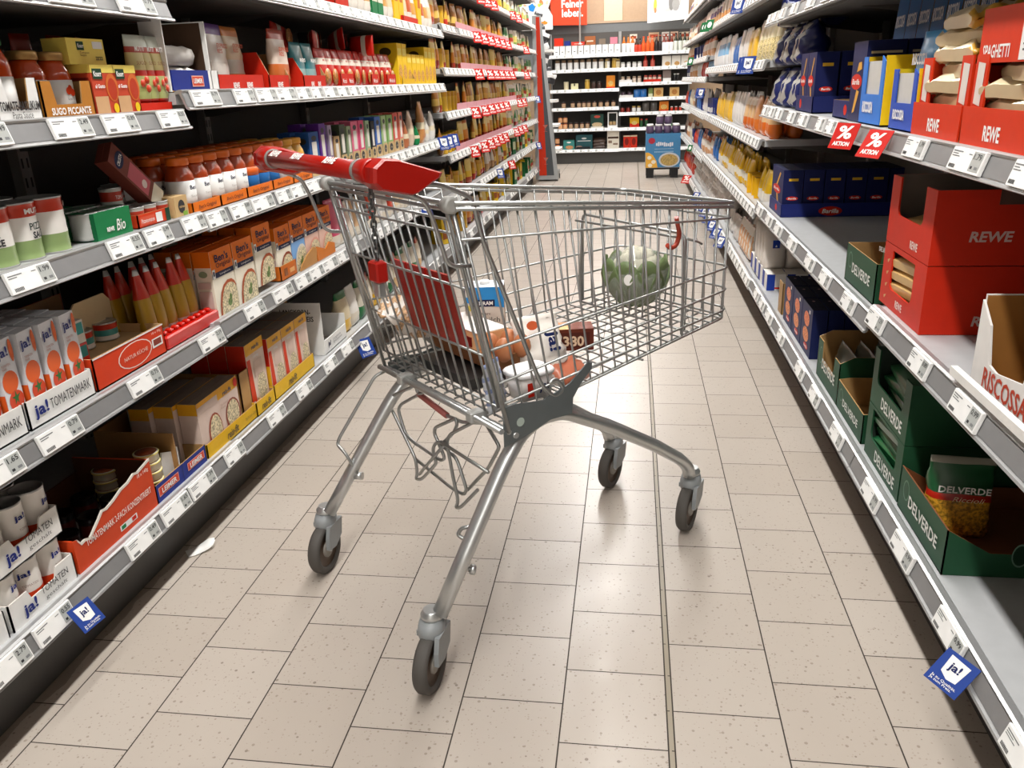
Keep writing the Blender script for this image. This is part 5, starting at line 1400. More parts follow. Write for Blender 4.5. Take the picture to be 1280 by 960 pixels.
# ================================================================ goods, right side nearest bays
ZT = 1.008
bar_n = [0]
def barilla(w, h, d, words=None, bar=True):
    return carton('blue_pasta_carton', w, h, d, P('141c50'), dec=[('f', 'p', [(.62, .12), (.78, .12), (.48, .52), (.40, .52)], P('d8a040')), ('f', 'p', [(.40, .60), (.5, .60), (.78, .9), (.70, .92)], P('d8a040')), ('f', 'e', .48, .52, .34, .10, RED), ('f', 'r', .1, .9, .03, .035, P('3a4a8a'))] +
        [(s, 'e', .5, .38, .30, .045, RED) for s in 'lr'] + ([(s, 'r', .28, .76, .76, .815, P('e0b030')) for s in 'lr'] if bar else [(s, 'e', .5, .80, .28, .02, P('c8a868')) for s in 'lr']) + [(s, 'r', .18, .80, .07, .2, P('1e2862')) for s in 'lr'],
        texts=[('f', 'Barilla', .48, .52, .5, .06, WHITE, .02, .2), ('r', 'Barilla', .5, .38, .42, .04, WHITE, .02, .2), ('r', 'F111', .5, .13, .5, .1, P('34427e'), .0)], top=P('10173c'))
# farfalle bags at the far end
fw = F('a19e98')
fb = pouch('farfalle_bag', .118, .155, .12, lambda u, t, f: fw if (f and u < .72 and .05 < t < .9) else fNAVY, seed=31, wr=.18)
for lvl in range(2):
    for i in range(5):
        o = inst(fb, 'R', 3.49 + .128 * i, ZT + .165 * lvl, .002 + .01 * (i % 2), rz=.06 * (i % 3 - 1))
        tag(o, f'blue farfalle bag with clear window, {ordn(i + 1)} from near end, {"upper" if lvl else "lower"} layer', 'bag', 'farfalle bags on top right shelf')
for i in range(3):
    o = dup(fb); o.rotation_euler = (R(80), 0, PI + .4 * i); o.location = (XR + .09, 3.56 + .17 * i, ZT + .36)
    tag(o, f'blue farfalle bag lying on the upper layer, {ordn(i + 1)} from near end', 'bag', 'farfalle bags on top right shelf')
bt = barilla(.132, .195, .075, bar=True)
for i in range(2):
    for j in range(4):
        tag(inst(bt, 'R', 3.19 + .136 * i, ZT + .004, .008 + .082 * j), f'dark blue pasta carton in blue tray, {("nearer", "farther")[i]} column, {("front", "second", "third", "back")[j]} row', 'carton', 'blue pasta cartons on top right shelf')
t = tray('blue_tray', .30, .36, .055, .055, .055, P('17205a'), inner=P('28306a'), dec=[('f', 'e', .3, .5, .06, .3, RED)]); tag(put(t, 'R', 3.258, ZT, .002), 'dark blue tray holding pasta cartons on top right shelf', 'tray', 'blue pasta trays on right shelves')
t = tray('blue_tray', .20, .25, .052, .052, .03, P('1a2360'), inner=P('9a7c58'), dec=[('f', 'e', .8, .5, .1, .3, RED)]); tag(put(t, 'R', 2.735, ZT, .012), 'nearly empty small blue tray behind the farther AKTION sign', 'tray', 'blue pasta trays on right shelves')
bbig = carton('blue_pasta_carton', .145, .21, .10, P('141c4c'), dec=[('f', 'e', .42, .50, .40, .10, RED), ('f', 'p', [(.4, .62), (.75, .66), (.70, .75), (.5, .74)], P('d8a040')), ('f', 'p', [(.3, .1), (.45, .12), (.7, .38), (.5, .40)], P('d8a040')), ('r', 'r', .1, .9, .84, .87, P('c8b898'))], texts=[('f', 'Barilla', .42, .5, .55, .07, WHITE, .02, .2), ('r', 'Barilla', .5, .38, .4, .05, P('30386a'), .0)], top=P('10173c'))
for j in range(3): tag(inst(bbig, 'R', 2.555, ZT, .01 + .105 * j), f'large dark blue pasta carton beside the light blue box, {("front", "middle", "back")[j]} of three', 'carton', 'large blue pasta cartons')
def rigbox(w, h, d, c1, lab, win=(.14, .86, .45, .9)):
    b = MB()
    m1 = P(c1); my = P('f0c818')
    b.prism([(-w / 2, 0), (w / 2, 0), (w / 2, h * .92), (w * .36, h), (w * .36, h * win[2]), (-w * .32, h * win[2]), (-w * .32, h), (-w / 2, h)], 'x', -.003, 0, m1)
    for s in (-1, 1):
        b.box(-d, -.003, s * w / 2 - (.003 if s > 0 else 0), s * w / 2 + (.003 if s < 0 else 0), 0, h, my)
        b.box(-d, -d * .45, s * w / 2, s * (w / 2 + .0006), 0, h * .98, P('2450b0'))
    b.box(-d, -d + .003, -w / 2, w / 2, 0, h, m1); b.box(-d, 0, -w / 2, w / 2, 0, .003, CARD)
    b.box(-.009, -.005, -w * .40, w * .42, .004, h * .93, P('c9c6c0'))
    o = b.build('pasta_display_box')
    write(o, w, h, d, [('f', lab, .42, .26, .5, .17, WHITE, .04)])
    tag(o, cat='display box')
    return o
o = rigbox(.20, .168, .16, '3a7ad0', 'RISCOSSA'); tag(put(o, 'R', 2.372, ZT, .002), 'light blue pasta display box with yellow side on top right shelf', 'display box')
o = rigbox(.175, .135, .14, '2f52b4', 'RISCOSSA'); tag(put(o, 'R', 2.10, ZT, .002), 'royal blue pasta display box touching the red boxes', 'display box')
lbb = pouch('light_blue_bag', .13, .21, .06, bands((.35, F('d8a860')), (.6, F('2a8fd0')), (1, F('38a0e0'))), seed=12, wr=.12, texts=[('f', 'RISCOSSA', .5, .72, .6, .12, WHITE, .03)])
tag(put(lbb, 'R', 2.11, ZT + .004, .035, .1), 'light blue pasta bag standing in the royal blue box', 'bag')
ybb = pouch('yellow_bag', .12, .2, .05, bands((1, fYEL)), seed=13, wr=.1); tag(put(ybb, 'R', 2.02, ZT + .004, .075), 'yellow bag behind the light blue pasta bag', 'bag')
tp_ = carton('spaghetti_pack', .075, .33, .05, P('1f5f9c'), dec=[('r', 'r', 0, 1, 0, 1, P('8a6a2a')), ('l', 'r', 0, 1, 0, 1, P('8a6a2a')), ('f', 'e', .5, .38, .3, .08, P('8ab0c8'))], texts=[('f', 'RISCOSSA', .5, .80, .8, .10, P('dfe6ec'), .03)], top=P('a8842c'))
n_ = 0
for i in range(7):
    for j in range(2):
        n_ += 1
        o = inst(tp_, 'R', 2.70 - .105 * i - .02 * j, ZT, .13 + .12 * j, rz=.1)
        o.rotation_euler = (R(2), R(-5), PI + .1)
        tag(o, f'tall blue and gold spaghetti pack at back, {ordn(i + 1)} from far end, {"front" if j == 0 else "rear"} row', 'pack', 'tall spaghetti packs on top right shelf')
# cream spaghetti bags in the red boxes
cb = pouch('cream_pasta_bag', .215, .17, .036, lambda u, t, f: F('d8c49c') if u < .8 else F('cf9c34'), seed=17, wr=.55, nv=18, nu=18)
def redbox(lab, y, w, header=False, hh=.155):
    b = MB(); d = .36
    rp = P('d2340e')
    b.prism([(-w / 2, 0), (w / 2, 0), (w / 2 + .004, .066), (-w / 2 - .004, .066)], 'x', .006, .010, rp)
    for s in (-1, 1):
        b.box(-.004, 0, s * w / 2, s * (w / 2 - .055), 0, hh, rp)
        b.box(-d, -.004, s * w / 2, s * (w / 2 - .004), 0, hh if s < 0 else hh * .9, rp)
    b.box(-d, -d + .004, -w / 2, w / 2, 0, hh, rp); b.box(-d, .006, -w / 2, w / 2, 0, .003, CARD)
    if header: b.box(-.006, -.002, -w / 2, w / 2, hh - .015, hh + .075, rp); b.box(-d, -.006, -w / 2, w / 2, hh + .071, hh + .075, rp); b.box(-d, -.006, w / 2 - .004, w / 2, hh - .02, hh + .075, rp); b.box(-d, -.006, -w / 2, -w / 2 + .004, hh - .02, hh + .075, rp)
    # torn white patches on the posts
    for s in (-1, 1):
        y0 = s * (w / 2 - .028)
        b.face([(.0006, y0 - .017, hh * .46), (.0006, y0 + .014, hh * .43), (.0006, y0 + .017, hh * .90), (.0006, y0 - .015, hh * .92)], P('dcd2ca'))
    o = b.build('red_pasta_box')
    lettering(o, 'REWE', (.0106, 0, .024), (0, 1, 0), (0, 0, 1), .07, .026, WHITE, .03)
    if header:
        lettering(o, 'SPAGHETTI', (-.0014, -w * .24, hh + .004), (0, 1, 0), (0, 0, 1), w * .40, .022, WHITE, .02)
        b = MB(); b.face([(-.0014, w * .1, hh - .012), (-.0014, w * .46, hh - .012), (-.0014, w * .46, hh + .048), (-.0014, w * .1, hh + .048)], WH)
        for k in range(5): b.face([(-.0011, w * .14, hh + .038 - .009 * k), (-.0011, w * (.2 + .03 * (k % 3)), hh + .038 - .009 * k), (-.0011, w * (.2 + .03 * (k % 3)), hh + .041 - .009 * k), (-.0011, w * .14, hh + .041 - .009 * k)], P('6a6462'))
        for k in range(7): b.face([(-.0011, w * (.34 + .014 * k), hh - .004), (-.0011, w * (.348 + .014 * k), hh - .004), (-.0011, w * (.348 + .014 * k), hh + .018), (-.0011, w * (.34 + .014 * k), hh + .018)], INK)
        b.build('address_label', o)
    tag(put(o, 'R', y, ZT, .008), lab, 'box', 'red pasta boxes on top right shelf')
redbox('red REWE pasta box with bags heaped on top', 1.862, .275)
redbox('red REWE box with SPAGHETTI header on top right shelf', 1.568, .28, True)
redbox('red pasta box cut by the upper right photo edge', 1.265, .28, True)
for i in range(7):
    o = inst(cb, 'R', 0, 0)
    o.rotation_euler = (R(88), R(6 * (i % 3 - 1)), PI + R(8 * (i % 3 - 1)))
    o.location = (XR + .055 + .004 * (i % 2), 1.855 + .01 * (i % 3 - 1), ZT + .05 + .0235 * i)
    o.rotation_euler = (0, R(-82), PI + R(6 * (i % 3 - 1))); o.location = (XR + .012 + .01 * (i % 2), 1.857, ZT + .055 + .030 * i)
    tag(o, f'crinkled cream spaghetti bag, {ordn(i + 1)} from the bottom of the heap in far red box', 'bag', 'cream spaghetti bags in red boxes')
for i in range(4):
    for k_, (yy, dsc) in enumerate(((1.568, 'under the SPAGHETTI header'), (1.265, 'in the box at right edge'))):
        o = dup(cb); o.rotation_euler = (0, R(-82), PI + R(9 * (i % 3 - 1))); o.location = (XR + .02, yy, ZT + .05 + .030 * i)
        tag(o, f'crinkled cream spaghetti bag {dsc}, {ordn(i + 1)} from the bottom', 'bag', 'cream spaghetti bags in red boxes')
o = pouch('red_top_bag', .06, .13, .05, bands((.6, RED2), (1, F('ead8d0'))), seed=18, wr=.2); tag(put(o, 'R', 1.70, ZT + .235, .12), 'red and white bag tip above the SPAGHETTI box', 'bag')

# --- middle right shelf
ZM, ZMf = .604, .579
bm = barilla(.27, .185, .079)
for j in range(6):
    tag(inst(bm, 'R', 3.705, ZMf + .004, .006 + .083 * j), f'tall dark blue pasta carton on middle right shelf, {ordn(j + 1)} from the aisle', 'carton', 'blue pasta cartons on middle right shelf')
t = tray('blue_tray', .30, .47, .052, .055, .055, P('18246a'), inner=P('28306a'), dec=[('r', 'e', .42, .45, .10, .36, RED), ('f', 'e', .6, .5, .08, .26, RED)], texts=[('r', 'Barilla', .42, .45, .14, .34, WHITE, .02, .2)]); tag(put(t, 'R', 3.705, ZMf, .002), 'dark blue Barilla tray on middle right shelf', 'tray', 'blue pasta trays on right shelves')
DG = P('1d4a30')
def delv(w, hf, d, hs=None, hb=0, lab='', notch=None):
    t = tray('green_tray', w, d, hf, hs or hf, hb, DG, inner=P('b08a58'), notch=notch, dec=[('f', 'e', .16, .62, .07, .22, P('5a7c66')), ('f', 'e', .16, .62, .055, .18, DG)], texts=[('f', 'DELVERDE', .56, .48, .60, .26, P('e6e8e2'), .02)])
    return t
t = delv(.30, .105, .14); tag(put(t, 'R', 2.285, ZMf, .0), 'dark green DELVERDE tray beside the red REWE boxes', 'tray', 'green pasta trays on right shelves')
t.location.z = ZMf
gbag = pouch('green_pasta_bag', .08, .17, .05, bands((.2, F('14502c')), (.45, K('b9ac80')), (1, F('14502c'))), seed=23, wr=.15, texts=[('f', 'DELVERDE', .5, .75, .7, .07, WHITE, .01)])
for j in range(2): tag(inst(gbag, 'R', 2.18, ZMf + .004, .03 + .055 * j, .2), ('front green pasta bag in the tray beside red boxes', 'rear green pasta bag in the tray beside red boxes')[j], 'bag', 'green pasta bags')
def windowbox(name, w, h, d, m, wy0, wy1, wz0, wz1, inner, open_top=False):
    """box whose front has a rounded opening"""
    b = MB(); t = .004
    b.box(-t, 0, -w / 2, wy0, 0, h, m); b.box(-t, 0, wy1, w / 2, 0, h, m)
    b.box(-t, 0, wy0, wy1, 0, wz0, m)
    if not open_top: b.box(-t, 0, wy0, wy1, wz1, h, m)
    r = .018
    for cy, sy in ((wy0, 1), (wy1, -1)):
        pts = [(cy, wz0)] + [(cy + sy * r * (1 - math.cos(a)) * 1.0, wz0 + r * (1 - math.sin(a))) for a in [PI / 2 * k / 5 for k in range(6)]]
        b.prism(pts if sy < 0 else list(reversed(pts)), 'x', -t, 0, m)
    b.box(-d, -t, -w / 2, -w / 2 + t, 0, h, m); b.box(-d, -t, w / 2 - t, w / 2, 0, h, m)
    b.box(-d, -t, w / 2 - t - .001, w / 2 - t, t, h, inner); b.box(-d, -t, -w / 2 + t, -w / 2 + t + .001, t, h, inner)
    b.box(-d, -d + t, -w / 2 + t, w / 2 - t, 0, h, m); b.box(-d + t, -d + t + .001, -w / 2 + t, w / 2 - t, 0, h, inner)
    b.box(-d + t, -t, -w / 2 + t, w / 2 - t, 0, t, m)
    return b
GREYIN = P('8a8078')
for lvl, (h, opn) in enumerate(((.148, False), (.155, True))):
    b = windowbox('red_display_box', .302, h, .44, P('c8260a'), -.085 if lvl == 0 else -.09, .075 if lvl == 0 else .085, .045 if lvl == 0 else .07, h - .012, GREYIN, opn)
    if lvl == 1:
        b.box(-.30, -.12, .151, .1518, h - .03, h + .001, P('5a4038'))
    o = b.build('red_display_box')
    lettering(o, 'REWE', (.0008, .05 if lvl else .0, .022), (0, 1, 0), (0, 0, 1), .05, .018, P('f0d8d0'), .03)
    lettering(o, 'REWE', (-.115 if lvl else -.145, .1516, .060 if lvl else .03), (-1, 0, 0), (0, 0, 1), .085, .022, P('d8b8b0'), .03, .15)
    tag(put(o, 'R', 1.942, ZM + .150 * lvl, .002), ('lower red REWE display box with bags in its window', 'upper red REWE display box with cut out front')[lvl], 'display box', 'red display boxes on middle right shelf')
wb = pouch('pasta_bag', .24, .20, .030, lambda u, t, f: F('d0a868') if t < .3 else F('b8a898'), seed=29, wr=.2)
for i in range(4):
    o = inst(wb, 'R', 0, 0); o.rotation_euler = (R(6), R(-84), PI); o.location = (XR + .012, 1.94, ZM + .036 + .029 * i)
    tag(o, f'tan pasta bag lying in the lower red display box, {ordn(i + 1)} from the bottom', 'bag', 'tan pasta bags in the red display boxes')
for i in range(2):
    o = dup(wb); o.rotation_euler = (R(6), R(-84), PI); o.location = (XR + .03, 1.94, ZM + .185 + .030 * i)
    tag(o, f'tan pasta bag lying in the upper red display box, {("lower", "upper")[i]} one', 'bag', 'tan pasta bags in the red display boxes')
# white cut open box at the right edge
t = empty('open_white_box'); put(t, 'R', 1.35, ZM, .0)
tag(t, 'torn open white RISCOSSA box on middle right shelf', 'box')
b = MB(); w_, d_ = .29, .30
b.prism([(-w_ / 2, 0), (w_ / 2, 0), (w_ / 2, .15), (.10, .155), (.07, .12), (.045, .065), (-.05, .05), (-.08, .055), (-.10, .12), (-w_ / 2, .155)], 'x', -.004, 0, P('e0dcd8'))
b.box(-d_, -.004, -w_ / 2, -w_ / 2 + .004, 0, .165, P('e0dcd8')); b.box(-d_, -.004, w_ / 2 - .004, w_ / 2, 0, .16, P('e0dcd8')); b.box(-d_, -d_ + .004, -w_ / 2, w_ / 2, 0, .16, P('e0dcd8'))
b.box(-d_ + .004, -.005, -w_ / 2 + .004, -w_ / 2 + .0055, .004, .163, P('9c6a34')); b.box(-d_ + .004, -.005, w_ / 2 - .0055, w_ / 2 - .004, .004, .158, P('9c6a34')); b.box(-d_ + .004, -d_ + .0055, -w_ / 2 + .005, w_ / 2 - .005, .004, .158, P('9c6a34')); b.box(-d_, 0, -w_ / 2, w_ / 2, 0, .004, P('9c6a34'))
b.box(-.005, -.004, -w_ / 2 + .005, w_ / 2 - .005, .004, .05, P('9c6a34'))
b.build('box_body', t)
lettering(t, 'RISCOSSA', (.0008, -.01, .030), (0, 1, 0), (0, 0, 1), .17, .036, P('b83a1c'), .02)

b = MB(); b.box(TIP_R + .010, TIP_R + .022, .65, 1.50, .618, .634, WHITE); tag(b.build('shelf_strip'), 'white plastic strip along the rail before the RISCOSSA box', 'strip')
o = carton('brown_carton', .30, .19, .16, P('4a3a30')); tag(put(o, 'R', 1.63, ZM, .32), 'dark brown carton deep behind the torn white box', 'carton')

# --- bottom right shelf
ZL = .207
t = tray('green_tray', .285, .46, .10, .052, .0, DG, inner=P('7c4a2c'), dec=[('f', 'e', .16, .6, .07, .24, P('5a7c66')), ('f', 'e', .16, .6, .055, .2, DG), ('r', 'e', .30, .5, .035, .26, P('6a8474')), ('r', 'e', .30, .5, .030, .22, P('10301e'))], texts=[('f', 'DELVERDE', .56, .48, .62, .28, P('e6e8e2'), .02), ('r', 'DELVERDE', .66, .5, .34, .3, P('b8bcb8'), .03)])
tag(put(t, 'R', 1.618, ZL, -.002), 'dark green DELVERDE tray nearest the camera on bottom right shelf', 'tray', 'green pasta trays on right shelves')
PB = K('c8922a')
ob = pouch('short_pasta_bag', .125, .175, .075, bands((.04, F('3a2a1a')), (.50, PB), (.60, F('c02818')), (.90, F('17502c')), (1, F('9a9688'))), seed=37, wr=.10, seal=.10, texts=[])
lettering(ob, 'DELVERDE', (.0045, 0, .118), (0, 1, 0), (0, 0, 1), .098, .015, WHITE, .02)
lettering(ob, 'Riccioli', (.0045, .01, .0965), (0, 1, 0), (0, 0, 1), .06, .011, P('f0d8b0'), .0, .3)
ob.rotation_euler = (0, 0, -PI / 2 - .12); ob.location = (.685, 1.605, ZL + .004)
tag(ob, 'DELVERDE short pasta bag with green top standing in green tray', 'bag')
for lvl, (h, z0) in enumerate(((.140, 0), (.145, .142))):
    b = windowbox('green_display_box', .285, h, .42, DG, -.105, .10, .055 if lvl == 0 else .06, h - .008, P('3a4a40'), lvl == 1)
    o = b.build('green_display_box')
    lettering(o, 'DELVERDE', (.0008, .03, .028), (0, 1, 0), (0, 0, 1), .16, .030, P('e6e8e2'), .02)
    tag(put(o, 'R', 1.915, ZL + z0, .0), ('lower green DELVERDE display box in the stack of two', 'upper green DELVERDE display box in the stack of two')[lvl], 'display box', 'green display boxes on bottom right shelf')
pb = pouch('penne_bag', .23, .26, .03, lambda u, t, f: F('1f6038') if t < .35 else (K('c9a05a') if t < .62 else F('c8c4b4')), seed=39, wr=.2)
for i in range(4):
    o = inst(pb, 'R', 0, 0); o.rotation_euler = (0, R(-80), PI + R(5 * (i % 2))); o.location = (XR + .012, 1.91, ZL + .036 + .028 * i); 
    tag(o, f'penne bag lying in the lower green display box, {ordn(i + 1)} from the bottom', 'bag', 'penne bags in green display boxes')
for i in range(4):
    o = dup(pb); o.rotation_euler = (0, R(-80), PI - R(6 * (i % 2))); o.location = (XR + .014, 1.91, ZL + .178 + .027 * i)
    tag(o, f'penne bag lying in the upper green display box, {ordn(i + 1)} from the bottom', 'bag', 'penne bags in green display boxes')
t = delv(.278, .085, .20, hs=.09); tag(put(t, 'R', 2.235, ZL - .002, .0), 'dark green DELVERDE tray with card inside on bottom right shelf', 'tray', 'green pasta trays on right shelves')
for j in range(2): tag(put(dup(gbag), 'R', 2.14, ZL + .003, .05 + .06 * j, .1), ('front green pasta bag in the card lined tray', 'rear green pasta bag in the card lined tray')[j], 'bag', 'green pasta bags')
t = delv(.285, .13, .22, hs=.15, notch=(.5, .5)); tag(put(t, 'R', 2.52, ZL - .002, .0), 'greyish green tray with dark bags before the blue cartons', 'tray', 'green pasta trays on right shelves')
dgb = pouch('dark_pasta_bag', .20, .13, .05, bands((.5, F('3c4a44')), (1, F('5a625c'))), seed=41, wr=.25)
for i in range(3):
    for j in range(2):
        o = inst(dgb, 'R', 2.50, ZL + .004 + .0, .02 + .06 * i + .0 * j); o.location.y = 2.50 + .02 * j; o.location.x = XR + .03 + .055 * (i + 3 * j); o.location.z = ZL + .006
        tag(o, f'dark grey green pasta bag in greyish tray, {ordn(i + 3 * j + 1)} from the aisle', 'bag', 'dark pasta bags')
bl = carton('lasagne_carton', .17, .175, .05, P('161e4e'), dec=[('f', 'e', .5, .70, .26, .15, K('d86a2c')), ('f', 'e', .5, .38, .28, .15, K('e07a38')), ('f', 'e', .6, .16, .2, .06, RED), ('f', 'r', .7, .8, .86, .93, WH), ('t', 'e', .3, .5, .04, .1, P('c8a0a0'))], texts=[('f', 'Barilla', .6, .16, .3, .05, WHITE, .02, .2)], top=P('0d1230'))
for i in range(3):
    for j in range(6):
        o = inst(bl, 'R', 2.89 + .178 * i, ZL, .004 + .054 * j)
        tag(o, f'dark blue farfalle carton on bottom right shelf, {("near", "middle", "far")[i]} column, {ordn(j + 1)} row from aisle', 'carton', 'farfalle cartons on bottom right shelf')
b = MB(); b.box(-.003, 0, -.04, .04, 0, .13, CARD); b.box(-.08, 0, .037, .04, 0, .13, CARD); o = b.build('card_corner'); tag(put(o, 'R', 3.42, ZL, .004), 'brown card corner standing beyond the farfalle cartons', 'card')
sb_ = carton('sugar_pack', .13, .075, .085, P('e6e2dc'), dec=[('f', 'r', 0, .45, 0, 1, P('1c3a98')), ('r', 'r', .0, .42, 0, 1, P('1c3a98')), ('r', 'r', .42, 1, .1, .2, RED)])
flr = pouch('flour_bag', .098, .18, .075, bands((1, F('e4ddd6'))), seed=43, seal=.12, wr=.06, texts=[])
b = MB(); b.face([(.0042, -.016, .098), (.0042, .016, .098), (.0042, .016, .135), (.0042, -.016, .135)], P('1c3a98')); b.face([(.0046, -.005, .104), (.0046, .005, .104), (.0046, 0, .114)], WH); b.build('blue_badge', flr)

for i in range(4):
    for j in range(5):
        o = inst(sb_, 'R', 3.86 + .135 * i, ZL, .006 + .09 * j)
        tag(o, f'blue and white sugar pack, {ordn(i + 1)} from near end, {ordn(j + 1)} from aisle', 'pack', 'sugar packs on bottom right shelf')
for i in range(4):
    for j in range(4):
        o = inst(flr, 'R', 0, 0); o.rotation_euler = (0, 0, -PI / 2); o.location = (XR + .054 + .1 * j - .0, 3.90 + .09 * i, ZL + .077)
        tag(o, f'white flour bag with blue badge, {ordn(i + 1)} row from camera, {ordn(j + 1)} from aisle', 'bag', 'flour bags on bottom right shelf')
fl2 = pouch('striped_flour_bag', .08, .17, .065, lambda u, t, f: F('e8e2da') if (int(u * 7) % 2 or t > .75) else F('d8a070'), seed=44, wr=.12)
for i in range(5):
    for j in range(2):
        tag(inst(fl2, 'R', 4.50 + .09 * i, ZL, .004 + .07 * j, .1), f'white and tan flour bag, {ordn(i + 1)} from near end, {"front" if j == 0 else "rear"} row', 'bag', 'striped flour bags on bottom right shelf')

# ================================================================ goods, right far bays
def pp(name, w, h, d, *bs, seed=1, wr=.06): return pouch(name, w, h, d, bands(*bs), seed=seed, nu=10, nv=8, wr=wr)
Q = {
 'wbk': ('wrapped white paper pack', pp('paper_pack', .11, .12, .09, (1, F('cfcac5')), seed=1, wr=.15)),
 'gbk': ('grey white sugar pack', pp('paper_pack', .11, .15, .09, (.3, F('d8d4d0')), (.5, F('b8b4b2')), (1, F('e0dcd8')), seed=2, wr=.15)),
 'sem': ('yellow topped semolina bag', pp('semolina_bag', .09, .17, .06, (.42, F('e6e0d4')), (.6, F('e8b818')), (1, F('f0c41c')), seed=3)),
 'sey': ('yellow semolina bag', pp('semolina_bag', .09, .16, .06, (.3, F('e8b414')), (.5, F('e2dccc')), (1, F('ecbc18')), seed=4)),
 'ybx': ('yellow baking box', carton('baking_box', .09, .10, .08, P('ecb414'))),
 'blb': ('blue baking pack', pp('baking_pack', .08, .16, .05, (.6, F('2c68b0')), (1, F('3c80c8')), seed=5)),
 'tan': ('tan and white baking pack', pp('baking_pack', .09, .15, .05, (.4, F('d09a6c')), (.7, F('e6ddd2')), (1, F('c87850')), seed=6)),
 'red': ('red baking pack', pp('baking_pack', .09, .14, .05, (.5, F('c02a18')), (1, F('d84a2c')), seed=7)),
 'crm': ('cream baking pack', pp('baking_pack', .09, .16, .05, (.5, F('e2d4b4')), (1, F('ece4d6')), seed=8)),
 'org': ('orange folded top bag', pp('folded_bag', .09, .17, .07, (.32, F('d86a1c')), (.8, F('dcb484')), (1, F('e8d8c0')), seed=9)),
 'ot2': ('apricot folded top bag', pp('folded_bag', .09, .18, .07, (.4, F('e0782c')), (1, F('d89a68')), seed=10)),
 'wht': ('tall white pack', pp('white_pack', .09, .19, .06, (1, F('e4e0dc')), seed=11)),
 'wyl': ('yellow noodle bag', pp('noodle_bag', .09, .17, .05, (.7, F('e8b838')), (1, F('ecd088')), seed=12)),
 'mac': ('cream macaroni bag', pp('macaroni_bag', .10, .20, .07, (.5, K('dcc690')), (.8, F('e8dcb8')), (1, F('ece6d8')), seed=13, wr=.15)),
 'wbl': ('white and light blue pack', pp('white_blue_pack', .09, .20, .06, (.4, F('e4e4e4')), (.7, F('8ab8dc')), (1, F('e0e4e8')), seed=14)),
 'wor': ('white and orange snack bag', pp('snack_bag', .10, .17, .06, (.4, F('d89a5c')), (.7, F('e8dcd0')), (1, F('ece8e4')), seed=15)),
 'vio': ('violet and white bag', pp('violet_bag', .10, .16, .06, (.5, F('c89868')), (.7, F('5a4a78')), (1, F('e8e4e4')), seed=16)),
 'brn': ('brown baking bag', pp('brown_bag', .09, .15, .05, (.6, F('4a342c')), (1, F('8a6a58')), seed=17)),
 'nav': ('navy baking box', carton('navy_box', .09, .12, .07, P('1c2a6c'), dec=[('f', 'r', .1, .9, .1, .4, WH)])),
}
SEQ = {
 0: ['wbk', 'wbk', 'gbk', 'wbk', 'gbk', 'wbk', 'red', 'red'],
 1: ['sem', 'ybx', 'sey', 'sey', 'sem', 'sey', 'sem', 'blb', 'tan', 'tan', 'blb', 'red', 'nav', 'crm', 'tan', 'brn'],
 2: ['org', 'ot2', 'org', 'wht', 'wht', 'wyl', 'wyl', 'wyl', 'nav', 'wht', 'nav', 'blb', 'brn', 'tan', 'crm', 'blb', 'red'],
 3: ['mac', 'mac', 'wyl', 'wht', 'blb', 'wht', 'wbl', 'wbl', 'wht', 'wbl', 'red', 'wht', 'wor', 'tan', 'nav'],
 4: ['wht', 'wor', 'wht', 'vio', 'wor', 'wor', 'vio', 'wor', 'brn', 'brn', 'tan', 'crm', 'tan'],
 5: ['wor', 'vio', 'wor', 'red', 'nav', 'red', 'tan', 'wor', 'vio'],
}
def fill_right(tips, ya, yb, seqs, where, seed):
    rnd = random.Random(seed)
    for k, z in enumerate(tips):
        sq = seqs[k] if k < len(seqs) else None
        if sq is None: continue
        y = ya + .06; i = 0
        while y < yb:
            t = min(.999, (y - ya) / (yb - ya))
            key = sq[int(t * len(sq))]
            nm, pr_ = Q[key]
            for j in range(2 if (z < .9) else 1):
                o = inst(pr_, 'R', y, z + .042, .008 + .08 * j + rnd.random() * .015, rz=(rnd.random() - .5) * .3)
                name_it(o, nm + (' behind' if j else ''), nm.split()[-1], f'{ordn(k + 1)} shelf, {where}', f'{nm}s in the {where}')
            if key in ('wbk', 'gbk', 'wyl', 'wht') and k in (0, 2) and rnd.random() < .6:
                o = inst(pr_, 'R', y, z + .042 + {'wbk': .122, 'gbk': .152, 'wyl': .172, 'wht': .192}[key], .012) if k == 0 else None
                if o: name_it(o, nm + ' stacked on top', nm.split()[-1], f'{ordn(k + 1)} shelf, {where}', f'{nm}s in the {where}')
            y += rnd.uniform(.098, .118); i += 1
fill_right(FR_[:1], 5.0, 7.1, [SEQ[0][:4]], 'right far bays', 3)
fill_right(FR_, 4.06 + .0, 7.1, [None, SEQ[1][:9], SEQ[2][:9], SEQ[3][:9], SEQ[4][:7], SEQ[5][:5]], 'right far bays', 5)
fill_right(FR2, 7.14, 10.5, [SEQ[0][4:], SEQ[1][8:], SEQ[2][8:], SEQ[3][9:], ['tan', 'nav', 'org'], SEQ[4][6:], SEQ[5][4:]], 'right farthest bays', 6)
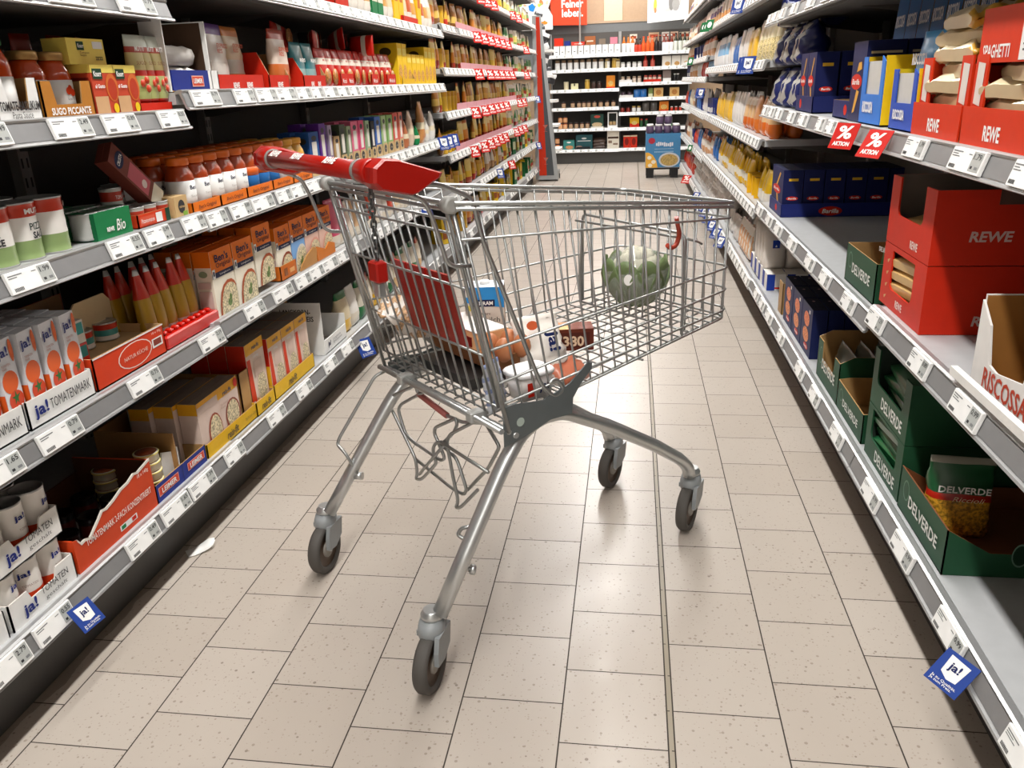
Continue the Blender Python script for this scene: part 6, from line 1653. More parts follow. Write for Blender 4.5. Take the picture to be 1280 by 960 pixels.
# ================================================================ back wall goods
def bput(o, x, z, off=.0): return put(o, 'B', 0, z, off, 0, x)
GB = 'goods on the back wall shelving'
def line(proto, xs, z, desc, cat, where, off=0.0):
    for i, x in enumerate(xs):
        o = inst(proto, 'B', 0, z, off, 0, x)
        lab = f'{desc}, {ordn(i + 1)} from left, {where}' if len(xs) > 1 else f'{desc}, {where}'
        tag(o, lab, cat, (desc + 's on ' + where) if len(xs) > 1 else None)
wl, wr_ = 'back wall left half', 'back wall right half'
def simple_jar(body, lidc, h=.1, r=.034, lab=None):
    b = MB()
    b.lathe([(r * .9, 0), (r, .004), (r, h * .72), (r * .8, h * .8), (r * .8, h * .84)], None, (-r, 0, 0), 12, mfun=lambda k, j: (lab if lab and k == 1 else body))
    o = b.build('preserve_jar')
    b = MB(); b.lathe([(r * .86, h * .84), (r * .86, h * .98), (r * .8, h)], lidc, (-r, 0, 0), 12); b.build('lid', o)
    return o
# left half
c_ = carton('tea_carton', .073, .125, .08, WH, dec=[('f', 'r', .3, .7, .3, .4, P('6a6a6c')), ('f', 'r', 0, 1, .95, 1, P('8a8884'))]); line(c_, [-1.07 + .085 * i for i in range(11)], 1.482, 'white tea carton', 'carton', wl + ' top shelf')
for nm, x, w, h, c in (('bright red box', -1.04, .12, .10, 'd82c14'), ('navy blue box', -.92, .08, .06, '1c2c78'), ('low red box', -.76, .20, .045, 'c83a2c'), ('brown box', -.60, .15, .11, '9a5a34'), ('dark preserve box', -.43, .09, .07, '7a6a5c'), ('pink box', -.27, .10, .085, 'c87888')):
    o = carton('gift_box', w, h, .12, P(c), dec=[('f', 'r', .2, .8, .35, .5, P('d8c8b8'))] if 'brown' in nm or 'low' in nm else ()); tag(bput(o, x, 1.608, .02), f'{nm} on top of the white tea cartons', 'box', 'boxes on top of the tea cartons')
j1 = simple_jar(mat('8a6a50', .3), mat('8a7458', .4), .13, .036, WH); line(j1, [-1.06 + .088 * i for i in range(9)], 1.289, 'white label jar with brass lid', 'jar', wl + ' second shelf down')
j2 = simple_jar(mat('c8a040', .3), mat('c8b060', .4), .13, .036); line(j2, [-.26], 1.289, 'golden preserve jar', 'jar', wl + ' second shelf down')
j3 = simple_jar(mat('5a3020', .3), mat('c8b060', .4), .12, .036, mat('d8c8a0', .4)); line(j3, [-.36, -.215], 1.289, 'brown preserve jar', 'jar', wl + ' second shelf down')
o = can('cream_can', .035, .11, [(1, F('d8cca8'))], n=12); tag(bput(o, -.94, 1.024), 'cream coloured can alone on third back shelf', 'can')
o = carton('cream_box', .10, .08, .08, P('d8d4a8'), dec=[('f', 'r', .4, .6, .6, 1, P('4a4a3a'))]); tag(bput(o, -.82, 1.024), 'cream box next to the lone cream can', 'box')
o = dup(j2); tag(bput(o, -.64, 1.024), 'golden jar in middle of third back shelf', 'jar')
dj = simple_jar(mat('3a2620', .25), mat('4a4440', .4), .10, .036); line(dj, [-.55, -.47], 1.024, 'dark preserve jar', 'jar', wl + ' third shelf down')
o = carton('orange_box', .12, .17, .10, P('e08a28'), dec=[('f', 'e', .5, .4, .3, .2, K('d8b060')), ('f', 'r', 0, 1, 0, .12, RED)]); tag(bput(o, -.31, 1.024), 'tall orange box at right end of third back shelf', 'box')
dj2 = simple_jar(mat('6a3828', .25), mat('3c3634', .4), .085, .03, mat('b89878', .4)); line(dj2, [-.98, -.85, -.76, -.69, -.62, -.54, -.45, -.36, -.27], .777, 'small dark preserve jar', 'jar', wl + ' fourth shelf down')
oj = simple_jar(mat('d8642a', .25), mat('2c2a2a', .4), .085, .032, mat('e8b080', .4))
line(oj, [-1.03, -.96], .492, 'orange spread jar lower', 'jar', wl + ' fifth shelf down'); line(oj, [-1.031, -.961], .578, 'orange spread jar stacked', 'jar', wl + ' fifth shelf down')
line(dj2, [-.88, -.80, -.72, -.64], .492, 'small brown spread jar', 'jar', wl + ' fifth shelf down')
for i in range(0): pass
o = carton('dark_green_box', .18, .19, .14, P('23453c'), dec=[('f', 'e', .5, .82, .25, .1, P('c05040')), ('f', 'e', .5, .25, .42, .16, K('c8b088')), ('f', 'r', 0, 1, 0, .12, P('d8d4c8'))]); tag(bput(o, -.50, .492), 'dark green meal box on fifth back shelf', 'box')
t = empty('white_display_frame'); bput(t, -.28, .492); tag(t, 'white framed display with dark jars on fifth back shelf', 'display box')
b = MB(); b.box(-.14, 0, -.07, -.055, 0, .21, WH); b.box(-.14, 0, .055, .07, 0, .21, WH); b.box(-.14, 0, -.055, .055, 0, .03, WH); b.box(-.14, 0, -.055, .055, .195, .21, WH); b.box(-.14, -.13, -.055, .055, .03, .195, P('3a403c')); b.build('frame', t)
line(simple_jar(mat('5a6a50', .3), mat('2a2a28', .4), .07, .024, mat('c0a070', .4)), [-.305, -.255], .523, 'green jar inside the white display frame', 'jar', wl, .03)
line(oj, [-1.08], .202, 'orange jar at foot', 'jar', wl); o = dup(oj); tag(bput(o, -1.08, .289), 'orange jar stacked at foot of back wall left half', 'jar')
o = carton('teal_box', .16, .13, .12, P('3f8a84'), dec=[('f', 'e', .5, .78, .2, .08, WH), ('f', 'e', .55, .25, .35, .2, K('c89060'))]); tag(bput(o, -.91, .202), 'teal meal box on lowest back shelf', 'box')
o = carton('teal_gift_box', .24, .20, .12, P('2d5a60'), dec=[('f', 'r', .1, .9, .55, .6, WH), ('f', 'e', .5, .75, .15, .06, WH), ('f', 'e', .2, .15, .2, .1, P('c8a090'))]); tag(bput(o, -.69, .202, .03), 'large dark teal gift box on lowest back shelf', 'box')
o = carton('dark_tray', .20, .035, .14, P('1e2224')); tag(bput(o, -.70, .202, -.0 + .0), 'dark low tray before the teal gift box', 'tray'); o.location.y = YB - .02
for i in range(3):
    o = pouch('brown_pouch', .18, .14, .05, bands((.5, F('4a362c')), (1, F('6a5648'))), seed=i + 3, wr=.3); o.rotation_euler = (R(-70), 0, -PI / 2); o.rotation_euler = (0, R(-75), -PI / 2); o.location = (-.47, YB + .02, .24 + .045 * i); tag(o, f'dark brown pouch lying on lowest back shelf, {ordn(i + 1)} from the bottom', 'pouch', 'dark pouches on lowest back shelf')
o = carton('cream_display', .17, .25, .12, P('ddd6c8'), dec=[('f', 'r', .05, .95, .55, .66, P('4a3428')), ('f', 'r', .1, .4, .3, .45, P('8a7464')), ('f', 'r', .5, .9, .2, .3, P('8a7464'))]); tag(bput(o, -.27, .202, .0), 'cream display carton with dark lettering band on lowest back shelf', 'carton'); o.location.y = YB - .0
# right half
def bottle(col_, capc, labc, h=.22, r=.028):
    b = MB(); b.lathe([(r * .9, 0), (r, .004), (r, h * .55), (r * .42, h * .76), (r * .38, h * .93)], None, (-r, 0, 0), 12, mfun=lambda k, j: labc if k == 1 else col_); o = b.build('sauce_bottle')
    b = MB(); b.lathe([(r * .48, h * .93), (r * .48, h), (r * .4, h * 1.002)], capc, (-r, 0, 0), 10); b.build('cap', o); return o
wt = wr_ + ' top shelf'
line(bottle(mat('c86a20', .2), mat('6a4a2a', .4), WH), [-.13, -.07, -.01], 1.482, 'amber bottle', 'bottle', wt)
line(bottle(mat('3a1a10', .2), mat('2a2a2a', .4), mat('c8402a', .4), .18), [.04, .09], 1.482, 'dark sauce bottle with red label', 'bottle', wt)
line(bottle(mat('d8541a', .2), mat('d8501a', .4), mat('e05a20', .4), .20), [.14, .20, .26], 1.482, 'orange bottle', 'bottle', wt)
line(bottle(mat('2a1410', .2), mat('b8402a', .4), mat('2a2020', .4), .21), [.315, .365], 1.482, 'black vinegar bottle', 'bottle', wt)
line(bottle(mat('7a2a1a', .2), mat('d8d4ce', .4), WH, .21), [.42, .47, .52], 1.482, 'white label bottle', 'bottle', wt)
line(bottle(mat('1e2a1e', .2), mat('2a2a2a', .4), mat('d8dcd0', .4), .23), [.58, .64, .70, .76], 1.482, 'green glass bottle', 'bottle', wt)
for nm, x, w, h, c in (('cream carton', -.0, .10, .24, 'e0d4c4'), ('tan carton', .28, .14, .25, 'c8a888'), ('white carton', .44, .10, .25, 'e4dcd4'), ('peach carton', .56, .10, .25, 'dcb8a0'), ('beige carton', .70, .14, .24, 'd8c4ac')):
    tag(bput(carton('tall_carton', w, h, .08, P(c), dec=[('f', 'r', .1, .9, .75, .9, P('a8482c'))]), x, 1.482, .1), f'tall {nm} standing behind the bottles on top back shelf', 'carton', 'tall cartons behind the bottles')
sj = simple_jar(mat('c8c4bc', .3), mat('d8d8d4', .4), .075, .030, WH); line(sj, [-.14, -.06, .02, .09], 1.287, 'small white jar', 'jar', wr_ + ' second shelf down')
line(bottle(mat('b82a1c', .2), mat('c83a2a', .4), mat('c8584a', .4), .15, .03), [.17, .27], 1.287, 'red round bottle', 'bottle', wr_ + ' second shelf down')
line(carton('cracker_carton', .12, .135, .06, P('e8e2d8'), dec=[('f', 'e', .6, .25, .3, .2, K('c89858'))]), [.46, .59, .72], 1.287, 'white cracker carton', 'carton', wr_ + ' second shelf down')
bj = simple_jar(mat('8a5a40', .3), mat('c8b8a0', .4), .085, .028, mat('d8c8b8', .4)); line(bj, [-.14, -.06, .02, .09], 1.088, 'brown preserve jar', 'jar', wr_ + ' third shelf down')
tag(bput(carton('white_tray', .18, .04, .1, WH), -.10, 1.088, -.005), 'white low tray before brown jars on third back shelf', 'tray')
rj = simple_jar(mat('a8301c', .3), mat('c8584a', .4), .09, .028, mat('e0c8b8', .4)); line(rj, [.18, .24, .30, .37], 1.088, 'red relish jar', 'jar', wr_ + ' third shelf down')
tag(bput(carton('red_tray', .24, .035, .1, RED), .27, 1.088, -.005), 'bright red tray before the relish jars on back wall', 'tray')
tag(bput(carton('mosaic_carton', .11, .15, .08, P('8a7a74'), dec=[('f', 'r', 0, 1, 0, .3, WH)]), .47, 1.088), 'grey mosaic pattern carton with white foot on back wall', 'carton')
line(simple_jar(mat('1e1a1a', .3), mat('d8d8d4', .4), .10, .02), [.58, .62], 1.088, 'slim black bottle', 'bottle', wr_ + ' third shelf down')
pj_ = simple_jar(mat('4a3444', .3), mat('3a3238', .4), .085, .035); line(pj_, [-.13, -.04], .887, 'dark plum jar', 'jar', wr_ + ' fourth shelf down')
tag(bput(carton('white_tray', .19, .04, .1, WH), -.09, .887, -.005), 'white low tray before dark plum jars on back wall', 'tray')
line(pouch('blue_foil_bag', .09, .11, .05, bands((1, F('1f6ab4'))), seed=2, nu=10, nv=8), [.06, .15], .887, 'bright blue foil bag', 'bag', wr_ + ' fourth shelf down')
tag(bput(carton('green_carton', .06, .12, .06, P('7a8a4c'), dec=[('f', 'r', 0, 1, 0, .4, P('d8d8b8'))]), .25, .887), 'green and cream carton beside blue foil bags', 'carton')
line(carton('biscuit_carton', .13, .12, .08, P('d8b070'), dec=[('f', 'e', .5, .5, .3, .3, K('b87a38'))]), [.36, .58], .887, 'tan biscuit carton', 'carton', wr_ + ' fourth shelf down')
line(simple_jar(mat('8a2418', .3), mat('4a2a24', .4), .07, .03), [-.14, -.06], .694, 'dark red preserve jar', 'jar', wr_ + ' fifth shelf down')
line(simple_jar(mat('b89070', .3), mat('c8b060', .4), .08, .03, WH), [.02, .09], .694, 'tan jar with white label', 'jar', wr_ + ' fifth shelf down')
line(pouch('dark_pouch', .10, .13, .05, bands((1, F('4c4640'))), seed=9, nu=10, nv=8), [.19, .30], .694, 'charcoal coffee pouch', 'pouch', wr_ + ' fifth shelf down')
line(carton('orange_carton', .13, .13, .08, P('d87a24'), dec=[('f', 'e', .5, .45, .35, .25, K('e0b060')), ('f', 'r', 0, 1, 0, .15, RED)]), [.44], .694, 'orange snack carton', 'carton', wr_ + ' fifth shelf down')
line(simple_jar(mat('c83a24', .3), WH, .06, .02), [.55, .61, .67], .694, 'tiny red jar', 'jar', wr_ + ' fifth shelf down')
tag(bput(carton('yellow_carton', .13, .13, .08, P('d8a820'), dec=[('f', 'r', 0, 1, 0, .4, RED), ('f', 'e', .5, .45, .3, .2, K('e0c070'))]), .03, .488), 'yellow and red carton on sixth back shelf', 'carton')
line(simple_jar(mat('2a5a34', .3), mat('c83a2c', .4), .11, .022), [.13, .20], .488, 'green bottle with red cap', 'bottle', wr_ + ' sixth shelf down')
tag(bput(carton('green_carton', .09, .11, .08, P('3a6a44')), .52, .488), 'green carton behind the blue display on back wall', 'carton')
line(carton('red_gift_carton', .095, .17, .10, P('c82c14'), dec=[('f', 'r', 0, 1, .9, 1, P('e0d0b0')), ('f', 'e', .5, .5, .3, .3, P('7c1a10'))]), [-.075, .025], .207, 'red gift carton', 'carton', wr_ + ' lowest shelf')

# ================================================================ end of the left shelving: tapered end panel and hanging packs
t = empty('end_panel', (0, 10.2, 0)); tag(t, 'tapered grey panel with red and charcoal stripes ending left shelving', 'end panel')
def tp(xa, xb, xc, xd, z0, z1, y0, y1, m, nm):
    b = MB(); b.prism([(xa, z0), (xb, z0), (xc, z1), (xd, z1)], 'y', y0, y1, m); return b.build(nm, t)
tp(-1.16, -.885, -1.06, -1.16, .02, 1.86, 0, .03, mat('a3a5a6', .4), 'frame')
tp(-1.115, -1.025, -1.074, -1.115, .07, 1.845, -.003, 0, P('c43014'), 'red_stripe')
tp(-1.025, -.935, -1.052, -1.063, .07, 1.40, -.003, 0, P('4c5054'), 'charcoal_stripe')
for z in (.22, .60):
    b = MB(); b.prism([(-1.06, z + .06), (-1.00, z + .06), (-1.028, z + .02), (-1.028, z - .01), (-1.032, z - .01), (-1.032, z + .02)], 'y', -.005, -.0035, P('b06a5c')); b.prism([(-1.05, z - .014), (-1.01, z - .014), (-1.01, z - .018), (-1.05, z - .018)], 'y', -.005, -.0035, P('b06a5c')); b.build('cocktail_glass_print', t)
b = MB(); b.box(-1.15, -.9, .03, .45, .02, .10, mat('8a8c8c', .4)); b.prism([(-1.15, .1), (-.93, .1), (-1.07, 1.8), (-1.15, 1.8)], 'y', .40, .42, mat('8a8c8c', .4)); b.build('end_base', t)
for k, (x, z) in enumerate(((-.90, .03), (-.90, .03))):
    b = MB(); b.box(x, x + .01, .01 + .3 * k, .03 + .3 * k, 0, .06, BLACK); b.build('foot', t)
for k in range(5):
    z = .35 + .28 * k; x = -.89 - .02 * k - .0
    b = MB(); b.box(x - .12 , x + .03, .03, .40, z, z + .03, WH); b.build('end_shelf', t)
for k in range(10):
    z = 1.12 + .075 * k; x = -.965 - .018 * (k % 5) - .008 * k
    hx = ('2a2a2e', 'd8d8d8', '3a3c40', 'e4e2e0', 'b8babc', 'dcdcdc', '1e1e20', 'e8e6e4', 'c8504a', 'e8e8e4')[k]
    o = pouch('hanging_pack', .10, .11, .04, bands((.6, F(hx)), (1, F(('e0e0e0', '4a4a4e')[k % 2]))), seed=k, nu=10, nv=8, wr=.2)
    o.rotation_euler = (R(20 * (k % 3 - 1)), 0, -PI / 2 + .4); o.location = (x, 10.245, z)
    tag(o, f'black and white pack hanging at the shelf end, {ordn(k + 1)} from the bottom', 'pack', 'packs hanging beside the end panel')

# ================================================================ hanging banners and ceiling pole
t = empty('slogan_banner', (0, 12.66, 0)); tag(t, 'orange red banner reading Feiner leben hanging above the back shelving', 'banner')
b = MB(); b.prism([(-1.16, 1.895), (-.655, 1.88), (-.655, 2.75), (-1.19, 2.75)], 'y', 0, .012, P('e2492a')); b.build('banner_sheet', t)
lettering(t, 'Feiner', (-.86, -.002, 2.165), (1, 0, 0), (0, 0, 1), .31, .105, WHITE, .03)
lettering(t, 'leben.', (-.86, -.002, 2.045), (1, 0, 0), (0, 0, 1), .30, .105, WHITE, .03)
for x in (-1.1, -.72): 
    b = MB(); b.tube([(x, .006, 2.75), (x, .006, 3.6)], .003, CHROME2); b.build('hanging_wire', t)
b = MB(); b.tube([(-.735, 12.3, 1.62), (-.735, 12.3, 3.6)], .012, mat('dcdcda', .35), 10); b.tube([(-.735, 12.3, 1.612), (-.735, 12.3, 1.63)], .022, mat('dcdcda', .35), 10)
tag(b.build('ceiling_pole'), 'thin white pole in front of the orange banner', 'pole')
t = empty('food_picture_banner', (0, 12.62, 0)); tag(t, 'white banner with colourful food pictures left of the orange banner', 'banner')
b = MB(); b.prism([(-1.75, 1.84), (-1.14, 1.84), (-1.14, 2.02), (-1.20, 2.12), (-1.13, 2.3), (-1.15, 2.75), (-1.75, 2.75)], 'y', 0, .01, WHITE); b.build('banner_sheet', t)
rnd = random.Random(9)
b = MB()
for k in range(46):
    x = rnd.uniform(-1.7, -1.17); z = rnd.uniform(1.88, 2.5); r1 = rnd.uniform(.012, .038); r2 = r1 * rnd.uniform(.4, 1)
    m_ = P(rnd.choice(['e8d860', 'a8c468', 'e88a4c', 'd8c8b0', '8a9a78', 'c8c4d8', 'e8b090', 'd0a0b0', 'f0e8b0']))
    a0 = rnd.random() * 3
    b.face([(x + r1 * math.cos(2 * PI * q / 10) * math.cos(a0) - r2 * math.sin(2 * PI * q / 10) * math.sin(a0), -.001 - .00005 * k, z + r1 * math.cos(2 * PI * q / 10) * math.sin(a0) + r2 * math.sin(2 * PI * q / 10) * math.cos(a0)) for q in range(10)], m_)
b.face([(-1.47, -.004, 2.1), (-1.41, -.004, 2.08), (-1.38, -.004, 2.14), (-1.42, -.004, 2.19), (-1.48, -.004, 2.16)], P('2c8ad8'))
b.face([(-1.26 + .05 * math.cos(2 * PI * q / 14), -.0045, 1.93 + .02 * math.sin(2 * PI * q / 14)) for q in range(14)], P('f09030'))
b.build('printed_food', t)
t = empty('picture_board', (0, 12.30, 0)); tag(t, 'white hanging board with grey bread picture above right shelving', 'board')
b = MB(); b.prism([(.185, 1.845), (.73, 1.875), (.73, 2.6), (.185, 2.6)], 'y', 0, .012, P('f4f4f4')); b.build('board_sheet', t)
b = MB()
def el(cx, cz, rx, rz, m, k): b.face([(cx + rx * math.cos(2 * PI * q / 18), -.001 - .0003 * k, cz + rz * math.sin(2 * PI * q / 18)) for q in range(18)], m)
el(.46, 2.10, .17, .12, P('c9c9c8'), 0); el(.40, 2.09, .09, .09, P('dcdcdc'), 1); el(.50, 2.09, .035, .10, P('8a8886'), 2); el(.56, 2.06, .05, .08, P('a8a6a4'), 3); el(.285, 2.06, .022, .09, P('e0cc50'), 4); el(.288, 2.0, .018, .035, P('c88a60'), 5)
b.build('printed_picture', t)
for x in (.22, .70):
    b = MB(); b.tube([(x, .006, 2.6), (x, .006, 3.6)], .003, CHROME2); b.build('hanging_wire', t)

# ================================================================ blue display stand at the far right
t = empty('blue_display_stand', (.370, 10.3, 0)); tag(t, 'blue cardboard display stand on black legs before the back wall', 'display stand')
b = MB(); b.box(-.205, .205, 0, .36, .12, .515, P('4a86b4')); b.box(-.20, .20, .004, .356, .513, .517, P('3a6a90')); b.build('card_body', t)
b = MB()
for x in (-.195, .095): b.box(x, x + .09, .01, .08, 0, .12, BLACK); b.box(x, x + .09, .28, .35, 0, .12, BLACK)
b.box(-.2, .2, 0, .36, .10, .12, BLACK); b.build('pallet_foot', t)
b = MB()
def el2(cx, cz, rx, rz, m, k): b.face([(cx + rx * math.cos(2 * PI * q / 20), -.001 - .0004 * k, cz + rz * math.sin(2 * PI * q / 20)) for q in range(20)], m)
b.face([(-.205, -.001, .122), (-.06, -.001, .122), (-.075, -.001, .20), (-.12, -.001, .27), (-.17, -.001, .30), (-.205, -.001, .30)], P('e8b048'))
for x, z in ((-.16, .24), (-.11, .19), (-.15, .15)): el2(x, z, .026, .022, P('f0e4cc'), 1)
el2(.075, .212, .125, .085, P('c8ccd0'), 2); el2(.075, .210, .105, .068, K('b89a58'), 3)
el2(-.135, .435, .040, .035, P('b03040'), 2)
b.face([(b_[0], b_[1] - .0016, max(b_[2], .122)) for b_ in ((-.205, 0, .12), (.205, 0, .12), (.205, 0, .124), (-.205, 0, .124))], P('e8b048'))
b.build('printed_front', t)
b = MB()
for k in range(9):
    x = -.085 + .023 * k; h_ = .016 + .004 * ((k * 5) % 3); z_ = .392 + .006 * math.sin(k * .8)
    b.face([(x, -.003, z_ - h_), (x + .018, -.003, z_ - h_), (x + .018, -.003, z_ + h_), (x, -.003, z_ + h_)], P('d8dce4'))
for k in range(12): b.face([(-.10 + .019 * k, -.003, .298), (-.088 + .019 * k, -.003, .298), (-.088 + .019 * k, -.003, .314), (-.10 + .019 * k, -.003, .314)], P('9cc0da'))
b.face([(-.10, -.003, .338), (.125, -.003, .338), (.125, -.003, .342), (-.10, -.003, .342)], P('b8d0e2'))
b.build('blurred_print', t)
bk_ = simple_jar(mat('5c4a66', .35), mat('e8e6e6', .4), .10, .046)
n_ = 0
for j, (y, z) in enumerate(((10.36, .517), (10.46, .517), (10.56, .517))):
    for i in range(4):
        n_ += 1
        o = inst(bk_, 'L', 0, 0); o.rotation_euler = (0, 0, 0); o.location = (.37 - .155 + .103 * i + .046, y, z)
        tag(o, f'purple tub with white lid on blue stand, {ordn(i + 1)} from left, {("front", "middle", "rear")[j]} row', 'tub', 'purple tubs on the blue stand')
for i in range(2):
    o = dup(bk_); o.location = (.37 - .04 + .10 * i + .046, 10.46, .619); tag(o, f'purple tub stacked on top of the blue stand tubs, {("left", "right")[i]} one', 'tub', 'purple tubs on the blue stand')

# ================================================================ groceries in the cart
def cw(u, v, z): return CART_M @ C(u, v, z)
AX = math.atan2(.6893, .7245)     # cart heading
def zf(u): return ZR0 + (ZF0 - ZR0) * (u - UR0) / .715 + .004
o = carton('milk_carton', .090, .165, .07, P('d8cfc4'), dec=[('f', 'r', 0, 1, .84, 1, P('2f8cd0')), ('f', 'r', 0, .06, 0, 1, P('c8c0b8')), ('f', 'p', [(0, .78), (1, .70), (1, .86), (0, .86)], P('2f8cd0')), ('f', 'r', .2, .76, .72, .82, NAVY), ('f', 'e', .1, .70, .07, .04, P('c8b848')), ('f', 'r', .62, .98, .22, .28, NAVY), ('l', 'r', 0, 1, .84, 1, P('4a58b8')), ('l', 'r', .1, .9, .3, .7, P('b8b0aa'))],
           texts=[('f', 'MILRAM', .48, .77, .46, .055, WHITE, .02), ('f', 'haltbare', .46, .62, .36, .04, P('4a4648'), 0), ('f', 'Vollmilch', .48, .53, .8, .075, INK, .0)], top=P('e4ecf4'))
b = MB(); b.lathe([(.012, .165), (.012, .172), (.010, .174), (.001, .174)], WHITE, (-.035, 0, 0), 14); b.build('screw_cap', o)
o.rotation_euler = (0, 0, -PI / 2 + .12); o.location = cw(.395, -.075, zf(.395)); tag(o, 'blue topped milk carton standing in the shopping cart', 'carton')
# egg box
t = empty('egg_carton', cw(.340, -.02, zf(.34) + .032), AX); tag(t, 'brown egg carton with white label resting in the cart', 'egg carton')
b = MB(); PULP = mat('8f5f38', .85)
b.loft([[(-.045, -.125, 0), (.045, -.125, 0), (.045, .125, 0), (-.045, .125, 0)], [(-.052, -.135, .035), (.052, -.135, .035), (.052, .135, .035), (-.052, .135, .035)]], PULP, sm=False); b.build('pulp_base', t)
b = MB(); b.loft([[(-.052, -.065, .036), (.052, -.065, .036), (.052, .135, .036), (-.052, .135, .036)], [(-.040, -.060, .068), (.040, -.060, .068), (.040, .125, .068), (-.040, .125, .068)]], P('d8a878'), sm=False); ld = b.build('lid', t)
b = MB(); b.box(-.041, .041, -.058, .12, .0685, .070, P('e4e0dc')); b.box(-.0535, -.052, -.05, .11, .04, .062, P('8a1c12')); b.build('paper_label', ld)
for i in range(2):
    for j in range(2):
        e = MB(); prof = [(.0005, 0)] + [(.0215 * math.sin(a) * (1 - .12 * (1 - math.cos(a)) / 2), .027 * (1 - math.cos(a))) for a in [PI * k / 10 for k in range(1, 10)]] + [(.0005, .054)]
        e.lathe(prof, mat('b9754a', .5), (0, 0, 0), 16)
        eg = e.build('egg'); eg.location = CART_M @ Vector((.340 + (-.024 + .048 * i), .02 - .088 - .048 * j + .005, 0)); eg.location.z = zf(.34) + .032 + .020
        tag(eg, f'brown egg in the open end of egg carton, {("left", "right")[j]} pair, {("rear", "front")[i]} one', 'egg', 'brown eggs in the egg carton')
# flat black tray beneath
b = MB(); b.loft([[(-.055, -.10, 0), (.055, -.10, 0), (.055, .10, 0), (-.055, .10, 0)], [(-.065, -.11, .028), (.065, -.11, .028), (.065, .11, .028), (-.065, .11, .028)]], mat('141414', .35), sm=False)
o = b.build('black_food_tray'); o.location = cw(.300, -.015, zf(.30) + .001); o.rotation_euler = (0, 0, AX); tag(o, 'black plastic food tray lying under the egg carton', 'tray')
o = pouch('bread_bag', .17, .13, .09, lambda u, t_, f: F('dcd4cc') if (u + t_) % .4 < .25 else K('c8a078'), seed=61, wr=.25, seal=.2); o.rotation_euler = (R(75), 0, AX + .3); o.location = cw(.33, -.15, zf(.33) + .05)
o.rotation_euler = (0, R(70), AX + 2.6); o.location = cw(.29, -.17, zf(.29) + .055); tag(o, 'crumpled white bread bag behind the red child seat', 'bag')
# ja! toast pack
o = pouch('cheese_pack', .11, .14, .085, lambda u, t_, f: (F('e6dfd6') if t_ > .2 else F('a8c0c8')), seed=62, wr=.14, seal=.12)
lettering(o, 'ja!', (.0048, .012, .078), (0, 0, -1), (0, 1, 0), .045, .036, P('1c2a5c'), .03)
b = MB(); b.face([(.0045 , -.03 + .014 * math.cos(2 * PI * q / 12), .118 + .010 * math.sin(2 * PI * q / 12)) for q in range(12)], P('d8643a')); b.build('orange_print', o)
o.rotation_euler = (R(0), R(-18), AX - PI / 2 - .15); o.location = cw(.405, .165, zf(.41) + .004); tag(o, 'white ja! cheese pack standing upright in the cart', 'pack')
# tub with white lid
b = MB()
def rr(hx, hy, z, n=20):
    out = []
    for q in range(n):
        a = 2 * PI * q / n; out.append((hx * math.copysign(abs(math.cos(a)) ** .5, math.cos(a)), hy * math.copysign(abs(math.sin(a)) ** .5, math.sin(a)), z))
    return out
b.loft([rr(.042, .034, 0), rr(.052, .042, .055)], F('e2dcd8'))
t = b.build('ja_tub'); t.name = 'spread_tub'
b = MB(); b.loft([rr(.055, .045, .055), rr(.056, .046, .062), rr(.052, .042, .066)], mat('f0eeee', .3)); b.build('lid', t)
b = MB(); b.face([(-.034, -.0425, .012), (-.016, -.0425, .012), (-.017, -.0445, .046), (-.037, -.0445, .046)], RED); b.build('red_print', t)
lettering(t, 'ja!', (.012, -.0445, .030), (1, 0, 0), (0, 0, 1), .030, .028, P('1c2a5c'), .03)
t.scale = (.88, .88, .92); t.rotation_euler = (0, 0, AX - .0); t.location = cw(.322, .190, zf(.322)); tag(t, 'white lidded ja! spread tub at the near rear basket corner', 'tub')
o = pouch('printed_film_pack', .07, .10, .02, lambda u, t_, f: F('c8ccd4') if (t_ * 8) % 2 < 1.4 else F('8a98c0'), seed=63, wr=.3); o.rotation_euler = (0, R(-8), AX - PI / 2 + .5); o.location = cw(.245, .20, zf(.25)); tag(o, 'grey printed film pack beside the white lidded tub', 'pack')
# chocolate box
o = carton('chocolate_box', .19, .052, .06, P('6b3020'), dec=[('t', 'r', 0, .72, .0, .6, P('e4b070')), ('t', 'r', .72, 1, 0, 1, P('7a3c2c')), ('t', 'r', 0, .72, .6, 1, P('c88a5c')), ('f', 'r', .55, .95, .15, .85, P('55231a')), ('f', 'r', 0, .4, 0, 1, P('e4b070'))], texts=[('f', '380', .75, .45, .26, .5, P('e8c8a8'), .03)])
o.rotation_euler = (0, 0, -PI / 2 + .16); o.location = cw(.510, .035, zf(.50)) ; tag(o, 'brown and yellow biscuit box lying behind the ja! pack', 'box')
# sausage pack
o = pouch('sausage_pack', .10, .14, .04, lambda u, t_, f: (F('b8684c') if t_ < .45 and f else F('dcd2cc')), seed=64, wr=.25); o.rotation_euler = (0, R(-62), AX - PI / 2 + .25); o.location = cw(.455, .20, zf(.455) + .004)
tag(o, 'clear pack of reddish sausage lying at near basket side', 'pack')
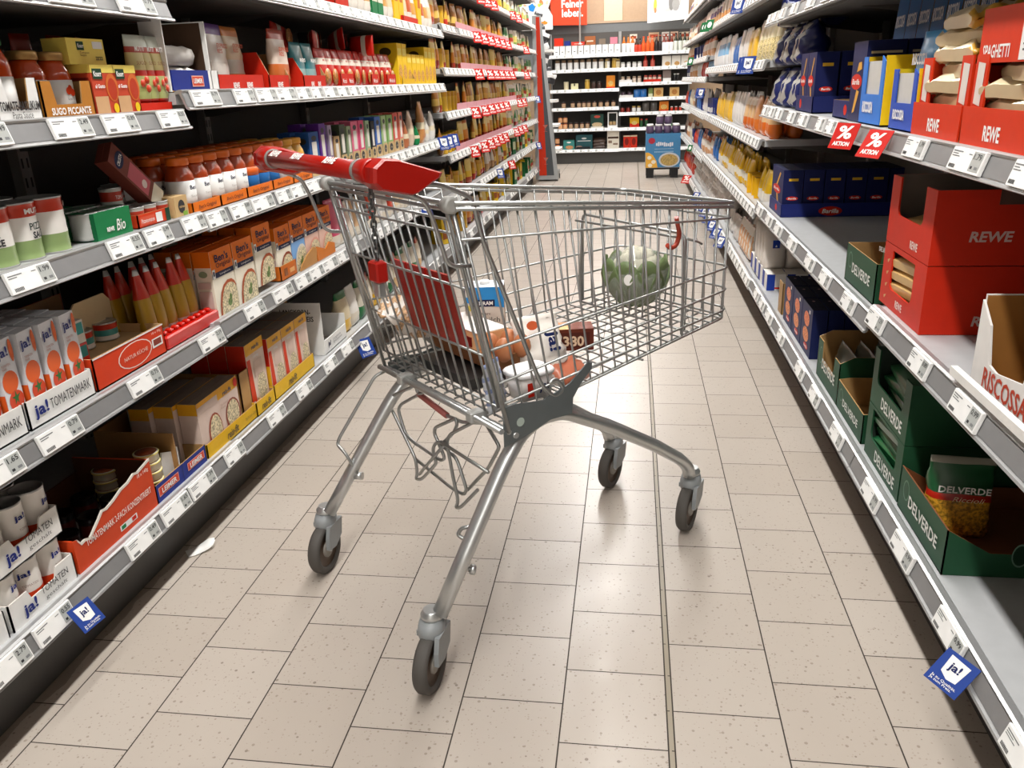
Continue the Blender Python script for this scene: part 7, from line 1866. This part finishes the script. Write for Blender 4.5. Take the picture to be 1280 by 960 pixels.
# cauliflower in the front compartment
t = empty('cauliflower', cw(.852, -.048, zf(.852))); t.scale = (.94, .94, 1.0); tag(t, 'wrapped cauliflower with green leaves at the front of the cart', 'cauliflower')
rnd = random.Random(4)
curd = MB(); CU = mat('cfc9b0', .6)
for k in range(70):
    a = rnd.random() * 2 * PI; ph = math.acos(rnd.uniform(.02, 1)); r0 = .060
    cx, cy, cz = r0 * math.sin(ph) * math.cos(a), r0 * math.sin(ph) * math.sin(a), .085 + r0 * .95 * math.cos(ph)
    rr_ = rnd.uniform(.011, .019)
    curd.lathe([(.0005, -rr_)] + [(rr_ * math.sin(PI * q / 6), -rr_ * math.cos(PI * q / 6)) for q in range(1, 6)] + [(.0005, rr_)], CU, (cx, cy, cz), 8)
curd.lathe([(.03, .02), (.055, .05), (.062, .085), (.055, .12), (.03, .14), (.0005, .146)], CU, (0, 0, 0), 16)
cu_ = curd.build('curd', t)
GRL = mat('6a7c50', .5); GRL2 = mat('98a582', .5)
for k in range(9):
    a = 2 * PI * k / 9 + .2; ca, sa = math.cos(a), math.sin(a)
    lf = MB(); rows = []
    for q in range(7):
        tt_ = q / 6; rad = .028 + .058 * math.sin(tt_ * 1.9); z = .004 + .128 * tt_ + .006 * rnd.random(); wd_ = .050 * math.sin(PI * (.12 + .80 * tt_)) + .004
        rows.append([(ca * (rad + .004 * (abs(s_) < .5)) - sa * wd_ * s_, sa * (rad + .004 * (abs(s_) < .5)) + ca * wd_ * s_, z - .006 * s_ * s_) for s_ in (-1, -.5, 0, .5, 1)])
    lf.loft(rows, None, caps=False, closed=False, mfun=lambda q, s_: GRL2 if s_ in (1, 2) and q < 4 else GRL)
    lo_ = lf.build('leaf', t)
    md = lo_.modifiers.new('thickness', 'SOLIDIFY'); md.thickness = .0025
fm = MB(); rnd = random.Random(8); rg = []
for q in range(11):
    ph = PI * (.04 + .92 * q / 10)
    rg.append([(.092 * math.sin(ph) * math.cos(2 * PI * k / 24) * rnd.uniform(.96, 1.04), .092 * math.sin(ph) * math.sin(2 * PI * k / 24) * rnd.uniform(.96, 1.04), .080 - .079 * math.cos(ph)) for k in range(24)])
fm.loft(rg, mat('e4e8e4', .15, kind='glass', alpha=.22)); fm.build('film_wrap', t)
sg_ = MB(); sg_.face([(-.020 + .012 * math.cos(2 * PI * q / 14), -.0925 + .002 * math.sin(2 * PI * q / 14), .088 + .014 * math.sin(2 * PI * q / 14)) for q in range(14)], WHITE); sg_.build('round_label', t)
# curled white tag on the floor
b = MB()
rows = []
for q in range(9):
    tt_ = q / 8; x = .075 * tt_; z = .002 + .028 * max(0, tt_ - .3) ** 1.6
    hw = .019 if tt_ < .75 else .019 * math.sqrt(max(.02, 1 - ((tt_ - .75) / .25) ** 2))
    rows.append([(x, -hw, z), (x, hw, z + .006 * tt_)])
b.loft(rows, WHITE, caps=False, closed=False)
o = b.build('paper_tag'); md = o.modifiers.new('thickness', 'SOLIDIFY'); md.thickness = .0006; md.offset = 1
o.location = (-1.155, 1.735, .001); o.rotation_euler = (0, 0, R(42)); tag(o, 'curled white paper tag lying on the floor by the left shelf', 'paper tag')
